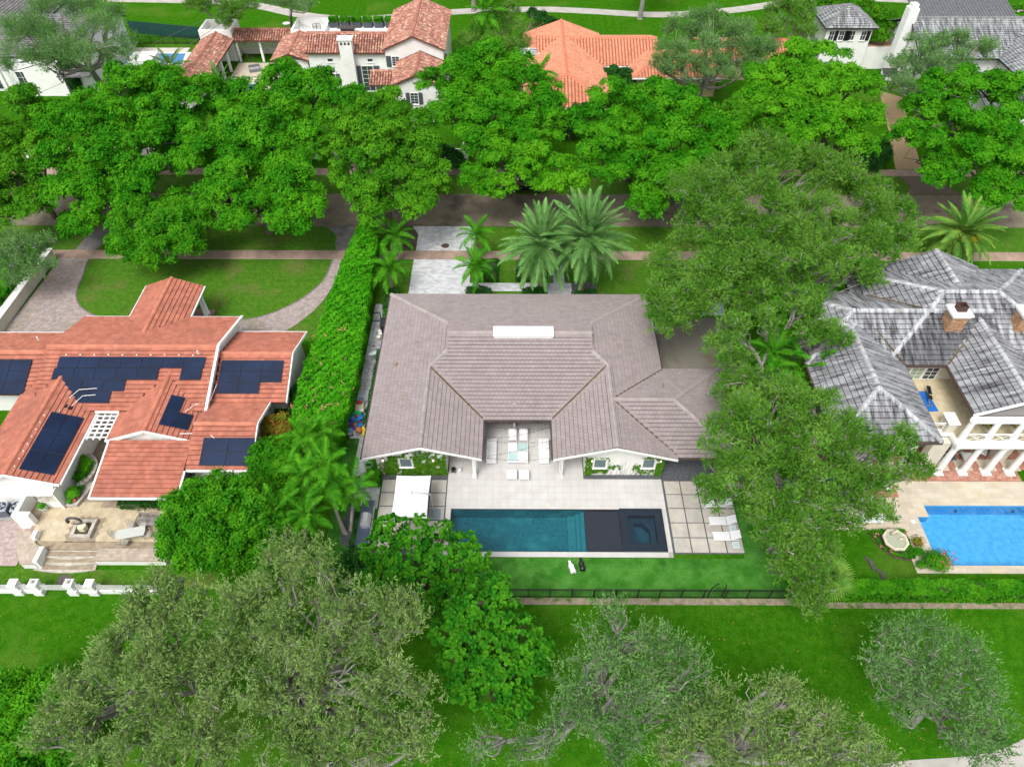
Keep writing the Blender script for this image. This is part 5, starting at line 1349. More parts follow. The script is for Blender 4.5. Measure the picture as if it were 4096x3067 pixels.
# roof terrace things
stc = thing('spiral_stair', 'black spiral stair head on white roof terrace', 'stair', (-28.6, 106.6, 4.31))
MB().tube([(.55 * math.cos(a), .55 * math.sin(a), .9) for a in [R(k * 20) for k in range(16)]], .03, 5).local('handrail', black, stc)
for k in range(16): MB().tube([(.55 * math.cos(R(k * 20)), .55 * math.sin(R(k * 20)), 0), (.55 * math.cos(R(k * 20)), .55 * math.sin(R(k * 20)), .9)], .018, 4).local('baluster', black, stc)
for k in range(6): MB().box(-2.0 + k * .2, -1.97 + k * .2, -.2, -.17, 0, .9).local('baluster', black, stc)
MB().lathe([(.05, 0), (.05, 1.0)], (0, 0, 0), 6).local('pole', black, stc)
ROOFPLANTERS = []
for k in range(6):
    t = thing('roof_planter', 'dark roof terrace planter with clipped green hedge, number from the white stair box' if False else ['dark hedge planter closest to the spiral stair', 'second dark hedge planter from the spiral stair', 'third dark hedge planter from the spiral stair', 'fourth dark hedge planter from the spiral stair', 'fifth dark hedge planter from the spiral stair', 'dark hedge planter against the tall tiled gable'][k], 'planter', (-26.2 + k * 1.62, 107.6, 4.51), 0, 'hedge planters on the roof terrace')
    MB().prism([(-.6, -.35), (.6, -.35), (.66, .35), (-.66, .35)], 0, .8).local('planter', mat('slate_planter', (.06, .07, .09), rough=.6), t)
    ROOFPLANTERS.append(t)
dtb = thing('dining_table', 'dark table on roof terrace among planters', 'table', (-24.0, 105.6, 4.51))
MB().prism([(-1.3, -.5), (1.3, -.5), (1.3, .5), (-1.3, .5)], .7, .76).local('table_top', mat('dark_timber', (.06, .05, .05), (.09, .07, .065), 5), dtb); MB().box(-1.0, 1.0, -.1, .1, 0, .7).local('pedestal', dark, dtb)
dsh = thing('satellite_dish', 'white satellite dish beside white roof box', 'satellite dish', (-34.2, 111.0, 0))
MB().tube([(0, 0, 0), (0, 0, 3.6)], .06, 6).local('mast', steel, dsh); MB().lathe([(.55, .14), (.4, .06), (.02, 0)], (0, 0, 3.6), 14).local('dish', white, dsh)
# courtyard and pools
sheet('courtyard', [(-41.0, 92), (-33.2, 92), (-33.2, 106), (-41.0, 106)], .03, mat('court_tile', (.52, .47, .36), (.45, .40, .30), 1.2, island=.05))
cy = bpy.data.objects['courtyard']
jj = job(cy, 'stepping_slab', flat_unit(.85, .55, .03, .006), mat('court_slab', (.62, .58, .48), (.55, .5, .41), 2, island=.06), 90)
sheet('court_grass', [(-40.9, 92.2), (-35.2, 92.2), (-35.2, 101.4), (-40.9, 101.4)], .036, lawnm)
for ix in range(6):
    for iy in range(13):
        if -39.0 < -40.4 + ix < -36.4 and 92.5 < 92.6 + iy * .68 < 99: continue
        jj['M'].append(Matrix.Translation((-40.4 + ix * .98 + (iy % 2) * .3, 92.6 + iy * .68, .03)))
def far_pool(pts, label):
    cpt = sum((Vector((*p, 0)) for p in pts), Vector()) / len(pts)
    t = thing('swimming_pool', label, 'swimming pool', (cpt.x, cpt.y, .04))
    big = [(cpt.x + (p[0] - cpt.x) * 1.10 + .3 * (1 if p[0] > cpt.x else -1), cpt.y + (p[1] - cpt.y) * 1.10 + .3 * (1 if p[1] > cpt.y else -1)) for p in pts]
    MB().prism(ccw(big), 0, .06).build('coping', white, t)
    MB().prism(ccw(pts), .061, .075).build('water', mat('far_pool_water', (.02, .16, .36), (.03, .22, .44), .8, 4, rough=.06, spec=.6), t)
far_pool([(-58.5, 105.6), (-49.4, 105.6), (-49.9, 109.1), (-58.5, 109.1)], 'blue garden pool behind iron fence near white house')
far_pool([(-38.8, 92.6), (-36.6, 92.6), (-36.6, 99), (-38.8, 99)], 'narrow courtyard pool between grass-jointed slabs')
sheet('pool_terrace', [(-60, 109.5), (-49.9, 109.5), (-49.9, 111.2), (-60, 111.2)], .04, mat('pale_terrace', (.55, .51, .44), (.5, .46, .4), 1))
grn = mat('green_mesh', (.010, .055, .045), (.014, .07, .06), 3, rough=.8)
gf = thing('screen_fence', 'dark green mesh screen fence along golf course', 'fence', (-55, 115.5, 0))
a, c = Vector((-61, 116.8, 0)), Vector((-45.5, 113.6, 0))
for k in range(9):
    p, q = a.lerp(c, k / 9), a.lerp(c, (k + 1) / 9)
    MB().beam((p.x, p.y, .95), (q.x, q.y, .95), .03, 1.85).build('mesh_panel', grn, gf); MB().tube([(p.x, p.y, 0), (p.x, p.y, 2.0)], .04, 6).build('post', dark, gf)
bf = thing('iron_fence', 'thin black iron fence on lawn behind garden pool', 'fence', (-55, 112.7, 0))
for z in (.15, 1.1): MB().box(-60, -47, 112.68, 112.72, z, z + .04).build('rail', black, bf)
jj = job(bf, 'picket', (lambda m: (m.v, m.f))(MB().box(-.012, .012, -.012, .012, 0, 1.2)), black, 110)
for k in range(108): jj['M'].append(Matrix.Translation((-60 + k * .12, 112.7, 0)))
for k in range(8): MB().box(-60 + k * 1.85 - .03, -60 + k * 1.85 + .03, 112.66, 112.74, 0, 1.3).build('post', black, bf)
# loggia furniture
for x, lb in ((-37.9, 'grey wicker sofa in the villa courtyard'), (-34.2, 'grey wicker armchair in the villa courtyard')):
    t = thing('wicker_sofa', lb, 'sofa', (x, 103.2, .06), R(20))
    MB().bbox(-.8, .8, -.4, .4, 0, .35, .03).local('base', mat('grey_wicker', (.16, .16, .17), (.2, .2, .21), 14), t); MB().bbox(-.8, .8, .3, .45, .35, .8, .03).local('backrest', mat('grey_wicker', (.16, .16, .17)), t)
    MB().cushion(-.7, .7, -.38, .28, .352, .5, .05).local('cushion', mat('grey_cloth', (.3, .3, .31)), t)
# street wall and gates of the villa
sw = thing('street_wall', 'white villa street wall with dark iron railings under the trees', 'wall', (-20, 79, 0))
for x0, x1 in ((-60, -36), (-33, -24.5), (-21.8, -17.6), (-15.5, -6), (-4.2, .5)):
    MB().box(x0, x1, 79.0, 79.35, 0, 1.3).build('wall', stucco, sw)
    MB().box(x0, x1, 79.15, 79.2, 1.75, 1.8).build('rail', black, sw)
    for k in range(int((x1 - x0) / .6)): MB().box(x0 + .3 + k * .6 - .02, x0 + .3 + k * .6 + .02, 79.155, 79.195, 1.3, 1.75).build('baluster', black, sw)
for x in (-36, -33, -24.5, -21.8, -17.6, -15.5, -6, -4.2): MB().bbox(x - .3, x + .3, 78.9, 79.45, 0, 2.1, .05).build('pier', white, sw)
rpot = thing('plant_pot', 'red square planter behind the villa street wall', 'plant pot', (-4.9, 80.6, 0)); MB().prism([(-.35, -.35), (.35, -.35), (.4, .4), (-.4, .4)], 0, .8).local('pot', mat('red_pot', (.45, .03, .03), rough=.5), rpot)

# ------------------------------------------------ orange roof house
ort = mat('orange_tile', (.60, .26, .155), (.50, .205, .12), 1.6, 4, rough=.75, island=.10, c3=(.64, .29, .18), i3=.3, s3=.25)
orc = mat('orange_cap', (.60, .20, .11), (.5, .17, .1), 3, island=.1)
oh = thing('house', 'low house with bright orange clay tile hip roofs', 'house', (10, 98, 0))
orr = Roof(oh, ort, .44, .42, .35, True, under=mat('orange_under', (.30, .09, .045), rough=.9), capmat=orc, t=.09, capw=.2, stagger=0)
orr.block(1.1, 12.4, 86.2, 109.3, 3.0, 'y', 'hip', 'gable', .35)
orr.block(3.0, 20.0, 98.4, 108.6, 3.0, 'x', 'open', 'gable', .35)
orr.block(15.8, 28.0, 94.8, 103.6, 3.0, 'x', 'hip', 'hip', .35)
orr.block(26.0, 40.5, 100.0, 107.5, 3.1, 'x', 'gable', 'gable', .35)
orr.build()
yel = mat('yellow_stucco', (.52, .45, .25), (.46, .40, .22), 1, rough=.9)
for a in ((1.7, 11.8, 87, 108.6), (11.81, 19.4, 99.2, 108), (16.5, 27.4, 95.6, 99.19), (27.41, 40, 100.8, 106.8)): MB().box(*a, 0, 3.0).build('wall', yel, oh)
for a in ((1.0, 12.5, 86.05, 86.2), (12.4, 15.8, 98.25, 98.4), (15.8, 28, 94.65, 94.8)): MB().box(*a, 2.8, 2.96).build('fascia', white, oh)
window(oh, (8.6, 87.0, 1.5), 2.0, 1.6, 'x', -1, 2, 1, pane=mat('blind', (.55, .55, .52), rough=.7)); window(oh, (14.6, 99.2, 1.6), 2.6, 1.5, 'x', -1, 4, 1)
slt = MB()
for k in range(4): slt.box(.4, 3.4, 100.2 + k * .62, 100.28 + k * .62, 3.75 + .0 * k, 3.83)
slt.box(.4, .5, 100.1, 102.3, 3.7, 3.86).box(3.3, 3.4, 100.1, 102.3, 3.7, 3.86).box(1.9, 1.98, 100.1, 102.3, 3.7, 3.86); slt.build('skylight_frame', white, oh); MB().box(.5, 3.3, 100.15, 102.25, 3.6, 3.74).build('skylight', glass, oh)
roof_vent(rg(2, 372, 435, 4.2), .18, .3, oh); roof_vent(rg(2, 375, 505, 4.2), .18, .3, oh)

# ------------------------------------------------ grey roofed houses, far right
slate = streakroof('lichen_slate', (.10, .105, .11), (.36, .38, .38), .14, (.42, .62))
slate_c = mat('slate_cap', (.22, .22, .22), (.14, .14, .14), 3)
sh_ = thing('house', 'white two-storey cottage with grey pyramid roof and dark shutters', 'house', (47, 107, 0))
sr = Roof(sh_, slate, .4, .34, .5, under=gsu, capmat=slate_c, limit=120)
sr.block(43.3, 50.7, 103.4, 110.6, 6.1, 'x', 'hip', 'hip', .52); sr.build()
MB().box(43.8, 50.2, 103.9, 110.1, 0, 6.0).build('wall', white, sh_)
MB().box(50.21, 54.4, 104.4, 109.5, 0, 3.1).build('wall', white, sh_); MB().box(50.22, 54.4, 104.6, 109.3, 3.102, 3.2).build('terrace_floor', mat('brick_terrace', (.42, .24, .16), (.5, .32, .24), 5), sh_)
for x in (44.6, 46.0, 47.5, 49.1): window(sh_, (x, 103.9, 4.9), .65, 1.2, 'x', -1, 2, 2)
for x in (45.25, 46.65, 47.0, 49.75): MB().box(x - .25, x + .25, 103.8, 103.88, 4.25, 5.55).build('shutter', black, sh_)
bh = thing('house', 'large white house with lichen-mottled grey tile roof and tall chimney', 'house', (62, 101, 0))
br = Roof(bh, slate, .4, .34, .5, under=gsu, capmat=slate_c, limit=200)
br.block(53.6, 75, 95.3, 108.0, 5.4, 'x', 'gable', 'hip', .45); br.block(64, 73, 90.0, 101, 5.4, 'y', 'hip', 'open', .45); br.build()
MB().prism_x([(96, 0), (107.4, 0), (107.4, 5.4), (101.65, 7.9), (96, 5.4)], 54.2, 74).build('wall', white, bh)
MB().box(64.6, 72.4, 90.6, 95.99, 0, 5.3).build('wall', white, bh)
MB().box(52.6, 53.9, 100.6, 102.0, 0, 9.6).box(52.8, 53.7, 100.8, 101.8, 9.602, 10.1).build('chimney', white, bh)
window(bh, (54.2, 98.0, 4.2), .9, 1.5, 'y', -1, 2, 2)
for y in (97.15, 98.85): MB().box(54.08, 54.16, y - .3, y + .3, 3.4, 5.0).build('shutter', black, bh)
metal = mat('standing_seam', (.17, .18, .19), (.13, .135, .145), 2, rough=.5, metal=.3)
for (x0, x1, y0, y1, z0, z1, nm) in ((56, 70, 104.7, 109.8, 7.1, 8.2, 'a'), (59.5, 78, 86.5, 92.5, 3.2, 4.9, 'b')):
    mm = MB().prism_x([(y0, z0 - .2), (y1, z1 - .2), (y1, z1), (y0, z0)], x0, x1).build('metal_roof', metal, bh)
    for k in range(int((x1 - x0) / .45)): MB().beam((x0 + .2 + k * .45, y0, z0 + .03), (x0 + .2 + k * .45, y1, z1 + .03), .05, .07).build('seam', metal, mm)
MB().box(60.5, 77, 87.5, 92, 0, 3.2).build('wall', white, bh)
aw = thing('awning', 'dark grey door awning on white house entrance', 'awning', (51.6, 97.9, 0)); MB().prism_x([(96.9, 2.2), (98.2, 2.8), (98.2, 2.86), (96.9, 2.26)], 50.6, 52.6).build('canopy', dark, aw); MB().box(50.8, 50.9, 97.0, 97.1, 0, 2.2).box(52.3, 52.4, 97.0, 97.1, 0, 2.2).build('frame', dark, aw)
# brick drive going north on the right
bk2 = mat('tan_drive_brick', (.36, .26, .14), (.28, .20, .11), 5, 4, rough=.9, island=.15, bump=.3)
sheet('brick_drive', [(45.96, 77), (49.1, 77), (53.5, 95.5), (51.0, 97.5), (48.3, 86)], .03, bk2)
sheet('drive_apron', [(45.96, 75.3), (49.6, 75.3), (51.5, 71.5), (45.2, 71.5), (46.3, 73.0)], .034, mat('dark_brick', (.12, .085, .065), (.16, .12, .09), 5, bump=.3))
sheet('brick_walk', [(40.5, 76.95), (37.0, 88), (35.8, 88), (37.6, 76.95)], .03, mat('dark_brick', (.12, .085, .065)))
sg = thing('street_sign', 'rust red painted board leaning beside brick path', 'sign', (41.3, 77.4, 0), R(-20)); MB().box(-.5, .5, -.03, .03, .1, 1.5).local('board', mat('rust_board', (.20, .05, .03), (.14, .04, .03), 5), sg); MB().box(-.55, -.5, -.05, .05, 0, 1.6).box(.5, .55, -.05, .05, 0, 1.6).local('frame', mat('tan_frame', (.3, .2, .12)), sg)

# ------------------------------------------------ white house, far left
th = thing('house', 'white house with dark slate roof behind the grey oak', 'house', (-66, 103, 0))
tr = Roof(th, mat('dark_slate', (.125, .12, .125), (.19, .185, .19), 1.5, 5, island=.18), .42, .36, .4, under=gsu, limit=150)
tr.block(-82, -57.5, 96.2, 110.5, 5.0, 'x', 'hip', 'gable', .38); tr.block(-80, -68, 104, 119, 5.4, 'y', 'open', 'hip', .38); tr.build()
MB().prism_x([(96.9, 0), (109.8, 0), (109.8, 4.9), (103.35, 7.4), (96.9, 4.9)], -81, -57.9).build('wall', white, th)
MB().box(-80, -68.5, 109.9, 118.4, 0, 5.3).build('wall', white, th)
for x in (-78, -74, -70, -66.3): MB().box(x - .18, x + .18, 95.6, 95.96, 0, 4.9).build('column', white, th)
MB().box(-66.6, -61.5, 95.4, 96.88, 0, 4.4).build('wall', white, th)
for x in (-76, -72, -68): window(th, (x, 96.9, 1.5), 1.4, 2.4, 'x', -1, 2, 3, sill=False)
MB().prism_y([(-61.4, 3.2), (-57.0, 3.2), (-57.0, 3.4), (-61.4, 3.4)], 94, 96.8).build('porch_roof', mat('dark_slate', (.125, .12, .125)), th)
MB().box(-56.0, -52.5, 103, 106.2, 0, 1.6).build('pool_house_wall', white, th)
# ================================================================== vegetation
D2T = 4096 / 2212.0
lm_street = leafmat('street_tree_leaf', (.016, .155, .003), (.060, .310, .008), (.095, .360, .010), .36, scale=.35)
lm_street3 = leafmat('street_tree_leaf_light', (.028, .195, .004), (.095, .365, .010), (.13, .41, .012), .36, scale=.35)
lm_street2 = leafmat('street_tree_leaf_deep', (.024, .150, .004), (.075, .280, .010), (.105, .325, .012), .34, scale=.4)
lm_oak = leafmat('oak_leaf', (.12, .235, .045), (.235, .37, .10), (.28, .41, .13), .38, scale=.6)
lm_oakg = leafmat('oak_leaf_green', (.050, .180, .010), (.125, .310, .032), (.17, .36, .05), .34, scale=.5)
lm_oakd = leafmat('oak_leaf_dull', (.075, .20, .042), (.155, .32, .090), (.20, .365, .12), .36, scale=.5)
lm_big = leafmat('sea_grape_leaf', (.012, .115, .005), (.038, .235, .010), (.075, .29, .012), .30, scale=1.2)
lm_ficus = leafmat('ficus_leaf', (.020, .160, .004), (.058, .280, .008), (.09, .33, .010), .32, scale=.7)
lm_hedge = leafmat('hedge_leaf', (.026, .245, .004), (.080, .390, .008), (.10, .42, .012), .36, scale=.8)
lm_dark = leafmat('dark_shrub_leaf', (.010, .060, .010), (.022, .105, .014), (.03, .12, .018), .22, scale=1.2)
lm_palm = leafmat('palm_leaf', (.028, .195, .008), (.085, .345, .014), (.12, .40, .02), .32, scale=1.2)
lm_date = leafmat('date_palm_leaf', (.095, .27, .06), (.19, .41, .11), (.24, .45, .14), .28, scale=.8)
lm_canary = leafmat('canary_palm_leaf', (.08, .25, .03), (.18, .40, .08), (.26, .44, .07), .28, scale=.8)
lm_ivy = leafmat('ivy_leaf', (.030, .125, .006), (.075, .21, .010), (.10, .25, .012), .25, scale=2)
lm_red = leafmat('croton_leaf', (.30, .06, .02), (.22, .24, .02), (.10, .16, .02), .25, scale=3)
lm_yel = leafmat('yellow_shrub_leaf', (.10, .19, .012), (.26, .26, .02), (.30, .14, .03), .25, scale=2)
pinkm = leafmat('pink_flower', (.62, .16, .16), (.75, .32, .25), (.7, .25, .22), .3, scale=2)

def unit(v): return v / np.maximum(np.linalg.norm(v, axis=-1, keepdims=True), 1e-9)
def tri_leaves(P, N, L, W, rng, T=None):
    """one pointed triangle per leaf"""
    a = unit(rng.normal(size=P.shape)) if T is None else T; t = unit(a - N * (a * N).sum(1, keepdims=True)); b = np.cross(N, t)
    L = np.asarray(L).reshape(-1, 1); W = np.asarray(W).reshape(-1, 1)
    V = np.stack([P - t * L * .5 - b * W * .5, P - t * L * .35 + b * W * .5, P + t * L * .65 + b * W * .1], 1).reshape(-1, 3)
    return V, np.arange(len(V)).reshape(-1, 3)
def kite_leaves(P, N, L, W, rng, T=None):
    if T is None:
        a = unit(rng.normal(size=P.shape)); t = unit(a - N * (a * N).sum(1, keepdims=True))
    else: t = T
    b = np.cross(N, t)
    L = np.asarray(L).reshape(-1, 1); W = np.asarray(W).reshape(-1, 1)
    V = np.stack([P, P + t * L * .55 + b * W * .5, P + t * L, P + t * L * .55 - b * W * .5], 1).reshape(-1, 3)
    return V, np.arange(len(V)).reshape(-1, 4)
def round_leaves(P, N, T, S):
    """broad paddle leaf, 6 corners, from its stalk at P along T"""
    b = np.cross(N, T); S = np.asarray(S).reshape(-1, 1)
    pr = [(0, 0), (.35, .36), (.78, .42), (1.0, .0), (.78, -.42), (.35, -.36)]
    V = np.stack([P + T * S * x + b * S * y + N * S * (.10 * abs(y) - .05 * x * x) for x, y in pr], 1).reshape(-1, 3)
    return V, np.arange(len(V)).reshape(-1, 6)
def rdir(rng, n, zmin=-.3):
    z = rng.uniform(zmin, 1, n); a = rng.uniform(0, 2 * math.pi, n); r = np.sqrt(np.maximum(0, 1 - z * z))
    return np.stack([r * np.cos(a), r * np.sin(a), z], 1)

KIND = dict(   # leaf length, width, leaves per m2 of clump, clump radius (of blob), flatten, fill
    street=dict(L=.24, W=.17, dens=81, cr=.36, flat=.55, nb=6.5, m=lm_street, bark=bark, rz=.78, sr=.30),
    street2=dict(L=.24, W=.165, dens=78, cr=.36, flat=.55, nb=6.5, m=lm_street2, bark=bark, rz=.78, sr=.30),
    street3=dict(L=.24, W=.16, dens=84, cr=.36, flat=.50, nb=6.5, m=lm_street3, bark=bark, rz=.7, sr=.30),
    oak=dict(L=.19, W=.075, dens=112, cr=.30, flat=.9, nb=4.4, m=lm_oak, bark=greybark, rz=.8, twig=.5, sl=.62, tn=.4, zm=-.1),
    oakthin=dict(L=.18, W=.07, dens=96, cr=.34, flat=.95, nb=4.2, m=lm_oakd, bark=greybark, rz=.85, twig=.55, sl=.9, tn=.35, zm=-.1),
    oakg=dict(L=.20, W=.08, dens=115, cr=.32, flat=.8, nb=6, m=lm_oakg, bark=greybark, rz=.8, twig=.4, sl=.45, tn=.5, zm=-.3),
    oakd=dict(L=.19, W=.085, dens=105, cr=.32, flat=.85, nb=5, m=lm_oakd, bark=greybark, rz=.8, twig=.4, sl=.6, tn=.4, zm=-.1),
    ficus=dict(L=.20, W=.14, dens=132, cr=.32, flat=.8, nb=10, m=lm_ficus, bark=bark, rz=.8),
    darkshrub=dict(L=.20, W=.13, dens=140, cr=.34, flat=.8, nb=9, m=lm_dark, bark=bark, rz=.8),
    hedgey=dict(L=.20, W=.12, dens=150, cr=.34, flat=.8, nb=9, m=lm_hedge, bark=bark, rz=.8),
    yellow=dict(L=.18, W=.09, dens=170, cr=.34, flat=.9, nb=9, m=lm_yel, bark=bark, rz=.85),
    red=dict(L=.24, W=.08, dens=150, cr=.36, flat=.9, nb=9, m=lm_red, bark=bark, rz=.85),
)
def crown_mesh(rng, B, k, lod=1.0):
    """B: n x 4 blobs (x,y,z,r) -> clump centres and leaf triangles"""
    cl = []
    for x, y, z, r in B:
        n = max(5, int(k['nb'] * 2.6))
        d = rdir(rng, n, -.45)
        rr = r * rng.uniform(.50, 1.0, (n, 1)); p = np.array([x, y, z]) + d * rr * np.array([1, 1, k['rz']])
        c = r * k['cr'] * rng.uniform(.5, 1.3, n)
        cl.append(np.concatenate([p, c[:, None]], 1))
    cl = np.concatenate(cl)
    # drop clumps buried deep in other blobs
    keep = np.ones(len(cl), bool)
    for x, y, z, r in B:
        q = (cl[:, :3] - np.array([x, y, z])) / np.array([r, r, r * k['rz']])
        keep &= ~((np.linalg.norm(q, axis=1) < .42))
    cl = cl[keep]
    m = k.get('m_', 11)
    cnt = (4 * math.pi * cl[:, 3] ** 2 * k['dens'] * .55 * lod / m).astype(int) + 3
    idx = np.repeat(np.arange(len(cl)), cnt); n = len(idx)
    d = rdir(rng, n, k.get('zm', -.35))                     # sprigs on each clump
    rad = cl[idx, 3:4] * np.where(rng.random((n, 1)) < .85, rng.uniform(.70, 1.10, (n, 1)), rng.uniform(.15, .7, (n, 1)))
    C = cl[idx, :3] + d * rad * np.array([1, 1, k['flat']])
    A = unit(d * .75 + np.array([0, 0, .45]) + rng.normal(size=(n, 3)) * .25)
    i2 = np.repeat(np.arange(n), m); q = len(i2); sl = k.get('sl', 0.)
    s = rng.uniform(.7, 1.3, q)
    if sl:                                                  # feathery twigs: leaves strung along the sprig
        u = rng.uniform(-.4, 1, (q, 1)); P = C[i2] + A[i2] * u * sl + rng.normal(size=(q, 3)) * .07
        T = unit(A[i2] + rng.normal(size=(q, 3)) * k['tn']); N = unit(np.cross(T, rng.normal(size=(q, 3)))); N = np.where(N[:, 2:3] < 0, -N, N)
        V, F = tri_leaves(P, N, k['L'] * s, k['W'] * s, rng, T)
    else:
        sr = k.get('sr', .30)
        o = rng.normal(size=(q, 3)) * sr * .55; o -= A[i2] * (o * A[i2]).sum(1, keepdims=True) * .6
        P = C[i2] + o; N = unit(A[i2] + rng.normal(size=(q, 3)) * .33)
        V, F = tri_leaves(P, N, k['L'] * s, k['W'] * s, rng)
    return cl, V, F
def limb(mb, a, b, r0, r1, rng, n=5, sag=.12, sides=5):
    a, b = Vector(a), Vector(b); L = (b - a).length; pts = []
    o1 = Vector(rng.normal(size=3) * L * sag); o2 = Vector(rng.normal(size=3) * L * sag * .7)
    for i in range(n + 1):
        t = i / n
        p = a.lerp(b, t) + o1 * math.sin(math.pi * t) + o2 * math.sin(2 * math.pi * t)
        pts.append(p)
    mb.tube(pts, [r0 + (r1 - r0) * i / n for i in range(n + 1)], sides, False)
    return pts
def tree(name, label, kind, blobs, zc, base=None, group=None, seed=0, lod=1.0, cat='tree', tilt=.45, trunk=True, tr=None):
    """blobs: (x, y, r) in survey units of the 2212-wide photo, turned to metres on the crown's own height"""
    k = KIND[kind]; rng = np.random.default_rng(1000 + seed)
    cx = np.mean([b[0] for b in blobs]) * D2T; cy_ = np.mean([b[1] for b in blobs]) * D2T
    c0 = at(cx, cy_, zc); ppm = FPX / depth(c0)
    W = []
    for b in blobs:
        dy = (cy_ - b[1] * D2T) / ppm
        z = max(zc + tilt * dy, zc * .35); p = at(b[0] * D2T, b[1] * D2T, z); r = b[2] * D2T / ppm * .99
        z = max(p.z, r * .5)
        W.append((p.x, p.y, z, r))
    B = np.array(W)
    if base is None: base = (float(B[:, 0].mean()), float(B[:, 1].mean()) + .8)
    t = thing(name, label, cat, (base[0], base[1], 0), 0, group)
    cl, V, F = crown_mesh(rng, B, k, lod)
    if trunk:
        mb = MB(); span = float(np.ptp(B[:, 0]) + 2 * B[:, 3].mean())
        r0 = tr or max(.12, min(.42, span * .03))
        ct = Vector((float(B[:, 0].mean()), float(B[:, 1].mean()), float(B[:, 2].min() * .55)))
        ct = Vector((base[0] * .6 + ct.x * .4, base[1] * .6 + ct.y * .4, max(1.2, ct.z)))
        mb.tube([(base[0], base[1], -.1), (base[0], base[1], .15), ((base[0] * 2 + ct.x) / 3 + .1, (base[1] * 2 + ct.y) / 3, ct.z * .5), tuple(ct)], [r0 * 1.6, r0 * 1.15, r0, r0 * .85], 8)
        for x, y, z, r in B:
            pts = limb(mb, ct, (x, y, z - r * .15), r0 * .55, r0 * .18, rng, 6, .09, 6)
            near = cl[np.argsort(np.linalg.norm(cl[:, :3] - np.array([x, y, z]), axis=1))[:7]]
            for q in near: limb(mb, pts[4], q[:3], r0 * .2, r0 * .05, rng, 4, .10, 4)
        if k.get('twig'):
            tw = k['twig']
            for q in cl:
                for _ in range(int(3 * tw) + 1):
                    d = rdir(rng, 1, -.2)[0]
                    e = q[:3] + d * q[3] * rng.uniform(.8, 1.25)
                    limb(mb, q[:3] * .9 + (q[:3] - d * q[3] * .4) * .1, e, .05, .015, rng, 3, .16, 3)
        mb.build('trunk', k['bark'], t)
    np_obj('crown', V, F, k['m'], t)
    return t

ST = 'street trees lining the road'
tree('street_tree', 'green street tree at the left edge above the road', 'street2', [(60, 235, 70), (20, 300, 70), (70, 330, 60), (30, 400, 65), (0, 450, 50), (70, 440, 40)], 7, group=ST, seed=1)
tree('street_tree', 'largest spreading street tree at far left, branch hanging over the lawn', 'street', [(290, 215, 85), (200, 235, 75), (370, 230, 80), (440, 260, 65), (160, 310, 75), (250, 330, 90), (350, 330, 90), (430, 350, 65), (150, 400, 60), (230, 420, 70), (320, 420, 75), (170, 480, 45), (410, 210, 60), (130, 250, 50), (270, 165, 50), (340, 165, 50)], 8, base=(-47.0, 66.0), group=ST, seed=2)
tree('street_tree', 'low leafy street tree drooping over the round front lawn', 'ficus', [(360, 490, 60), (300, 470, 55), (420, 470, 45), (340, 540, 45), (280, 530, 40), (400, 520, 40)], 4.5, base=(-36, 63.5), group=ST, seed=3)
tree('street_tree', 'dark green street tree above the brick lawn walk', 'street', [(560, 290, 75), (490, 310, 60), (630, 320, 65), (520, 380, 75), (610, 400, 75), (560, 460, 65), (470, 420, 45), (660, 440, 45), (630, 480, 40), (510, 470, 40)], 7.5, base=(-26.5, 64.0), group=ST, seed=4)
tree('street_tree', 'street tree in front of the white villa doors', 'street', [(610, 175, 60), (540, 210, 55), (690, 190, 60), (640, 240, 65), (740, 230, 55), (570, 260, 55), (770, 260, 40), (500, 240, 35)], 8.5, base=(-26.5, 77.5), group=ST, seed=5)
tree('street_tree', 'street tree with exposed trunk beside the hedge end', 'street2', [(830, 235, 60), (890, 270, 60), (760, 270, 55), (830, 320, 75), (910, 350, 60), (760, 360, 55), (720, 310, 40), (860, 400, 60), (780, 420, 45), (930, 400, 40), (810, 455, 40), (900, 450, 35)], 8, base=(-13.7, 64.5), group=ST, seed=6)
tree('street_tree', 'tall street tree right of the white villa gable', 'street', [(1060, 140, 60), (990, 170, 55), (1120, 170, 60), (1040, 220, 75), (1130, 250, 65), (970, 240, 50), (1180, 210, 45), (1050, 290, 60), (1190, 270, 40), (930, 180, 35), (1120, 310, 50)], 9, base=(-4.5, 77.5), group=ST, seed=7)
tree('street_tree', 'flat pale green street tree reaching over the grey road', 'street3', [(1080, 340, 50), (1150, 345, 55), (1210, 360, 45), (1040, 375, 40), (1120, 385, 45), (1190, 400, 35), (1240, 385, 35), (1060, 410, 30)], 6.5, base=(-1.5, 72.6), group=ST, seed=8)
tree('street_tree', 'broad street tree below the orange roof', 'street', [(1330, 235, 65), (1410, 215, 60), (1480, 240, 60), (1300, 300, 60), (1380, 290, 75), (1460, 310, 70), (1540, 290, 55), (1350, 360, 55), (1430, 380, 60), (1510, 360, 50), (1270, 260, 45), (1410, 440, 40), (1440, 410, 40), (1300, 355, 40)], 8, base=(13.4, 74.3), group=ST, seed=9)
tree('street_tree', 'street tree between the orange roof and the grey cottage', 'street2', [(1580, 260, 50), (1640, 250, 50), (1610, 310, 50), (1550, 330, 40), (1660, 310, 45), (1640, 180, 40)], 8, base=(25, 74.5), group=ST, seed=10)
tree('street_tree', 'tallest street tree left of the brick driveway', 'street3', [(1720, 135, 60), (1790, 140, 55), (1660, 170, 50), (1750, 205, 75), (1840, 190, 60), (1690, 240, 60), (1800, 270, 65), (1870, 250, 45), (1740, 300, 50), (1850, 310, 40), (1630, 220, 40)], 9.5, base=(37, 79.0), group=ST, seed=11)
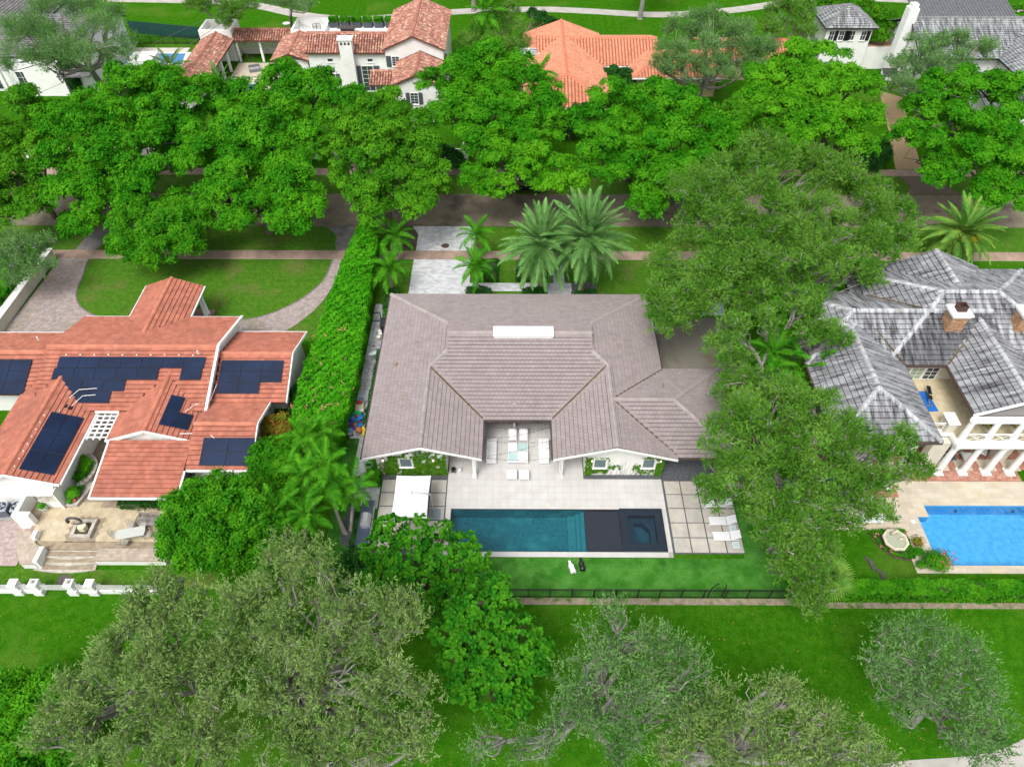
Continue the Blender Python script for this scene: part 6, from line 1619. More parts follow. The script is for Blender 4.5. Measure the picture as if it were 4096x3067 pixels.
tree('street_tree', 'wide street tree right of the brick driveway', 'street', [(2040, 195, 60), (2120, 185, 60), (2190, 200, 55), (1990, 240, 50), (2070, 270, 75), (2160, 280, 70), (2000, 310, 50), (2090, 350, 65), (2180, 360, 60), (2040, 370, 40), (2140, 410, 45), (2205, 420, 40), (1960, 290, 35)], 8.5, base=(57, 76.5), group=ST, seed=12)

OA = 'live oaks'
tree('oak_tree', 'huge oak between the taupe roof and the streaked grey roof', 'oakg', [(1500, 420, 70), (1570, 380, 65), (1640, 350, 65), (1720, 370, 75), (1800, 400, 75), (1870, 430, 65), (1930, 470, 50), (1540, 480, 80), (1640, 450, 85), (1740, 470, 85), (1840, 500, 80), (1900, 540, 60), (1490, 560, 70), (1580, 570, 80), (1680, 560, 80), (1780, 580, 75), (1460, 630, 60), (1540, 650, 60), (1630, 640, 65), (1720, 640, 55), (1840, 590, 50), (1470, 690, 45), (1440, 570, 40), (1950, 510, 35), (1440, 640, 48), (1430, 700, 34)], 9.5, base=(20.5, 52.5), group=OA, seed=20, lod=1.15)
tree('oak_tree', 'narrow oak along the court wall between the two roofs', 'oakg', [(1585, 715, 45), (1560, 760, 42), (1720, 655, 42), (1590, 800, 42), (1565, 855, 45), (1800, 735, 38), (1775, 690, 40), (1620, 860, 35), (1655, 690, 34), (1745, 730, 30), (1640, 830, 36), (1705, 850, 38)], 8, base=(20.3, 44), group=OA, seed=21)
tree('oak_tree', 'leaning oak overhanging white loungers and travertine deck', 'oakg', [(1600, 890, 55), (1680, 870, 60), (1760, 880, 55), (1560, 960, 55), (1640, 960, 75), (1730, 960, 75), (1810, 940, 55), (1870, 960, 50), (1930, 1000, 45), (1980, 1010, 30), (1590, 1040, 60), (1690, 1050, 75), (1790, 1040, 70), (1870, 1050, 55), (1550, 1020, 40), (1650, 1120, 65), (1740, 1130, 65), (1830, 1110, 50), (1690, 1190, 50), (1770, 1190, 45), (1950, 950, 30), (1900, 1100, 30), (1530, 1055, 32), (1545, 1080, 26)], 8.5, base=(19.8, 28.6), group=OA, seed=22, lod=1.15)
tree('oak_tree', 'dense oak shrub thicket at the right end of black fence', 'oakg', [(1720, 1240, 45), (1760, 1270, 40), (1700, 1200, 40), (1740, 1300, 35)], 3.2, base=(19.7, 23.2), group=OA, seed=23)
tree('oak_tree', 'great grey-green oak filling the lower left lawn', 'oak', [(330, 1330, 55), (400, 1300, 60), (290, 1400, 70), (370, 1400, 75), (450, 1370, 70), (230, 1470, 70), (320, 1490, 80), (420, 1480, 80), (160, 1530, 55), (250, 1560, 75), (350, 1580, 75), (450, 1570, 70), (300, 1640, 60), (420, 1650, 60), (180, 1590, 40), (350, 1270, 40), (290, 1340, 42), (480, 1510, 55), (500, 1610, 55), (480, 1430, 50), (110, 1565, 32), (85, 1600, 26), (240, 1400, 34), (300, 1285, 26), (140, 1480, 26)], 7.5, base=(-22.5, 15.5), group=OA, seed=24, lod=1.2)
tree('oak_tree', 'grey-green oak with bare forked limbs in the lower middle lawn', 'oak', [(520, 1290, 60), (600, 1250, 65), (680, 1230, 60), (560, 1350, 70), (650, 1330, 75), (740, 1310, 65), (540, 1440, 70), (720, 1400, 70), (800, 1360, 60), (860, 1320, 50), (560, 1540, 70), (660, 1520, 60), (770, 1460, 65), (860, 1430, 55), (880, 1360, 45), (620, 1620, 70), (740, 1580, 70), (850, 1540, 60), (910, 1600, 50), (800, 1640, 55), (700, 1650, 50), (920, 1490, 40), (620, 1430, 50), (900, 1545, 40), (820, 1300, 40), (640, 1590, 45)], 8, base=(-15.0, 15.0), group=OA, seed=25, lod=1.2)
tree('oak_tree', 'sparse feathery oak below the backyard fence', 'oakthin', [(1300, 1390, 55), (1370, 1400, 50), (1440, 1410, 50), (1250, 1470, 60), (1340, 1480, 70), (1430, 1480, 60), (1500, 1440, 40), (1260, 1550, 55), (1350, 1570, 65), (1440, 1550, 55), (1230, 1520, 40), (1330, 1330, 35), (1350, 1630, 40), (1180, 1595, 34), (1130, 1625, 30), (1030, 1610, 32), (1500, 1510, 36)], 6.5, base=(3.4, 14.3), group=OA, seed=26, lod=1.3)
tree('oak_tree', 'grey-green oak at the bottom edge over the concrete path', 'oak', [(1540, 1540, 50), (1620, 1510, 50), (1700, 1520, 50), (1500, 1600, 60), (1590, 1590, 65), (1690, 1590, 60), (1780, 1560, 50), (1840, 1600, 50), (1550, 1650, 60), (1660, 1650, 60), (1770, 1640, 60), (1880, 1640, 50), (1450, 1620, 40), (1700, 1480, 25)], 6.5, base=(10.5, 11.5), group=OA, seed=27, lod=1.1)
tree('oak_tree', 'rounded dark oak alone on the lower right lawn', 'oakthin', [(1930, 1410, 50), (2000, 1390, 55), (2070, 1410, 50), (1920, 1470, 50), (2000, 1470, 65), (2090, 1480, 60), (1950, 1530, 45), (2050, 1550, 55), (2130, 1550, 45), (2090, 1610, 45), (2150, 1610, 35), (1880, 1440, 30)], 6, base=tuple(at(3640, 2890).to_2d()), group=OA, seed=28, lod=1.1)
tree('oak_tree', 'pale oak tip between the palms and the sea grape', 'oak', [(610, 1180, 35), (650, 1200, 40), (600, 1220, 35)], 5, base=(-15.5, 22.5), group=OA, seed=29)
tree('oak_tree', 'grey wispy oak over the slate roof at top left', 'oakthin', [(120, 40, 55), (190, 30, 50), (60, 90, 50), (140, 100, 60), (220, 90, 55), (250, 40, 40), (40, 130, 35), (190, 140, 40), (260, 120, 35), (100, 140, 35)], 11, base=(-56.5, 95), group=OA, seed=30, lod=1.4)
tree('oak_tree', 'dark dull oak in front of the orange roof', 'oakd', [(1470, 70, 40), (1530, 60, 42), (1590, 75, 42), (1450, 115, 42), (1520, 115, 50), (1600, 120, 45), (1650, 110, 35), (1470, 160, 40), (1550, 165, 42), (1630, 160, 35), (1420, 140, 25)], 8, base=(24, 91), group=OA, seed=31)
tree('oak_tree', 'soft grey-green oak before the big grey roof', 'oakd', [(1980, 110, 40), (2040, 105, 42), (2100, 110, 40), (1940, 150, 38), (2010, 155, 45), (2080, 155, 40), (1930, 190, 30), (1990, 200, 30)], 7, base=(54, 92), group=OA, seed=32)
# sea grape and other broad trees: rosettes of paddle leaves
def rosette_tree(name, label, blobs, zc, base, seed, n_per=1.0, S=.34, mat_=None, group=None):
    rng = np.random.default_rng(seed)
    cx = np.mean([b[0] for b in blobs]) * D2T; cy_ = np.mean([b[1] for b in blobs]) * D2T
    c0 = at(cx, cy_, zc); ppm = FPX / depth(c0); B = []
    for b in blobs:
        dy = (cy_ - b[1] * D2T) / ppm; z = max(.8, zc + .45 * dy); p = at(b[0] * D2T, b[1] * D2T, z); B.append((p.x, p.y, p.z, b[2] * D2T / ppm * .95))
    B = np.array(B)
    t = thing(name, label, 'tree', (base[0], base[1], 0), 0, group)
    C = []; Dn = []
    for x, y, z, r in B:
        n = int(30 * r * r * n_per) + 10
        d = rdir(rng, n, -.4); C.append(np.array([x, y, z]) + d * r * rng.uniform(.55, 1.03, (n, 1)) * np.array([1, 1, .85])); Dn.append(d)
    C = np.concatenate(C); Dn = np.concatenate(Dn)
    keep = np.ones(len(C), bool)
    for x, y, z, r in B: keep &= np.linalg.norm((C - np.array([x, y, z])) / np.array([r, r, r * .85]), axis=1) > .5
    C, Dn = C[keep], Dn[keep]
    A = unit(Dn * .7 + np.array([0, 0, .75]) + rng.normal(size=C.shape) * .25)
    m = 7
    idx = np.repeat(np.arange(len(C)), m); k = np.tile(np.arange(m), len(C))
    ax = A[idx]; o = unit(np.cross(ax, np.array([.3, .9, .1]))); b2 = np.cross(ax, o)
    an = k * 2 * math.pi * .382 + rng.uniform(0, 6, len(C))[idx]
    lift = (.15 + .14 * k)[:, None]
    T = unit((o * np.cos(an)[:, None] + b2 * np.sin(an)[:, None]) * (1.0 - lift * .55) + ax * lift)
    N = unit(ax - T * (ax * T).sum(1, keepdims=True))
    s = S * rng.uniform(.75, 1.2, len(idx)) * (1.05 - .06 * k)
    V, F = round_leaves(C[idx], N, T, s)
    np_obj('crown', V, F, mat_ or lm_big, t)
    mb = MB(); ct = Vector((float(B[:, 0].mean()), float(B[:, 1].mean()), float(B[:, 2].mean() * .4)))
    mb.tube([(base[0], base[1], -.1), (base[0], base[1], .3), tuple(ct)], [.3, .22, .18], 8)
    for x, y, z, r in B:
        pts = limb(mb, ct, (x, y, z), .12, .05, rng, 5, .1, 5)
        for q in C[np.argsort(np.linalg.norm(C - np.array([x, y, z]), axis=1))[:12]]: limb(mb, pts[3], q, .04, .015, rng, 3, .1, 3)
    mb.build('trunk', mat('dark_bark', (.07, .055, .04), (.11, .09, .065), 6, rough=.95), t)
    return t
rosette_tree('sea_grape_tree', 'glossy broad-leaved tree covering the white parasol corner', [(840, 1140, 40), (900, 1150, 45), (820, 1190, 45), (880, 1210, 55), (950, 1190, 45), (830, 1250, 45), (920, 1260, 50), (990, 1220, 42), (1030, 1200, 32), (1040, 1250, 35), (970, 1270, 45), (1000, 1170, 28), (960, 1140, 18), (860, 1290, 45), (800, 1265, 38), (930, 1310, 45), (985, 1310, 45)], 4.2, (-9.0, 23.5), 41, 1.7, .25, group='glossy broad-leaved trees')
rosette_tree('sea_grape_tree', 'glossy broad-leaved tree in the lower middle of the golf lawn', [(1030, 1310, 45), (1090, 1330, 45), (1130, 1370, 45), (1010, 1370, 45), (1070, 1390, 55), (1150, 1430, 40), (1030, 1440, 50), (1100, 1450, 55), (1060, 1500, 50), (1120, 1510, 42), (1000, 1480, 35), (1080, 1270, 32), (1170, 1400, 30), (980, 1420, 40), (990, 1330, 40), (960, 1370, 35), (1090, 1545, 28)], 5.5, (-2.6, 17.5), 42, 1.7, .27, group='glossy broad-leaved trees')
# dense rounded trees and shrubs
tree('ficus_tree', 'dense round green tree hiding the terrace corner', 'ficus', [(420, 1090, 55), (480, 1070, 55), (540, 1090, 50), (400, 1140, 50), (470, 1140, 65), (550, 1150, 55), (420, 1190, 50), (500, 1200, 55), (570, 1200, 45), (380, 1170, 35), (590, 1130, 35)], 4.2, base=(-21.8, 25.8), seed=50)
SH = 'garden shrubs'
tree('shrub', 'bright leafy shrub mass at the lower left corner', 'ficus', [(60, 1500, 55), (110, 1480, 45), (30, 1570, 65), (110, 1560, 55), (60, 1640, 60), (150, 1630, 45), (0, 1500, 45), (10, 1640, 50), (200, 1500, 30)], 2.8, seed=51, cat='shrub', lod=1.0)
tree('shrub', 'green undergrowth below the palm clump beside the left house', 'ficus', [(580, 980, 40), (620, 1010, 40), (590, 1040, 40), (640, 970, 35), (560, 1020, 30), (630, 1060, 35)], 2.2, seed=52, cat='shrub')
tree('shrub', 'yellow-green round shrub by the barred window', 'yellow', [(600, 918, 26), (588, 935, 20), (612, 935, 20)], 1.6, seed=53, cat='shrub', trunk=False)
tree('shrub', 'red and orange croton bush under the left house wall', 'red', [(578, 995, 26), (565, 980, 20), (592, 985, 20)], 1.5, seed=54, cat='shrub', trunk=False)
tree('shrub', 'dark clipped tree between hedge and white gable wall', 'darkshrub', [(655, 850, 24), (650, 880, 22), (665, 830, 18)], 1.8, seed=55, cat='shrub')
tree('shrub', 'dull green tree behind the pale boundary wall', 'oakd', [(30, 520, 42), (70, 540, 40), (20, 570, 42), (80, 585, 35), (50, 600, 35)], 4, base=(-51, 55), seed=56, cat='tree')
tree('shrub', 'shrub with dark leaves at the black fence left end', 'darkshrub', [(760, 1215, 30), (790, 1240, 30), (740, 1235, 22)], 1.6, seed=57, cat='shrub')
BK = 'trees and shrubs across the street'
tree('shade_tree', 'fine-leaved tree at the golf edge above the white roof box', 'oakg', [(470, 15, 42), (520, 20, 38), (430, 5, 30), (500, 45, 28)], 7, base=(-45, 113), group=BK, seed=60)
tree('shade_tree', 'bare-stemmed light tree beside the golf path', 'oakthin', [(600, 5, 40), (640, 0, 35), (660, 15, 22)], 8, base=(-36, 119), group=BK, seed=61)
tree('shade_tree', 'bushy dark tree between white villa and orange roof', 'oakg', [(1080, 45, 35), (1110, 70, 35), (1040, 85, 35), (1075, 100, 35), (1100, 25, 28), (1010, 95, 25), (1120, 105, 25)], 4.5, base=(-2, 103), group=BK, seed=62)
tree('shade_tree', 'weeping green tree left of the grey cottage', 'oakg', [(1680, 30, 38), (1720, 45, 38), (1670, 70, 34), (1730, 20, 30), (1740, 75, 25), (1640, 110, 28)], 6, base=(39, 104), group=BK, seed=63)
tree('shade_tree', 'row of leafy green behind the grey cottage', 'street2', [(1790, 5, 28), (1830, 10, 30), (1870, 20, 32), (1900, 40, 30), (1920, 60, 25), (1900, 80, 22)], 5.5, base=(52, 114), group=BK, seed=64)
tree('shade_tree', 'light green thicket at the top right corner', 'ficus', [(2160, 50, 35), (2200, 60, 35), (2190, 95, 32), (2130, 35, 25), (2210, 30, 30), (2210, 130, 25)], 4, base=(74, 110), group=BK, seed=65)
tree('shade_tree', 'bright bush behind the orange roof ridge', 'ficus', [(1530, 35, 20), (1500, 40, 18), (1560, 40, 16)], 3, base=(25, 112), group=BK, seed=66)
tree('shade_tree', 'low dark bushes left of the orange roof on golf side', 'darkshrub', [(1170, 40, 16), (1190, 50, 14), (1150, 30, 12)], 1.8, base=(1, 115), group=BK, seed=67)
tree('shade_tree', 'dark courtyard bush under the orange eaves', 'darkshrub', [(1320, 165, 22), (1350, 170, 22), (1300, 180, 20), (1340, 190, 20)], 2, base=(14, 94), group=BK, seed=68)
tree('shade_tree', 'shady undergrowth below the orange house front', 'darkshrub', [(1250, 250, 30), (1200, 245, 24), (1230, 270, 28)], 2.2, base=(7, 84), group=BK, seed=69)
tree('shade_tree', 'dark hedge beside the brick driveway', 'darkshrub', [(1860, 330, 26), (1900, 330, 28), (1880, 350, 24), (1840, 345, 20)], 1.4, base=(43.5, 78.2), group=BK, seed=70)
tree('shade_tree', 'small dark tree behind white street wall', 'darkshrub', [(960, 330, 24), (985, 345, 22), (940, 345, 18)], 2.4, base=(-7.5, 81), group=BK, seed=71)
# bare golf trees with trunks
for nm, px, py, lb, sd in (('golf_tree', rg(2, 1105, 165), None, 'tall single trunk standing on lawn behind the orange roof', 80), ('golf_tree', rg(1, 1880, 100), None, 'dark trunk beside the golf path near the palm', 81), ('golf_tree', rg(3, 1290, 70), None, 'leaning trunk beside white chimney at the top edge', 82)):
    rng = np.random.default_rng(sd)
    t = thing(nm, lb, 'tree', (px.x, px.y, 0), 0, 'single trees on the golf course')
    mb = MB().tube([(px.x, px.y, -.1), (px.x, px.y, .3), (px.x + .2, px.y, 4), (px.x + .6, px.y + .5, 8)], [.55, .4, .34, .25], 8)
    B = np.array([(px.x + .5 + dx, px.y + dy, 10 + dz, 2.4) for dx, dy, dz in ((0, 0, 1), (2, 1, 0), (-2, 0, 0), (0, -1.5, 0), (1, 2, .5))])
    cl, V, F = crown_mesh(rng, B, KIND['oakg'])
    for q in B: limb(mb, (px.x + .6, px.y + .5, 7.8), q[:3], .18, .06, rng)
    mb.build('trunk', greybark, t); np_obj('crown', V, F, lm_oakg, t)
# cypress pair
for px, py, lb in ((295, 325, 'dark cypress column nearer the street by white wall'), (335, 300, 'second dark cypress column by the white porch')):
    q = at(px, py, 1.5); rng = np.random.default_rng(int(px))
    t = thing('cypress_tree', lb, 'tree', (q.x, q.y, 0), 0, 'cypress columns by the white house')
    n = 5000; z = rng.uniform(.1, 5.2, n); r = .95 * np.sin(np.clip((z + .6) / 5.9, 0, 1) * math.pi) ** .7 * rng.uniform(.8, 1.1, n); a = rng.uniform(0, 6.283, n)
    P = np.stack([q.x + r * np.cos(a), q.y + r * np.sin(a), z], 1); N = unit(np.stack([np.cos(a), np.sin(a), np.full(n, .5)], 1) + rng.normal(size=(n, 3)) * .3)
    V, F = tri_leaves(P, N, np.full(n, .28), np.full(n, .16), rng); np_obj('crown', V, F, lm_dark, t)
    MB().tube([(q.x, q.y, 0), (q.x, q.y, 4.8)], [.12, .03], 6).build('trunk', bark, t)

# ------------------------------------------------ hedges
def hedge(name, label, poly, h, material, dens=120, L=.17, W=.11, seed=0, flowers=0, rough_=.18, cat='hedge', z0=0., group=None, sub=None):
    """clipped hedge over a convex plan polygon: leaf shell round a solid dark core that stops sight through"""
    rng = np.random.default_rng(seed + 7); poly = ccw(poly)
    c = Vector((sum(p[0] for p in poly) / len(poly), sum(p[1] for p in poly) / len(poly), z0))
    t = thing(name, label, cat, c, 0, group)
    xs = [p[0] for p in poly]; ys = [p[1] for p in poly]
    P, N = [], []
    A = abs(area2(poly)) / 2
    n = int(A * dens * 1.5)
    X = rng.uniform(min(xs), max(xs), n * 2); Y = rng.uniform(min(ys), max(ys), n * 2)
    def ins(x, y):
        ok = np.ones(len(x), bool)
        for i in range(len(poly)):
            a, b = poly[i], poly[(i + 1) % len(poly)]
            ok &= ((b[0] - a[0]) * (y - a[1]) - (b[1] - a[1]) * (x - a[0])) > 0
        return ok
    ok = ins(X, Y); X, Y = X[ok], Y[ok]
    wav = lambda x, y: rough_ * (np.sin(x * 2.1 + y * 1.3 + seed) + np.sin(x * .9 - y * 2.7) + np.sin(x * 4.3 + y * 3.9) * .6) * .45
    Z = z0 + h + wav(X, Y) - rng.uniform(0, .25, len(X)) ** 1.5
    P.append(np.stack([X, Y, Z], 1)); N.append(unit(np.array([0, 0, 1.]) + rng.normal(size=(len(X), 3)) * .5))
    for i in range(len(poly)):
        a, b = np.array(poly[i]), np.array(poly[(i + 1) % len(poly)]); Ls = np.linalg.norm(b - a); nn = int(Ls * h * dens * .85)
        u = rng.random(nn); o = np.array([b[1] - a[1], a[0] - b[0]]) / Ls; zz = rng.uniform(.03, h, nn)
        dd = wav(a[0] + u * Ls, zz * 3) * .8 - rng.uniform(0, .25, nn) + .05
        xy = a + (b - a) * u[:, None] + o * dd[:, None]
        P.append(np.concatenate([xy, z0 + zz[:, None]], 1)); N.append(unit(np.array([o[0], o[1], .4]) + rng.normal(size=(nn, 3)) * .5))
    P = np.concatenate(P); N = np.concatenate(N); s = rng.uniform(.7, 1.3, len(P))
    V, F = tri_leaves(P, N, L * s, W * s, rng)
    np_obj('foliage', V, F, material, t)
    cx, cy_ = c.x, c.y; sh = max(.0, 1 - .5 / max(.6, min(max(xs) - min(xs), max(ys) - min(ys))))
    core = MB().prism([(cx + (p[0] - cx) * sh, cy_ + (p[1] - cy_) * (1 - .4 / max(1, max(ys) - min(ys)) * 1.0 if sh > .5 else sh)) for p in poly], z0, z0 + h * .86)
    core.build('branches', mat('dark_hedge_core', (.03, .055, .015), (.05, .07, .025), 9, rough=.95), t)  # solid dark core in place of branches, closes the gaps between leaves
    if flowers:
        k = rng.choice(len(P), flowers, replace=False); V, F = kite_leaves(np.repeat(P[k], 4, 0) + rng.normal(size=(flowers * 4, 3)) * .07 + np.array([0, 0, .05]), unit(rng.normal(size=(flowers * 4, 3)) * .5 + np.array([0, 0, 1])), np.full(flowers * 4, .16), np.full(flowers * 4, .12), rng)
        np_obj('flowers', V, F, pinkm, t)
    return t
hd = thing('hedge', 'tall bright green hedge with pink flowers along the taupe-roofed house', 'hedge', (-15.4, 48, 0))
def hedge_run(t, segs, h, material, dens, flowers, seed):
    rng = np.random.default_rng(seed); P, N = [], []
    for (y0, xa0, xb0), (y1, xa1, xb1) in zip(segs[:-1], segs[1:]):
        Ly = abs(y1 - y0); wd = (xb0 - xa0 + xb1 - xa1) / 2
        n = int(Ly * wd * dens); u = rng.random(n); v = rng.random(n)
        xa = xa0 + (xa1 - xa0) * u; xb = xb0 + (xb1 - xb0) * u
        X = xa + (xb - xa) * v; Y = y0 + (y1 - y0) * u
        edge = np.minimum(v, 1 - v) * wd
        Z = h + .16 * np.sin(X * 1.7 + Y * .9) * np.sin(Y * 1.9 - X) + .10 * np.sin(X * 4 + Y * 3.1) + .10 * np.sin(X * 7.3 - Y * 6.1) - .30 * np.exp(-edge * 3) - rng.uniform(0, 1, n) ** 3 * .45
        P.append(np.stack([X, Y, Z], 1)); N.append(unit(np.array([0, 0, 1.]) + rng.normal(size=(n, 3)) * .5))
        for xs0, xs1, sg in ((xa0, xa1, -1), (xb0, xb1, 1)):
            n = int(Ly * h * dens * .8); u = rng.random(n); Z = rng.uniform(.05, h - .2, n); Y = y0 + (y1 - y0) * u
            X = xs0 + (xs1 - xs0) * u + sg * (.10 * np.sin(Y * 2.3 + Z * 2) + .08 * np.sin(Y * 5.1 - Z * 4) - rng.uniform(0, .3, n) - .35 * (1 - Z / h) ** 2)
            P.append(np.stack([X, Y, Z], 1)); N.append(unit(np.array([sg, 0, .6]) + rng.normal(size=(n, 3)) * .5))
    P = np.concatenate(P); N = np.concatenate(N); s = rng.uniform(.7, 1.35, len(P))
    V, F = tri_leaves(P, N, .21 * s, .13 * s, rng); np_obj('foliage', V, F, material, t)
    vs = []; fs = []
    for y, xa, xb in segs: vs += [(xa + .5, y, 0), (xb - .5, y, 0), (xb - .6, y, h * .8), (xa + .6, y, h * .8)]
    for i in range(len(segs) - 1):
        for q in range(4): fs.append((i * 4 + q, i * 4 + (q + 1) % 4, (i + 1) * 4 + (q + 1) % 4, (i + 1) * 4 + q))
    MB().add(vs, fs).build('branches', mat('dark_hedge_core', (.03, .055, .015)), t)  # solid dark hull instead of real branches, keeps the hedge from showing through
    k = np.flatnonzero((P[:, 1] < 46) & (P[:, 2] > 2.2)); k = rng.choice(k, flowers, replace=False)
    q = np.repeat(P[k], 6, 0) + rng.normal(size=(flowers * 6, 3)) * .09 + np.array([0, 0, .07])
    V, F = kite_leaves(q, unit(rng.normal(size=q.shape) * .5 + np.array([0, 0, 1])), np.full(len(q), .15), np.full(len(q), .11), rng)
    np_obj('flowers', V, F, pinkm, t)
hedge_run(hd, [(62.3, -16.1, -14.2), (60, -16.4, -13.9), (53.5, -17.0, -13.7), (46, -17.4, -13.3), (40, -17.8, -13.2), (36, -17.6, -13.4), (33.8, -16.8, -13.8)], 3.0, lm_hedge, 215, 60, 90)
hedge('hedge', 'clipped green hedge along the golf side of the right lawn', [(22.3, 21.75), (44, 21.75), (44, 22.85), (22.3, 22.85)], 1.25, lm_ficus, 150, seed=3)
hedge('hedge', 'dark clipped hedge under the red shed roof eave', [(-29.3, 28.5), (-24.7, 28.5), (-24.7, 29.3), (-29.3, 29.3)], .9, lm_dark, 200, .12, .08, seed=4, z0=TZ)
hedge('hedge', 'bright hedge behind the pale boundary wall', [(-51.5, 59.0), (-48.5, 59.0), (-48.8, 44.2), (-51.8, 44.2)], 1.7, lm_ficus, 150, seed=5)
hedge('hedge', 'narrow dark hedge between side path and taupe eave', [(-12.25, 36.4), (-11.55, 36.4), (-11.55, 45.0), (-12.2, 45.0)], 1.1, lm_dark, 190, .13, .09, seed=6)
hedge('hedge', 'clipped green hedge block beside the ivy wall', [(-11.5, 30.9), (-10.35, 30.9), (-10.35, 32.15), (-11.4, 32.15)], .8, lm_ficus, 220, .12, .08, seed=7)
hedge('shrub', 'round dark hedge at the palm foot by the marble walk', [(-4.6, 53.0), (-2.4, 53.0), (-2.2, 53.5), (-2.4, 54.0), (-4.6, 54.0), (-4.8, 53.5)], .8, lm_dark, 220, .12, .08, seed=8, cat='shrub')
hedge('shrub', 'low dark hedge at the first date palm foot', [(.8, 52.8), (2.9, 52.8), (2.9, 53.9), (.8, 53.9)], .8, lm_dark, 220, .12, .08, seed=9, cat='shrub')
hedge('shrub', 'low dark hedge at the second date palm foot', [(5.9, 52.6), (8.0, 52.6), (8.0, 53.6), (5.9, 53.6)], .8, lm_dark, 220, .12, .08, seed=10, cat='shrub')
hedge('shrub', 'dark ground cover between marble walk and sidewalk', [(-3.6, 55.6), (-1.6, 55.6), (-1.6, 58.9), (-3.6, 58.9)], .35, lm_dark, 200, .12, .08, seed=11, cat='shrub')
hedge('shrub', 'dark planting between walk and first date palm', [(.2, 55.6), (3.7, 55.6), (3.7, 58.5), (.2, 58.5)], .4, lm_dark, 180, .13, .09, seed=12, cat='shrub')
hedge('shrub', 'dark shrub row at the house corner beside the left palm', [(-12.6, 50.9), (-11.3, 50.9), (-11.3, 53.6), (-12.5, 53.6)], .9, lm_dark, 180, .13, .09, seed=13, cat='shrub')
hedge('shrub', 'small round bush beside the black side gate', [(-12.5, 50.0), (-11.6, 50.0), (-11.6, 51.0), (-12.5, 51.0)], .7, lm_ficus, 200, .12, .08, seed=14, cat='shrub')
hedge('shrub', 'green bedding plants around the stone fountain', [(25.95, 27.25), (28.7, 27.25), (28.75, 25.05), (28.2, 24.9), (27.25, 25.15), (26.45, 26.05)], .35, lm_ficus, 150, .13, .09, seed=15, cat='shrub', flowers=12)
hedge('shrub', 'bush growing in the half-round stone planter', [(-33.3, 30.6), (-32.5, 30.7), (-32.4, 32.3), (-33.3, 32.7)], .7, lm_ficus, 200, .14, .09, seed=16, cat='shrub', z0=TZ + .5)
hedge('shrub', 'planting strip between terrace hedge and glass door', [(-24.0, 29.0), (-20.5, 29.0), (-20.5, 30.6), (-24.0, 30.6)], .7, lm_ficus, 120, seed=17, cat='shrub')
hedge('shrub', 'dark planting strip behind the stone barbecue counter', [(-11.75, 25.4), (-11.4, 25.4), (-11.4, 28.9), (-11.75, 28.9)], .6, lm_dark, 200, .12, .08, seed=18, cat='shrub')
for k, t in enumerate(ROOFPLANTERS):
    rng = np.random.default_rng(300 + k); n = 700
    P = np.stack([rng.uniform(-.7, .7, n), rng.uniform(-.45, .45, n), .8 + rng.uniform(0, .65, n)], 1); N = unit(rng.normal(size=(n, 3)) + np.array([0, 0, .8])); V, F = tri_leaves(P, N, np.full(n, .24), np.full(n, .15), rng)
    np_obj('hedge_plant', V, F, lm_ficus, t, world=False)
for t, x, y, z, r, sd in POTPLANTS:
    rng = np.random.default_rng(500 + sd); n = 160 if r < .4 else 1500; d = rdir(rng, n, 0); rr_p = r * (1.3 if sd < 20 else 1.9)
    P = d * rr_p * rng.uniform(.3, 1, (n, 1)) + np.array([0, 0, z - t.location.z])
    if sd == 23: P[:, 0] += .9 * rng.random(n); P[:, 2] *= rng.uniform(.4, 1.1, n)
    V, F = tri_leaves(P, unit(d + np.array([0, 0, .6])), np.full(n, .14), np.full(n, .09), rng); np_obj('plant', V, F, lm_yel if sd in (20,) else lm_ficus, t, world=False)
    if sd == 23:
        P = P[:90] + np.array([.35, 0, .15]); V, F = kite_leaves(P, unit(rng.normal(size=P.shape) + np.array([0, 0, 1])), np.full(90, .16), np.full(90, .12), rng); np_obj('flowers', V, F, mat('magenta_bract', (.55, .03, .16), rough=.7), t, world=False)

# ------------------------------------------------ ivy on the gable walls
def ivy(label, regs, y, n, seed, holes=()):
    rng = np.random.default_rng(seed); P = []
    for x0, x1, z0, z1, dn in regs:
        m = int((x1 - x0) * (z1 - z0) * n * dn); P.append(np.stack([rng.uniform(x0, x1, m), y - rng.uniform(.02, .16, m), rng.uniform(z0, z1, m)], 1))
    P = np.concatenate(P)
    g = np.sin(P[:, 0] * 3.1 + seed) * np.sin(P[:, 2] * 4.3) + .6 * np.sin(P[:, 0] * 7.7 - P[:, 2] * 6)
    P = P[(g > -1.05 + .5 * (P[:, 2] > 2.3))]
    for hx0, hx1, hz0, hz1 in holes: P = P[~((P[:, 0] > hx0) & (P[:, 0] < hx1) & (P[:, 2] > hz0) & (P[:, 2] < hz1))]
    N = unit(np.array([0, -1., .35]) + rng.normal(size=P.shape) * .4); s = rng.uniform(.7, 1.3, len(P))
    V, F = tri_leaves(P, N, .12 * s, .09 * s, rng)
    t = thing('ivy', label, 'ivy', (float(P[:, 0].mean()), y, 0)); np_obj('leaves', V, F, lm_ivy, t)
    mb = MB()
    for k in range(26):
        x = regs[0][0] + (regs[-1][1] - regs[0][0]) * rng.random(); mb.tube([(x, y - .015, .03), (x + rng.normal() * .15, y - .02, .6), (x + rng.normal() * .3, y - .02, 1.1 + rng.random())], [.014, .01, .005], 4, False)
    mb.build('stem', bark, t)
hl = [(-8.9, -7.7, .95, 2.25), (-10.15, -9.85, 1.8, 2.3), (-6.3, -6.0, 1.8, 2.3)]
ivy('ivy covering the white gable wall behind the parasol', [(-10.0, -5.2, .05, 1.9, 1.2), (-9.6, -5.2, 1.9, 2.5, .9), (-8.6, -5.2, 2.5, 3.0, .6), (-7.6, -5.4, 3.0, 3.35, .35), (-10.5, -10.0, .3, 1.6, .4)], 32.19, 330, 1, hl)
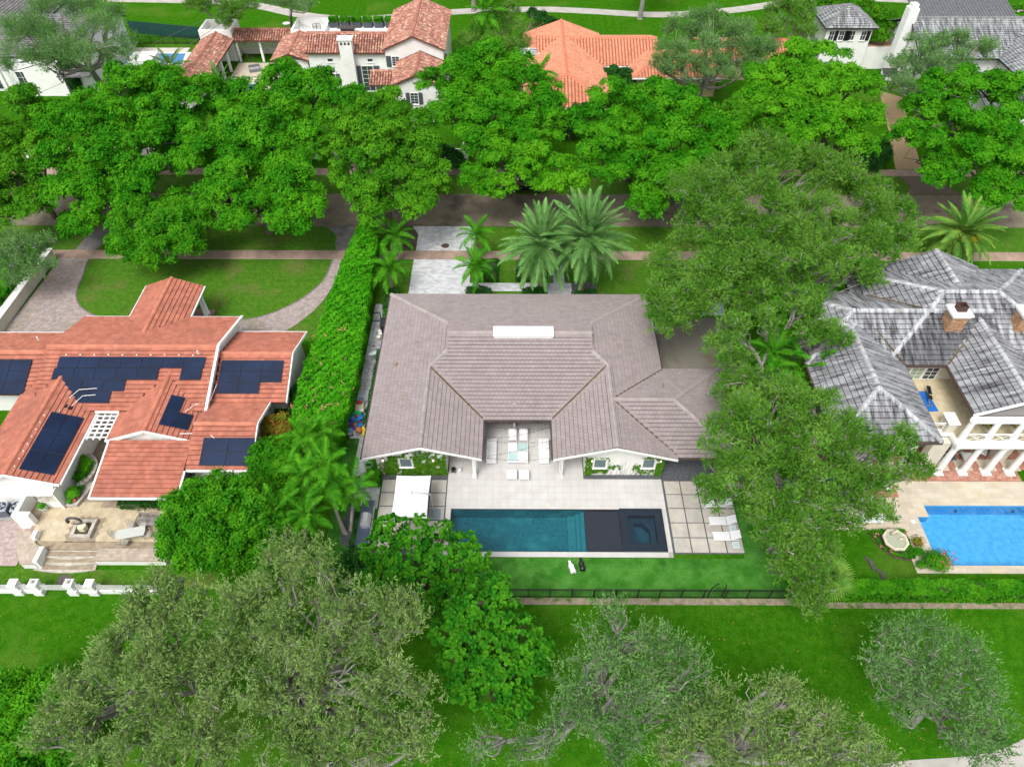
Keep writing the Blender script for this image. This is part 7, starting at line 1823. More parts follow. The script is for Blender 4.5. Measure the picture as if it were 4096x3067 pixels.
hr = [(6.0, 7.25, .95, 2.25), (9.75, 10.95, .95, 2.25)]
ivy('ivy around both windows of the right white gable wall', [(5.5, 6.0, .05, 2.5, 1.2), (6.0, 7.3, .35, 2.3, 1.0), (7.3, 8.3, .9, 1.35, .8), (9.2, 9.8, .8, 1.4, .8), (9.75, 11.5, 1.0, 2.4, 1.0), (10.95, 11.5, .05, 2.7, 1.2), (9.9, 11.3, 2.3, 2.75, .7), (9.6, 10.95, .3, .95, .5)], 32.19, 330, 2, hr)
ivy('green creeper hanging from the villa colonnade', [(-41, -33, 2.2, 3.1, 1.0)], 106.2, 60, 3)

# ------------------------------------------------ palms
def frond_mesh(name, L, n, ll, lw, droop, vee, material, fwd=.55, rng=None, stem=.03, tipc=1.0):
    rng = rng or np.random.default_rng(1); rac = []
    for i in range(13):
        t = i / 12; rac.append((L * (t - .12 * droop * t ** 3), 0, -L * droop * t * t * .55))
    rac = np.array(rac); P, T, N, LL = [], [], [], []
    for i in range(n):
        t = .12 + .88 * i / (n - 1); f = t * 12; k = min(int(f), 11); p = rac[k] + (rac[k + 1] - rac[k]) * (f - k); d = unit(rac[k + 1] - rac[k])
        l = ll * (math.sin(math.pi * min(1, .18 + t * .80)) ** .7) * tipc
        for s in (-1, 1):
            side = np.array([0, s, 0]); upv = np.cross(d, np.array([0, 1, 0])); upv = -upv if upv[2] < 0 else upv
            v = unit(side * (1 - fwd * .55 * (.5 + t)) + d * fwd * (.5 + t * .9) + upv * vee + rng.normal(size=3) * .08 + np.array([0, 0, -.12]))
            P.append(p); T.append(v); nn = np.cross(v, np.cross(upv, v)); N.append(unit(nn)); LL.append(l * rng.uniform(.85, 1.1))
    P, T, N, LL = map(np.array, (P, T, N, LL))
    b = np.cross(N, T); V = []
    mid = P + T * LL[:, None] * .5; tip = P + T * LL[:, None] + np.array([0, 0, -1.]) * LL[:, None] * .16
    V = np.stack([P - b * lw * .35, P + b * lw * .35, mid + b * lw * .5, tip, mid - b * lw * .5], 1).reshape(-1, 3)
    F = [tuple(range(i * 5, i * 5 + 5)) for i in range(len(P))]
    mb = MB(); mb.add(V, F); mb.tube(rac, [stem * (1 - .8 * i / 12) + .004 for i in range(13)], 4, False)
    me = bpy.data.meshes.new(name); me.from_pydata(mb.v, [], mb.f); me.update(); me.materials.append(material)
    return me
rngf = np.random.default_rng(77)
FR = dict(
    date=[frond_mesh('frond', 3.6, 40, .72, .045, d, .45, lm_date, .75, rngf, .04) for d in (.25, .5, .85)],
    canary=[frond_mesh('frond', 3.7, 44, .70, .055, d, .25, lm_canary, .7, rngf, .05) for d in (.35, .65, 1.0)],
    xmas=[frond_mesh('frond', 1.95, 32, .58, .042, d, .5, lm_palm, .6, rngf, .03) for d in (.5, .9, 1.2)],
    alex=[frond_mesh('frond', 2.5, 40, .70, .046, d, .2, lm_palm, .55, rngf, .03) for d in (.45, .8, 1.15)],
    areca=[frond_mesh('frond', 2.0, 28, .50, .075, d, .45, lm_palm, .7, rngf, .025) for d in (.4, .7, 1.0)])
def palm(label, kind, base, top, nf, els=(80, -30), scale=1., tr=.13, seed=0, group=None, shaft=False, lean=None, bm=None, fruit=False, az0=0.):
    rng = random.Random(seed)
    b, tp = Vector((base[0], base[1], 0)), Vector(top)
    t = thing('palm_tree', label, 'palm tree', b, 0, group)
    n = 9; pts = []; lean = lean or Vector((0, 0, 0))
    for i in range(n):
        u = i / (n - 1); pts.append(b.lerp(tp, u) + Vector(lean) * math.sin(math.pi * u) * .5 if i else b + Vector((0, 0, -.1)))
    tk = MB(); rings = []; rads = []
    m = max(10, int((tp - b).length / .13))
    for i in range(m + 1):
        u = i / m; p = b.lerp(tp, u) + Vector(lean) * math.sin(math.pi * u) * .5
        rings += [p, p + (tp - b).normalized() * .02]; w = tr * (1.25 - .3 * u) * (1.35 if i == 0 else 1); rads += [w * 1.06, w * .94]
    tk.tube(rings, rads, 9)
    tko = tk.build('trunk', bm or palmbark, t)
    if shaft: MB().tube([tp - Vector((0, 0, .1)), tp + Vector((0, 0, .35)), tp + Vector((0, 0, .7))], [tr * 1.15, tr * 1.0, tr * .5], 9).build('crownshaft', mat('crownshaft', (.22, .30, .13), (.16, .24, .10), 4, rough=.5), t)
    o0 = tp + Vector((0, 0, .55 if shaft else .1))
    ms = FR[kind]
    for i in range(nf):
        u = (i + .5) / nf; el = els[0] + (els[1] - els[0]) * u ** .85 + rng.uniform(-8, 8); az = az0 + i * 137.5 + rng.uniform(-14, 14)
        me = ms[0 if u < .3 else (1 if u < .7 else 2)]
        o = bpy.data.objects.new('frond', me); COL.objects.link(o); o.parent = t
        o.matrix_basis = Matrix.Translation(o0 - b + Vector((0, 0, .25 * (1 - u)))) @ Matrix.Rotation(R(az), 4, 'Z') @ Matrix.Rotation(-R(el), 4, 'Y') @ Matrix.Rotation(rng.uniform(-.25, .25), 4, 'X') @ Matrix.Scale(scale * rng.uniform(.88, 1.08), 4)
    if fruit:
        fm = mat('yellow_fruit', (.62, .42, .015), (.5, .5, .03), 6, rough=.7)
        for k in range(9):
            az = R(k * 40 + 10); f = MB(); e = o0 + Vector((math.cos(az) * 1.0, math.sin(az) * 1.0, .35)); f.tube([o0, e], [.04, .02], 4)
            for q in range(26): f.tube([e, e + Vector((math.cos(az) * .45 + rng.uniform(-.3, .3), math.sin(az) * .45 + rng.uniform(-.3, .3), rng.uniform(-.5, -.1)))], [.022, .014], 3, False)
            f.build('fruit_cluster', fm, t)
    return t
datebark = mat('date_bark', (.20, .13, .08), (.11, .07, .045), 9, rough=.95, bump=.7, bscale=14)
palm('silver-green date palm left of the garden walk', 'date', (2.62, 54.0), (2.5, 54.0, 5.6), 74, (88, -46), 1.18, .24, 1, 'pair of date palms before the taupe roof', bm=datebark)
palm('taller silver-green date palm right of the garden walk', 'date', (6.6, 53.9), (6.65, 53.9, 6.5), 74, (88, -46), 1.24, .24, 2, 'pair of date palms before the taupe roof', bm=datebark)
XM = 'four small palms flanking the marble drive'
palm('small palm at the taupe roof corner left of marble drive', 'xmas', (-12.0, 53.9), (-11.95, 53.7, 2.6), 17, (80, -20), 1.12, .14, 3, XM, True)
palm('small palm left of the drive near the pink sidewalk', 'xmas', (-12.1, 58.9), (-12.0, 58.7, 2.6), 17, (80, -20), 1.12, .14, 4, XM, True)
palm('small palm in round hedge right of the marble drive', 'xmas', (-3.65, 53.9), (-3.65, 53.8, 2.7), 17, (80, -20), 1.10, .14, 5, XM, True)
palm('small palm right of the drive beside the pink sidewalk', 'xmas', (-3.85, 59.0), (-3.8, 58.9, 2.7), 17, (80, -20), 1.10, .14, 6, XM, True)
q = at(3850, 935, 3.6)
palm('broad palm with yellow fruit clusters at right by the road', 'canary', (q.x, q.y), (q.x, q.y, 3.6), 64, (80, -50), 1.05, .4, 7, fruit=True, bm=datebark)
AL = 'feather palm clump beside the barbecue'
alb = mat('pale_palm_bark', (.42, .40, .35), (.30, .28, .24), 8, rough=.9)
for i, (px, py, z, bx_, by_, lb) in enumerate(((430, 480, 5.2, -14.6, 31.0, 'feather palm closest to the pink-flowered hedge end'), (560, 430, 5.4, -14.4, 31.6, 'feather palm over the narrow turf strip'), (610, 700, 5.6, -12.5, 27.0, 'feather palm with curved trunk in gravel beside barbecue'), (640, 860, 4.6, -12.3, 26.9, 'lower feather palm leaning over the barbecue turf'), (830, 900, 3.9, -12.0, 27.2, 'feather palm standing nearest the barbecue counter'), (190, 1090, 4.5, -16.8, 27.0, 'feather palm beside the dense round tree'), (430, 1140, 4.4, -15.2, 26.4, 'feather palm above the pale oak tip'), (420, 800, 4.6, -15.0, 28.8, 'feather palm beside the green undergrowth'))):
    tp = rg(9, px, py, z); palm(lb, 'alex', (bx_, by_), (tp.x, tp.y, z - .5), 15, (72, -34), .80, .09, 10 + i, AL, True, lean=(-.3, -.2, 0) if i in (2, 3) else None, bm=alb, az0=i * 40)
AR = 'feather palms between the oaks on the right'
for i, (px, py, z, lb) in enumerate(((150, 1180, 6.2, 'bright feather palm between oak and streaked roof, upper one'), (40, 1400, 6.0, 'bright feather palm between oak and streaked roof, middle one'), (300, 1540, 5.2, 'bright feather palm touching the streaked roof eave'))):
    tp = rg(7, px, py, z); palm(lb, 'alex', (tp.x + .3, tp.y + .4), (tp.x, tp.y, z - .5), 19, (78, -32), 1.1, .09, 30 + i, AR, True, bm=alb)
for i, (px, py, z, lb) in enumerate(((290, 100, 4.0, 'feather palm at the corner of the streaked roof'), (560, 250, 3.6, 'feather palm peeking out below the streaked roof'))):
    tp = rg(11, px, py, z); palm(lb, 'alex', (tp.x - .2, tp.y + .3), (tp.x, tp.y, z - .5), 14, (75, -30), .85, .09, 40 + i, AR, True, bm=alb)
BKP = 'palms across the street'
tp = rg(1, 1990, 110, 7.0); palm('tall feather palm at the golf edge by the villa', 'alex', (tp.x, tp.y), (tp.x, tp.y, 6.4), 16, (70, -35), 1.25, .16, 50, BKP, True)
tp = rg(0, 1470, 560, 5.0); palm('grey-green palm in front of the garden pool', 'canary', (tp.x, tp.y), (tp.x, tp.y, 4.6), 18, (70, -30), .8, .2, 51, BKP)
tp = rg(0, 1900, 720, 5.0); palm('feathery palm at the villa courtyard corner', 'date', (tp.x, tp.y), (tp.x, tp.y, 4.6), 24, (80, -40), .85, .18, 52, BKP)
tp = rg(2, 230, 640, 6.0); palm('bright palm against the orange roof side', 'alex', (tp.x, tp.y), (tp.x, tp.y, 5.4), 15, (75, -35), 1.1, .1, 53, BKP, True)
tp = rg(2, 90, 560, 5.0); palm('smaller bright palm left of the orange roof', 'alex', (tp.x, tp.y), (tp.x, tp.y, 4.4), 13, (75, -30), .9, .1, 54, BKP, True)
# fan palms
def fan_palm(label, c, z, nf, r, seed, material=None):
    rng = random.Random(seed); t = thing('fan_palm', label, 'palm tree', (c.x, c.y, 0), 0, 'fan palms')
    mb = MB(); ns = 26
    for k in range(ns):
        a = R(-125 + 250 * k / (ns - 1)); l = r * (.85 + .15 * math.cos(a)); w = .05
        d = Vector((math.cos(a), math.sin(a), 0)); s = Vector((-d.y, d.x, 0)) * w; b = Vector((.55 * r, 0, 0))
        mb.add([b, b + d * l * .5 + s + Vector((0, 0, .05)), b + d * l + Vector((0, 0, -.22 * l)), b + d * l * .5 - s + Vector((0, 0, .05))], [(0, 1, 2, 3)])
    mb.tube([(0, 0, 0), (.55 * r, 0, 0)], [.02, .012], 4, False)
    me = bpy.data.meshes.new('fan_frond'); me.from_pydata(mb.v, [], mb.f); me.update(); me.materials.append(material or lm_canary)
    MB().tube([(c.x, c.y, -.1), (c.x, c.y, z)], [.16, .14], 8).build('trunk', palmbark, t)
    for i in range(nf):
        u = (i + .5) / nf; o = bpy.data.objects.new('frond', me); COL.objects.link(o); o.parent = t
        o.matrix_basis = Matrix.Translation((0, 0, z)) @ Matrix.Rotation(R(i * 137.5), 4, 'Z') @ Matrix.Rotation(-R(80 - 95 * u), 4, 'Y') @ Matrix.Scale(rng.uniform(.9, 1.1), 4)
fan_palm('silvery fan palm at the corner of the right lawn', at(3327, 2300, 1.4), 1.2, 18, 1.15, 1)
fan_palm('small bright fan palm at the bottom left edge', at(318, 3045, .8), .7, 12, .8, 2, lm_palm)

# ------------------------------------------------ fallen leaves
def litter(label, regs, n, z, material, seed, s_=.13):
    rng = np.random.default_rng(seed); P = []
    for x0, x1, y0, y1, w in regs:
        m = int(n * w); P.append(np.stack([rng.uniform(x0, x1, m), rng.uniform(y0, y1, m), np.full(m, z) + rng.uniform(0, .02, m)], 1))
    P = np.concatenate(P); N = unit(np.array([0, 0, 1.]) + rng.normal(size=P.shape) * .35); q = rng.uniform(.6, 1.4, len(P))
    V, F = tri_leaves(P, N, s_ * q, s_ * .7 * q, rng); o = np_obj('fallen_leaves', V, F, material, None, kind='stuff'); o['label'] = label
litm2 = leafmat('fallen_leaf', (.20, .13, .03), (.38, .28, .08), (.12, .07, .025), .1, scale=1)
litter('dry leaves scattered on the verges and road', [(-48, 48, 60.8, 65, 1.2), (-48, 48, 71.5, 75.3, 1.2), (-48, 48, 65.2, 71.2, .5), (-44, -19, 50, 59, .25)], 900, .045, litm2, 11)
litter('dry leaves scattered on the golf lawn under the oaks', [(-35, 30, 8, 21, 1.), (20, 44, 20, 24, .12)], 1300, .012, litm2, 12, .10)
litter('dry leaves on the pale side path', [(-13.4, -12.3, 36, 50, 1)], 120, .055, leafmat('dark_fallen_leaf', (.05, .035, .02), (.09, .05, .025), None, .1), 13, .14)
# ================================================================== garden things of the middle house
fab = mat('white_canvas', (.74, .74, .75), (.66, .66, .68), 2.5, rough=.9)
um = thing('parasol', 'large white square cantilever parasol over concrete pavers', 'parasol', (-5.94, 28.54, 0))
cx, cy0, zz, hw_u, hl = -7.42, 28.55, 2.45, 1.27, 1.82
rim = []
for i in range(24):
    u = i / 24 * 4; s, f = int(u), u - int(u)
    c = [(-1, -1), (1, -1), (1, 1), (-1, 1)]; a, b = c[s], c[(s + 1) % 4]
    sag = 1 - .035 * math.sin(math.pi * f)
    rim.append((cx + (a[0] + (b[0] - a[0]) * f) * hw_u * sag, cy0 + (a[1] + (b[1] - a[1]) * f) * hl * sag, zz + .03 * math.sin(math.pi * f)))
vs = [(cx, cy0, zz + .34)] + [(cx + (p[0] - cx) * .5, cy0 + (p[1] - cy0) * .5, zz + .18 + (p[2] - zz)) for p in rim] + rim + [(p[0], p[1], p[2] - .09) for p in rim]
fs = [(0, 1 + i, 1 + (i + 1) % 24) for i in range(24)]
for k in (1, 25): fs += [(k + i, k + 24 + i, k + 24 + (i + 1) % 24, k + (i + 1) % 24) for i in range(24)]
cn = MB().add(vs, fs).build('canopy', fab, um)
for sx, sy in ((-1, -1), (1, -1), (1, 1), (-1, 1)): MB().beam((cx, cy0, zz + .29), (cx + sx * hw_u * .98, cy0 + sy * hl * .98, zz - .02), .03).build('rib', steel, um)
MB().tube([(-5.94, 28.54, .08), (-5.98, 28.52, 1.4), (-6.02, 28.5, 2.85)], [.06, .055, .05], 10).build('pole', steel, um)
MB().tube([(-6.02, 28.5, 2.8), (-6.5, 28.52, 2.95), (cx, cy0, zz + .62)], [.04, .035, .03], 8).build('arm', steel, um)
MB().lathe([(.10, .34), (.12, .38), (.05, .48), (.02, .52)], (cx, cy0, zz), 10).build('finial', white, um)
MB().bbox(-6.4, -5.48, 28.06, 29.0, .055, .085, .01).build('base_plate', mat('steel_plate', (.26, .31, .35), (.22, .27, .31), 3, rough=.4, metal=.3), um)
MB().lathe([(.13, 0), (.13, .05), (.08, .1), (.07, .3)], (-5.94, 28.54, .086), 12).build('socket', steel, um)
# barbecue counter
bq = thing('barbecue_counter', 'long slate-topped barbecue counter with steel grill', 'barbecue', (-10.85, 27.3, 0))
MB().box(-11.2, -10.47, 25.52, 29.1, 0, .86).build('counter_base', stucco, bq)
MB().bbox(-11.3, -10.38, 25.42, 29.2, .862, .92, .008).build('worktop', mat('slate_top', (.055, .075, .11), (.045, .062, .095), 3, rough=.35, spec=.5), bq)
g = MB().prism_y([(-11.12, .925), (-10.45, .925), (-10.45, 1.05), (-10.62, 1.24), (-10.95, 1.3), (-11.12, 1.15)], 27.0, 27.95).build('grill', mat('brushed_steel', (.62, .62, .63), rough=.28, metal=.7), bq)
MB().tube([(-10.42, 27.08, 1.08), (-10.42, 27.87, 1.08)], .018, 6).build('handle', steel, g)
# lounge furniture
wood_s = mat('grey_teak', (.30, .25, .22), (.24, .2, .18), 6, rough=.8)
DZ = .035
def armchair(x, y, label):
    t = thing('lounge_chair', label, 'armchair', (x, y, DZ), 0, 'white lounge chairs on the pool deck')
    for s in (-1, 1):
        MB().box(s * .355 - .02, s * .355 + .02, -.40, .40, .56, .60).local('armrest', whm, t)
        for yy in (-.38, .38): MB().box(s * .355 - .02, s * .355 + .02, yy - .02, yy + .02, 0, .56).local('leg', whm, t)
    MB().box(-.335, .335, -.40, -.36, .20, .27).local('front_rail', whm, t); MB().box(-.335, .335, -.34, .38, .20, .25).local('seat_frame', wood_s, t)
    for k in range(6): MB().box(-.335, .335, .36, .385, .30 + k * .075, .335 + k * .075).local('back_slat', whm, t)
    MB().cushion(-.325, .325, -.38, .24, .255, .42, .05).local('seat_cushion', cush, t)
    c = MB().cushion(-.32, .32, -.08, .08, 0, .46, .05); M = Matrix.Translation((0, .25, .40)) @ Matrix.Rotation(R(-14), 4, 'X'); c.v = [tuple(M @ Vector(v)) for v in c.v]; c.local('back_cushion', cush, t)
armchair(-.12, 35.75, 'white lounge chair left of the pair under the roof edge'); armchair(.77, 35.75, 'white lounge chair right of the pair under the roof edge')
def sofa(x, y, rz, label):
    t = thing('sofa', label, 'sofa', (x, y, DZ), rz, 'white loveseats facing each other')
    MB().box(-1.08, 1.08, -.40, .40, .18, .25).local('seat_frame', whm, t)
    for s in (-1, 1):
        for k in range(5): MB().box(s * 1.06 - .02, s * 1.06 + .02, -.40, .40, .27 + k * .075, .30 + k * .075).local('arm_slat', whm, t)
        for yy in (-.38, .38): MB().box(s * 1.06 - .022, s * 1.06 + .022, yy - .02, yy + .02, 0, .62).local('leg', whm, t)
    for k in range(6): MB().box(-1.04, 1.04, .375, .40, .30 + k * .065, .33 + k * .065).local('back_slat', whm, t)
    for x0 in (-1.02, .005):
        MB().cushion(x0, x0 + 1.015, -.39, .30, .255, .42, .05).local('seat_cushion', cush, t)
        c = MB().cushion(x0 + .04, x0 + .97, -.08, .08, 0, .44, .06); M = Matrix.Translation((0, .25, .41)) @ Matrix.Rotation(R(-16), 4, 'X'); c.v = [tuple(M @ Vector(v)) for v in c.v]; c.local('back_cushion', cush, t)
sofa(-1.77, 34.2, R(90), 'white slatted loveseat on the umbrella side of the deck')
sofa(2.38, 34.2, R(-90), 'white slatted loveseat on the spa side of the deck')
frost = mat('aqua_frosted_glass', (.42, .56, .55), rough=.2, spec=.5)
ct = thing('coffee_table', 'white frame coffee table with aqua glass panels', 'coffee table', (.33, 34.1, DZ))
for s in (-1, 1):
    MB().box(-.80, .80, s * .92 - .03, s * .92 + .03, .22, .34).local('rail', whm, ct); MB().box(s * .78 - .02, s * .78 + .02, -.89, .89, .24, .34).local('rail', whm, ct)
    for yy in (-.92, .92): MB().box(s * .76 - .04, s * .76 + .04, yy - .035, yy + .035, 0, .22).local('leg', whm, ct)
MB().box(.02, .76, .02, .88, .30, .335).local('glass_panel', frost, ct); MB().box(-.76, -.02, -.88, -.02, .30, .335).local('glass_panel', frost, ct); MB().box(-.02, .02, -.89, .89, .27, .338).local('rail', whm, ct); MB().box(-.76, .76, -.018, .018, .27, .336).local('rail', whm, ct)
def ottoman(x, y, label, z0=DZ, w=.40, l=.38, legs=True):
    t = thing('ottoman', label, 'ottoman', (x, y, z0), 0, 'white square ottomans')
    if legs:
        for s in (-1, 1):
            for yy in (-1, 1): MB().box(s * (w - .03) - .02, s * (w - .03) + .02, yy * (l - .03) - .02, yy * (l - .03) + .02, 0, .2).local('leg', whm, t)
        MB().box(-w, w, -l, -l + .03, .2, .27).local('rail', whm, t); MB().box(-w, w, l - .03, l, .2, .27).local('rail', whm, t); MB().box(-w + .04, w - .04, -l + .03, l - .03, .2, .24).local('seat_frame', wood_s, t)
    h = .25 if legs else 0
    MB().cushion(-w, w, -l, l, h, h + .20, .05).local('cushion', cush, t)
ottoman(-.16, 31.98, 'white ottoman left of the pair toward the pool'); ottoman(.80, 31.95, 'white ottoman right of the pair toward the pool')
ottoman(-.08, 34.56, 'white cushion on the upper left of the coffee table', DZ + .342, .385, .42, False); ottoman(.74, 33.62, 'white cushion on the lower right of the coffee table', DZ + .342, .385, .44, False)
LG = 'white sling loungers on the concrete pavers'
lounger(15.4, 29.45, 0, 'white sling lounger under the oak branches', LG, sling, whm, .06)
lounger(15.4, 27.9, 0, 'white sling lounger in the middle of the paver terrace', LG, sling, whm, .06)
lounger(15.45, 26.62, 0, 'white sling lounger closest to the turf', LG, sling, whm, .06)
def stool(x, y, label):
    t = thing('side_table', label, 'side table', (x, y, .06), 0, 'aqua glass side tables')
    for s in (-1, 1):
        for yy in (-1, 1): MB().box(s * .22 - .02, s * .22 + .02, yy * .22 - .02, yy * .22 + .02, 0, .38).local('leg', whm, t)
        MB().box(s * .22 - .02, s * .22 + .02, -.2, .2, .34, .38).local('rail', whm, t); MB().box(-.24, .24, s * .22 - .02, s * .22 + .02, .382, .40).local('rail', whm, t)
    MB().box(-.2, .2, -.198, .198, .385, .402).local('glass_top', frost, t)
stool(16.05, 27.2, 'aqua glass side table between two loungers'); stool(16.0, 25.85, 'aqua glass side table at the turf corner')
# animal statues
def skin_body(name, pts, edges, rad, material, parent, sub=2):
    me = bpy.data.meshes.new(name); me.from_pydata(pts, edges, []); me.update(); me.materials.append(material)
    o = bpy.data.objects.new(name, me); COL.objects.link(o); o.parent = parent
    m = o.modifiers.new('skin', 'SKIN'); m.use_smooth_shade = True
    for i, v in enumerate(me.skin_vertices[0].data): v.radius = (rad[i], rad[i]); v.use_root = (i == 0)
    s = o.modifiers.new('sub', 'SUBSURF'); s.levels = sub; s.render_levels = sub
    return o
def bear(x, y, rz, m, label):
    t = thing('bear_statue', label, 'statue', (x, y, .012), rz, 'bear statues on the turf')
    P = [(0, 0, .32), (0, .22, .36), (0, .38, .36), (0, .50, .37), (0, .62, .32), (0, -.20, .34), (0, -.30, .30),
         (.12, .24, .18), (.13, .27, .03), (-.12, .24, .18), (-.13, .22, .03), (.13, -.26, .18), (.14, -.32, .03), (-.13, -.26, .18), (-.14, -.24, .03)]
    E_ = [(0, 1), (1, 2), (2, 3), (3, 4), (0, 5), (5, 6), (1, 7), (7, 8), (1, 9), (9, 10), (5, 11), (11, 12), (5, 13), (13, 14)]
    skin_body('body', P, E_, [.17, .15, .10, .095, .05, .18, .12, .085, .06, .085, .06, .095, .065, .095, .065], m, t)
    for s in (-1, 1): MB().ball((s * .075, .47, .46), .035, 8, 5).local('ear', m, t, True)
wst, bst = mat('white_gloss', (.82, .82, .82), rough=.25, spec=.5), mat('black_gloss', (.012, .013, .016), rough=.25, spec=.5)
bear(4.12, 24.05, R(20), wst, 'white bear statue walking on the turf'); bear(4.83, 24.25, R(10), bst, 'black bear statue walking on the turf')
def bulldog(x, y, rz, m, label, collar, s_=1.):
    t = thing('dog_statue', label, 'statue', (x, y, DZ), rz, 'bulldog statues on the deck'); t.scale = (s_, s_, s_)
    P = [(0, 0, .22), (0, -.10, .26), (0, -.20, .33), (0, -.27, .35), (0, -.34, .32), (0, .14, .17), (0, .22, .12), (.11, -.14, .14), (.12, -.18, .03), (-.11, -.14, .14), (-.12, -.18, .03), (.13, .16, .08), (.14, .06, .03), (-.13, .16, .08), (-.14, .06, .03)]
    E_ = [(0, 1), (1, 2), (2, 3), (3, 4), (0, 5), (5, 6), (1, 7), (7, 8), (1, 9), (9, 10), (5, 11), (11, 12), (5, 13), (13, 14)]
    skin_body('body', P, E_, [.13, .14, .095, .10, .06, .13, .08, .06, .05, .06, .05, .08, .05, .08, .05], m, t)
    for s in (-1, 1): MB().prism_y([(s * .05, .42), (s * .11, .42), (s * .085, .51)] if s > 0 else [(-.11, .42), (-.05, .42), (-.085, .51)], -.27, -.22).local('ear', m, t)
    if collar:
        for k in range(9): a = R(-160 + 140 * k / 8); MB().ball((.125 * math.cos(a), -.17 + .125 * math.sin(a), .29 - .02 * math.sin(a)), .016, 6, 4).local('stud', steel, t)
bulldog(-4.74, 32.5, 0, bst, 'black sitting bulldog statue with studded collar', True, 1.1); bulldog(-4.23, 32.55, 0, wst, 'white sitting bulldog statue beside the black one', False, .95)
# string lights over the deck
wirem = mat('black_wire', (.02, .02, .022), rough=.6)
bulbm = mat('bulb_glass', (.12, .10, .07), rough=.15, spec=.6)
for k, (a, b, n, lb) in enumerate((((-2.27, 34.9, 2.72), (2.82, 34.7, 2.72), 7, 'string of bulbs nearest the roof recess'), ((-2.27, 33.6, 2.7), (2.82, 34.8, 2.7), 6, 'string of bulbs crossing the two chairs'), ((-2.27, 33.5, 2.72), (2.82, 33.4, 2.72), 7, 'straight string of bulbs over the coffee table'), ((-2.27, 31.95, 2.7), (2.82, 33.5, 2.7), 6, 'string of bulbs slanting over the loveseats'), ((-2.27, 31.85, 2.7), (2.82, 31.8, 2.7), 7, 'string of bulbs between the porch corners'))):
    t = thing('string_lights', lb, 'string lights', a, 0, 'bulb strings over the deck'); A_, B_ = Vector(a), Vector(b)
    pts = [A_.lerp(B_, u / 16) - Vector((0, 0, .28 * math.sin(math.pi * u / 16))) for u in range(17)]
    MB().tube(pts, .009, 4).build('wire', wirem, t)
    for q in range(n):
        p = pts[int((q + .5) * 16 / n)]; MB().lathe([(.012, 0), (.022, -.03), (.03, -.08), (.012, -.12)][::-1], tuple(p), 6).build('bulb', bulbm, t)
# backyard fence
bfc = thing('fence', 'black metal picket fence between turf and golf lawn', 'fence', (9, 22.0, 0))
for z in (.12, 1.02, 1.18): MB().box(-14, 20.5, 21.98, 22.02, z, z + .035).build('rail', black, bfc)
jj = job(bfc, 'picket', (lambda m: (m.v, m.f))(MB().box(-.011, .011, -.011, .011, .05, 1.2)), black, 190)
for i in range(255): jj['M'].append(Matrix.Translation((-14 + .135 * i, 22.0, 0)))
for i in range(24): MB().box(-14 + i * 1.5 - .03, -14 + i * 1.5 + .03, 21.96, 22.04, 0, 1.26).build('post', black, bfc)
for x in (13.35, 14.3):
    MB().tube([(x, 22.05, 0), (x, 22.05, 1.3), (x + (.25 if x < 14 else -.02), 22.1, 1.75), (x + (.42 if x < 14 else -.12), 22.1, 1.9)], .035, 6).build('gate_arch', black, bfc)
sheet('dirt_strip', [(-14, 21.45), (20.6, 21.5), (20.6, 21.95), (-14, 21.95)], .016, mat('pale_dirt', (.30, .25, .19), (.20, .17, .11), 3, 6, rough=.95, c3=(.06, .12, .02), i3=.7, s3=1.2, bump=.5))
sheet('dirt_strip', [(20.61, 21.3), (46, 21.3), (46, 21.72), (20.61, 21.72)], .016, mat('pale_dirt', (.30, .25, .19)))
# side yard things
sg_ = thing('side_gate', 'black metal bar gate across the pale side path', 'gate', (-13.1, 49.65, .05))
MB().box(-.45, .45, -.02, .02, 1.15, 1.2).box(-.45, .45, -.02, .02, .08, .12).local('rail', black, sg_)
for k in range(8): MB().box(-.45 + k * .128 - .012, -.45 + k * .128 + .012, -.012, .012, .12, 1.15).local('bar', black, sg_)
for x in (-.5, .5): MB().box(x - .03, x + .03, -.03, .03, 0, 1.3).local('post', black, sg_)
dsq = thing('satellite_dish', 'white satellite dish standing in the side yard', 'satellite dish', (-12.55, 44.6, .05), R(30))
MB().tube([(.15, 0, 0), (.15, 0, .5), (0, 0, .8)], .03, 6).local('mast', steel, dsq)
dd = MB().lathe([(.02, 0), (.2, .02), (.36, .08), (.44, .14), (.42, .15), (.02, .03)], (0, 0, 0), 20); M = Matrix.Translation((-.05, -.05, .82)) @ Matrix.Rotation(R(-25), 4, 'X'); dd.v = [tuple(M @ Vector(v)) for v in dd.v]; dd.local('dish', mat('pale_dish', (.66, .72, .74), rough=.4), dsq, True)
MB().tube([(.2, -.1, .75), (.35, -.35, 1.0)], .02, 5).tube([(.1, -.3, .7), (.35, -.35, 1.0)], .015, 5).local('feed_arm', steel, dsq)
for i, (x, y, lb) in enumerate(((-12.5, 48.0, 'white paint bucket nearest the black side gate'), (-12.42, 47.62, 'white paint bucket in the middle of three'), (-12.52, 47.2, 'white bucket with yellow-green label in side yard'))):
    t = thing('bucket', lb, 'bucket', (x, y, .05), 0, 'paint buckets in the side yard'); MB().lathe([(.15, 0), (.17, .38), (.18, .38), (.18, .42), (.16, .42), (.02, .40)], (0, 0, 0), 14).local('pail', white, t)
    if i == 2: MB().lathe([(.158, .08), (.166, .24)], (0, 0, 0), 14).local('label', mat('lime_label', (.45, .48, .05), rough=.6), t)
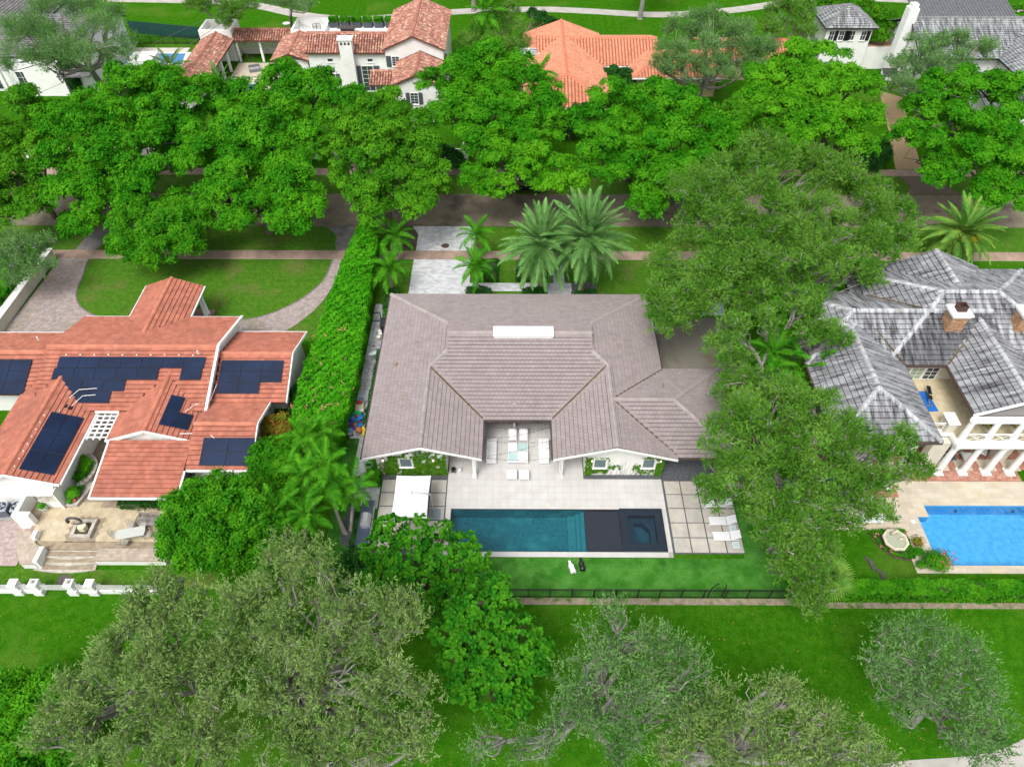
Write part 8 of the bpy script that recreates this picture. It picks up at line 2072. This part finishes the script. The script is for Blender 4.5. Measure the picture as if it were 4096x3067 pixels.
for x, y, lb in ((-12.1, 48.9, 'black wheeled bin by the side gate'), (-12.15, 48.3, 'second black wheeled bin beside the buckets')):
    t = thing('wheelie_bin', lb, 'bin', (x, y, .05), R(90), 'bins in the side yard'); MB().prism([(-.22, -.25), (.22, -.25), (.26, .28), (-.26, .28)], 0, .95).local('body', mat('bin_black', (.025, .028, .03), rough=.5), t); MB().bbox(-.28, .28, -.3, .32, .952, 1.02, .02).local('lid', mat('bin_black', (.025, .028, .03)), t)
    for s in (-1, 1): MB().lathe([(.1, -.03), (.1, .03)], (0, 0, 0), 10).local('wheel', black, t).matrix_basis = Matrix.Translation((s * .24, .3, .1)) @ Matrix.Rotation(R(90), 4, 'Y')
hs_ = thing('garden_hose', 'coiled bright green garden hose by the ivy wall', 'hose', (-11.35, 32.6, .02))
hp = [(.34 * (1 - .012 * (k / 8)) * math.cos(k * .5) + .02 * math.sin(k), .26 * math.sin(k * .5) + .02 * math.cos(k * 1.3), .5 + .0035 * k + .02 * math.sin(k * .8)) for k in range(75)]
MB().tube(hp, .024, 5).local('hose', mat('lime_hose', (.14, .45, .06), rough=.5), hs_); MB().lathe([(.3, 0), (.3, .06), (.05, .06), (.05, .5), (.28, .5), (.28, .52)], (0, 0, 0), 12).local('reel', dark, hs_)
# toys
def toy(name, label, x, y, parts, rz=0.):
    t = thing(name, label, 'toy', (x, y, .05), rz, 'toys on the side path')
    for nm, mb_, m in parts: mb_.local(nm, m, t)
tm = lambda n, c: mat('plastic_' + n, c, rough=.4, spec=.45)
blue, green_, purple, orange, red_, yellow, teal, grey, sandp, navy = (tm('blue', (.02, .22, .62)), tm('green', (.03, .42, .06)), tm('purple', (.10, .04, .34)), tm('orange', (.70, .25, .02)), tm('red', (.5, .02, .04)), tm('yellow', (.75, .52, .02)), tm('teal', (.03, .35, .42)), tm('grey', (.33, .35, .38)), tm('sand', (.55, .54, .38)), tm('navy', (.02, .05, .16)))
toy('toy_wagon', 'cream and teal ride-on toy with red seat', -13.05, 38.9, [('body', MB().bbox(-.38, .38, -.5, .35, .12, .4, .06), sandp), ('hood', MB().cushion(-.36, .36, -.72, -.5, .1, .5, .06), tm('white', (.75, .75, .70))), ('seat', MB().cushion(-.2, .25, .1, .35, .4, .62, .04), red_), ('handle', MB().tube([(-.32, .3, .4), (-.3, .4, .85), (0, .45, .98), (.3, .4, .85), (.32, .3, .4)], .035, 7), teal), ('wheel', MB().lathe([(.13, -.06), (.13, .06)], (-.4, -.45, .13), 10).lathe([(.13, -.06), (.13, .06)], (.4, -.45, .13), 10), black)], R(10))
toy('water_table', 'blue and green round water play table', -13.12, 37.5, [('basin', MB().lathe([(.55, .42), (.62, .5), (.62, .58), (.56, .58), (.5, .48), (.05, .47)], (0, 0, 0), 20, 1, .62), blue), ('tray', MB().lathe([(.4, .5), (.44, .6), (.38, .6), (.05, .55)], (0, .42, 0), 16, 1, .5), green_), ('leg', MB().tube([(-.35, -.15, .45), (-.4, -.2, 0)], .04, 6).tube([(.35, -.15, .45), (.4, -.2, 0)], .04, 6).tube([(-.35, .3, .45), (-.4, .35, 0)], .04, 6).tube([(.35, .3, .45), (.4, .35, 0)], .04, 6), blue), ('funnel', MB().lathe([(.05, .48), (.12, .66), (.10, .66)], (.05, 0, 0), 10), red_), ('figure', MB().lathe([(.06, .48), (.05, .62), (.02, .66)], (.2, .1, 0), 8).lathe([(.05, .48), (.04, .6), (.02, .62)], (-.2, -.1, 0), 8), yellow)])
toy('toy_car', 'dark blue toy car behind the water table', -12.95, 38.1, [('body', MB().bbox(-.3, .3, -.25, .25, .08, .3, .06).bbox(-.2, .2, -.12, .2, .302, .45, .05), navy), ('light', MB().ball((0, -.1, .48), .05, 8, 5), yellow), ('wheel', MB().lathe([(.08, -.04), (.08, .04)], (-.3, -.15, .08), 8).lathe([(.08, -.04), (.08, .04)], (.3, -.15, .08), 8), black)])
toy('toy_boat', 'purple and orange toy boat by the hedge', -13.5, 36.95, [('hull', MB().lathe([(.2, .05), (.36, .16), (.38, .22), (.3, .22)], (0, 0, 0), 14, 1, .6), orange), ('cabin', MB().bbox(-.24, .2, -.16, .22, .2, .55, .05), purple), ('ramp', MB().bbox(-.02, .3, -.5, -.22, .05, .25, .04), purple)], R(20))
toy('toy_truck', 'grey toy truck with light blue cab', -13.42, 36.2, [('cab', MB().bbox(-.16, .16, .02, .28, .1, .42, .05), tm('sky', (.10, .42, .70))), ('bed', MB().bbox(-.17, .17, -.34, .01, .1, .3, .03), grey), ('wheel', MB().lathe([(.09, -.03), (.09, .03)], (-.19, -.2, .09), 8).lathe([(.09, -.03), (.09, .03)], (.19, -.2, .09), 8), black)])
toy('toy_ball', 'large orange-brown play ball on the side path', -12.7, 36.3, [('ball', MB().ball((0, 0, .3), .3, 18, 12), mat('orange_ball', (.55, .20, .09), (.42, .16, .08), 5, rough=.5))])
bpy.data.objects['ball'].data.polygons.foreach_set('use_smooth', [True] * len(bpy.data.objects['ball'].data.polygons))
toy('toy_scooter', 'blue ride-on with red handlebar', -12.72, 37.0, [('body', MB().bbox(-.22, .22, -.2, .2, .1, .28, .05), blue), ('handlebar', MB().tube([(0, .05, .28), (0, .08, .5)], .03, 6).tube([(-.15, .08, .5), (.15, .08, .5)], .03, 6), red_), ('wheel', MB().lathe([(.1, -.03), (.1, .03)], (-.22, -.12, .1), 8).lathe([(.1, -.03), (.1, .03)], (.22, -.12, .1), 8), black)])
toy('toy_slide', 'yellow plastic slide block beside the ball', -12.3, 36.35, [('slide', MB().prism_x([(-.3, .05), (.25, .05), (.25, .5), (.1, .5)], -.15, .15), yellow), ('step', MB().bbox(-.15, .15, -.55, -.32, .05, .2, .04), tm('lime', (.42, .55, .04)))])
# light blue pergola strip over the east court
aw2 = thing('awning', 'pale blue awning strip half hidden under the big oak', 'awning', (16, 48.6, 0))
MB().prism_x([(48.2, 2.3), (49.5, 2.6), (49.5, 2.66), (48.2, 2.36)], 13.0, 19.2).build('canopy', mat('pale_blue_fabric', (.40, .50, .62), (.5, .58, .68), 2), aw2)
for x in (13.2, 19.0): MB().box(x - .05, x + .05, 48.3, 48.4, 0, 2.32).build('post', white, aw2)
# parked cars
def car(x, y, rz, paint, label):
    t = thing('parked_car', label, 'car', (x, y, .02), rz, 'cars parked under the street trees')
    pr = [(-2.25, .35), (2.25, .35), (2.3, .62), (2.2, .85), (1.15, .98), (.55, 1.5), (-1.3, 1.55), (-2.05, 1.05), (-2.25, .9)]
    b = MB(); n = len(pr)
    for yy, s in ((-.9, 0), (-.93, 1), (.93, 1), (.9, 0)):
        pass
    b.prism_y([(-2.25, .3), (2.25, .3), (2.3, .62), (2.2, .85), (1.2, .98), (-2.1, 1.02), (-2.27, .9)], -.92, .92).local('body', paint, t)
    c = MB(); lo = [(1.15, .985), (.5, 1.48), (-1.35, 1.52), (-1.98, 1.025)]
    vs = [(x_, -.84 if z_ < 1.2 else -.68, z_) for x_, z_ in lo] + [(x_, .84 if z_ < 1.2 else .68, z_) for x_, z_ in lo]
    c.add(vs, [(0, 1, 2, 3), (7, 6, 5, 4), (0, 4, 5, 1), (1, 5, 6, 2), (2, 6, 7, 3), (3, 7, 4, 0)]); c.local('window', mat('car_glass', (.03, .04, .05), rough=.05, spec=.7), t)
    MB().prism_y([(.5, 1.485), (.42, 1.56), (-1.3, 1.59), (-1.36, 1.525)], -.69, .69).local('roof', paint, t)
    for xx in (-1.4, 1.45):
        for yy in (-.86, .86):
            w = MB().lathe([(.34, -.11), (.34, .11), (.2, .115), (.02, .10)], (0, 0, 0), 16).local('wheel', black, t); w.matrix_basis = Matrix.Translation((xx, yy, .33)) @ Matrix.Rotation(R(-90 if yy > 0 else 90), 4, 'X')
            rm = MB().lathe([(.2, .117), (.18, .12), (.03, .125)], (0, 0, 0), 10).local('rim', steel, w)
    for yy in (-.65, .65): MB().box(2.2, 2.31, yy - .2, yy + .2, .66, .8).local('headlight', mat('headlight', (.6, .62, .65), rough=.1), t); MB().box(-2.29, -2.2, yy - .2, yy + .2, .75, .9).local('taillight', mat('taillight', (.3, .01, .01), rough=.2), t)
cp1 = mat('black_car_paint', (.008, .009, .012), rough=.15, spec=.6); cp2 = mat('navy_car_paint', (.012, .016, .03), rough=.15, spec=.6)
q = at(2105, 745, .3); car(q.x, q.y, 0, cp1, 'black parked car under the flat pale street tree')
q = at(1715, 740, .3); car(q.x, q.y, R(180), cp2, 'dark parked car under the tree beside the hedge end')
q = at(2660, 765, .3); car(q.x, q.y, 0, mat('silver_car_paint', (.32, .36, .42), rough=.2, metal=.5), 'silver parked car under the broad street tree')
# gardener on the far verge
q = at(1852, 742, .02)
pn = thing('person', 'person in navy clothes bending forward on the far verge', 'person', (q.x, q.y, .012), R(-60))
P = [(0, 0, .92), (0, .16, 1.12), (0, .33, 1.30), (0, .42, 1.36), (0, .52, 1.40), (.10, -.02, .86), (.12, .02, .48), (.12, -.06, .06), (.12, .06, .04), (-.10, -.02, .86), (-.13, .08, .48), (-.13, .05, .06), (-.13, .17, .04),
     (.17, .34, 1.24), (.21, .46, 1.0), (.16, .62, .86), (-.17, .34, 1.24), (-.21, .46, 1.0), (-.16, .62, .86)]
E_ = [(0, 1), (1, 2), (2, 3), (3, 4), (0, 5), (5, 6), (6, 7), (7, 8), (0, 9), (9, 10), (10, 11), (11, 12), (2, 13), (13, 14), (14, 15), (2, 16), (16, 17), (17, 18)]
skin_body('body', P, E_, [.14, .13, .14, .06, .10, .09, .065, .045, .04, .09, .065, .045, .04, .06, .045, .035, .06, .045, .035], mat('navy_cloth', (.010, .014, .04), (.014, .018, .05), 6, rough=.9), pn)
MB().ball((0, .56, 1.43), (.095, .11, .12), 12, 8).local('head', mat('skin', (.30, .17, .11), rough=.6), pn, True); MB().ball((0, .53, 1.47), (.105, .115, .10), 12, 8).local('hair', black, pn, True)
# litter bin by the lower lawn path
pd = sheet('tee_pad', [at(1295, 3049).to_2d(), at(1370, 3049).to_2d(), at(1368, 3090).to_2d(), at(1290, 3090).to_2d()], .02, mat('pad_beige', (.50, .46, .34), (.44, .4, .3), 3))
for px, r_, lb in ((1342, .26, 'black open litter bin on a beige pad at the bottom edge'), (1292, .16, 'small dark stand beside the litter bin at the bottom edge')):
    q = at(px, 3068, 0); t = thing('litter_bin', lb, 'bin', (q.x, q.y, .02)); MB().lathe([(r_ * .85, 0), (r_, .7), (r_ * .9, .85), (r_ * .45, .92), (r_ * .42, .86)], (0, 0, 0), 14).local('drum', mat('bin_slate', (.03, .04, .055), rough=.5), t)
    MB().tube([(-r_ * .6, 0, .9), (0, 0, 1.02), (r_ * .6, 0, .9)], .018, 5).local('handle', mat('bin_handle', (.5, .5, .42)), t)
# overhead wires along the street side at left
for k, (a, b, lb) in enumerate((((-75, 52, 8.2), (-27, 124, 9.5), 'thin overhead wire crossing the upper left, inner one'), ((-62, 45, 8.0), (-30, 124, 9.4), 'thin overhead wire crossing the upper left, outer one'))):
    A_, B_ = Vector(a), Vector(b); t = thing('overhead_wire', lb, 'wire', A_, 0, 'overhead wires')
    MB().tube([A_.lerp(B_, u / 20) - Vector((0, 0, 1.4 * math.sin(math.pi * u / 20))) for u in range(21)], .022, 4).build('wire', mat('grey_wire', (.14, .14, .14), rough=.6), t)
finish_jobs()
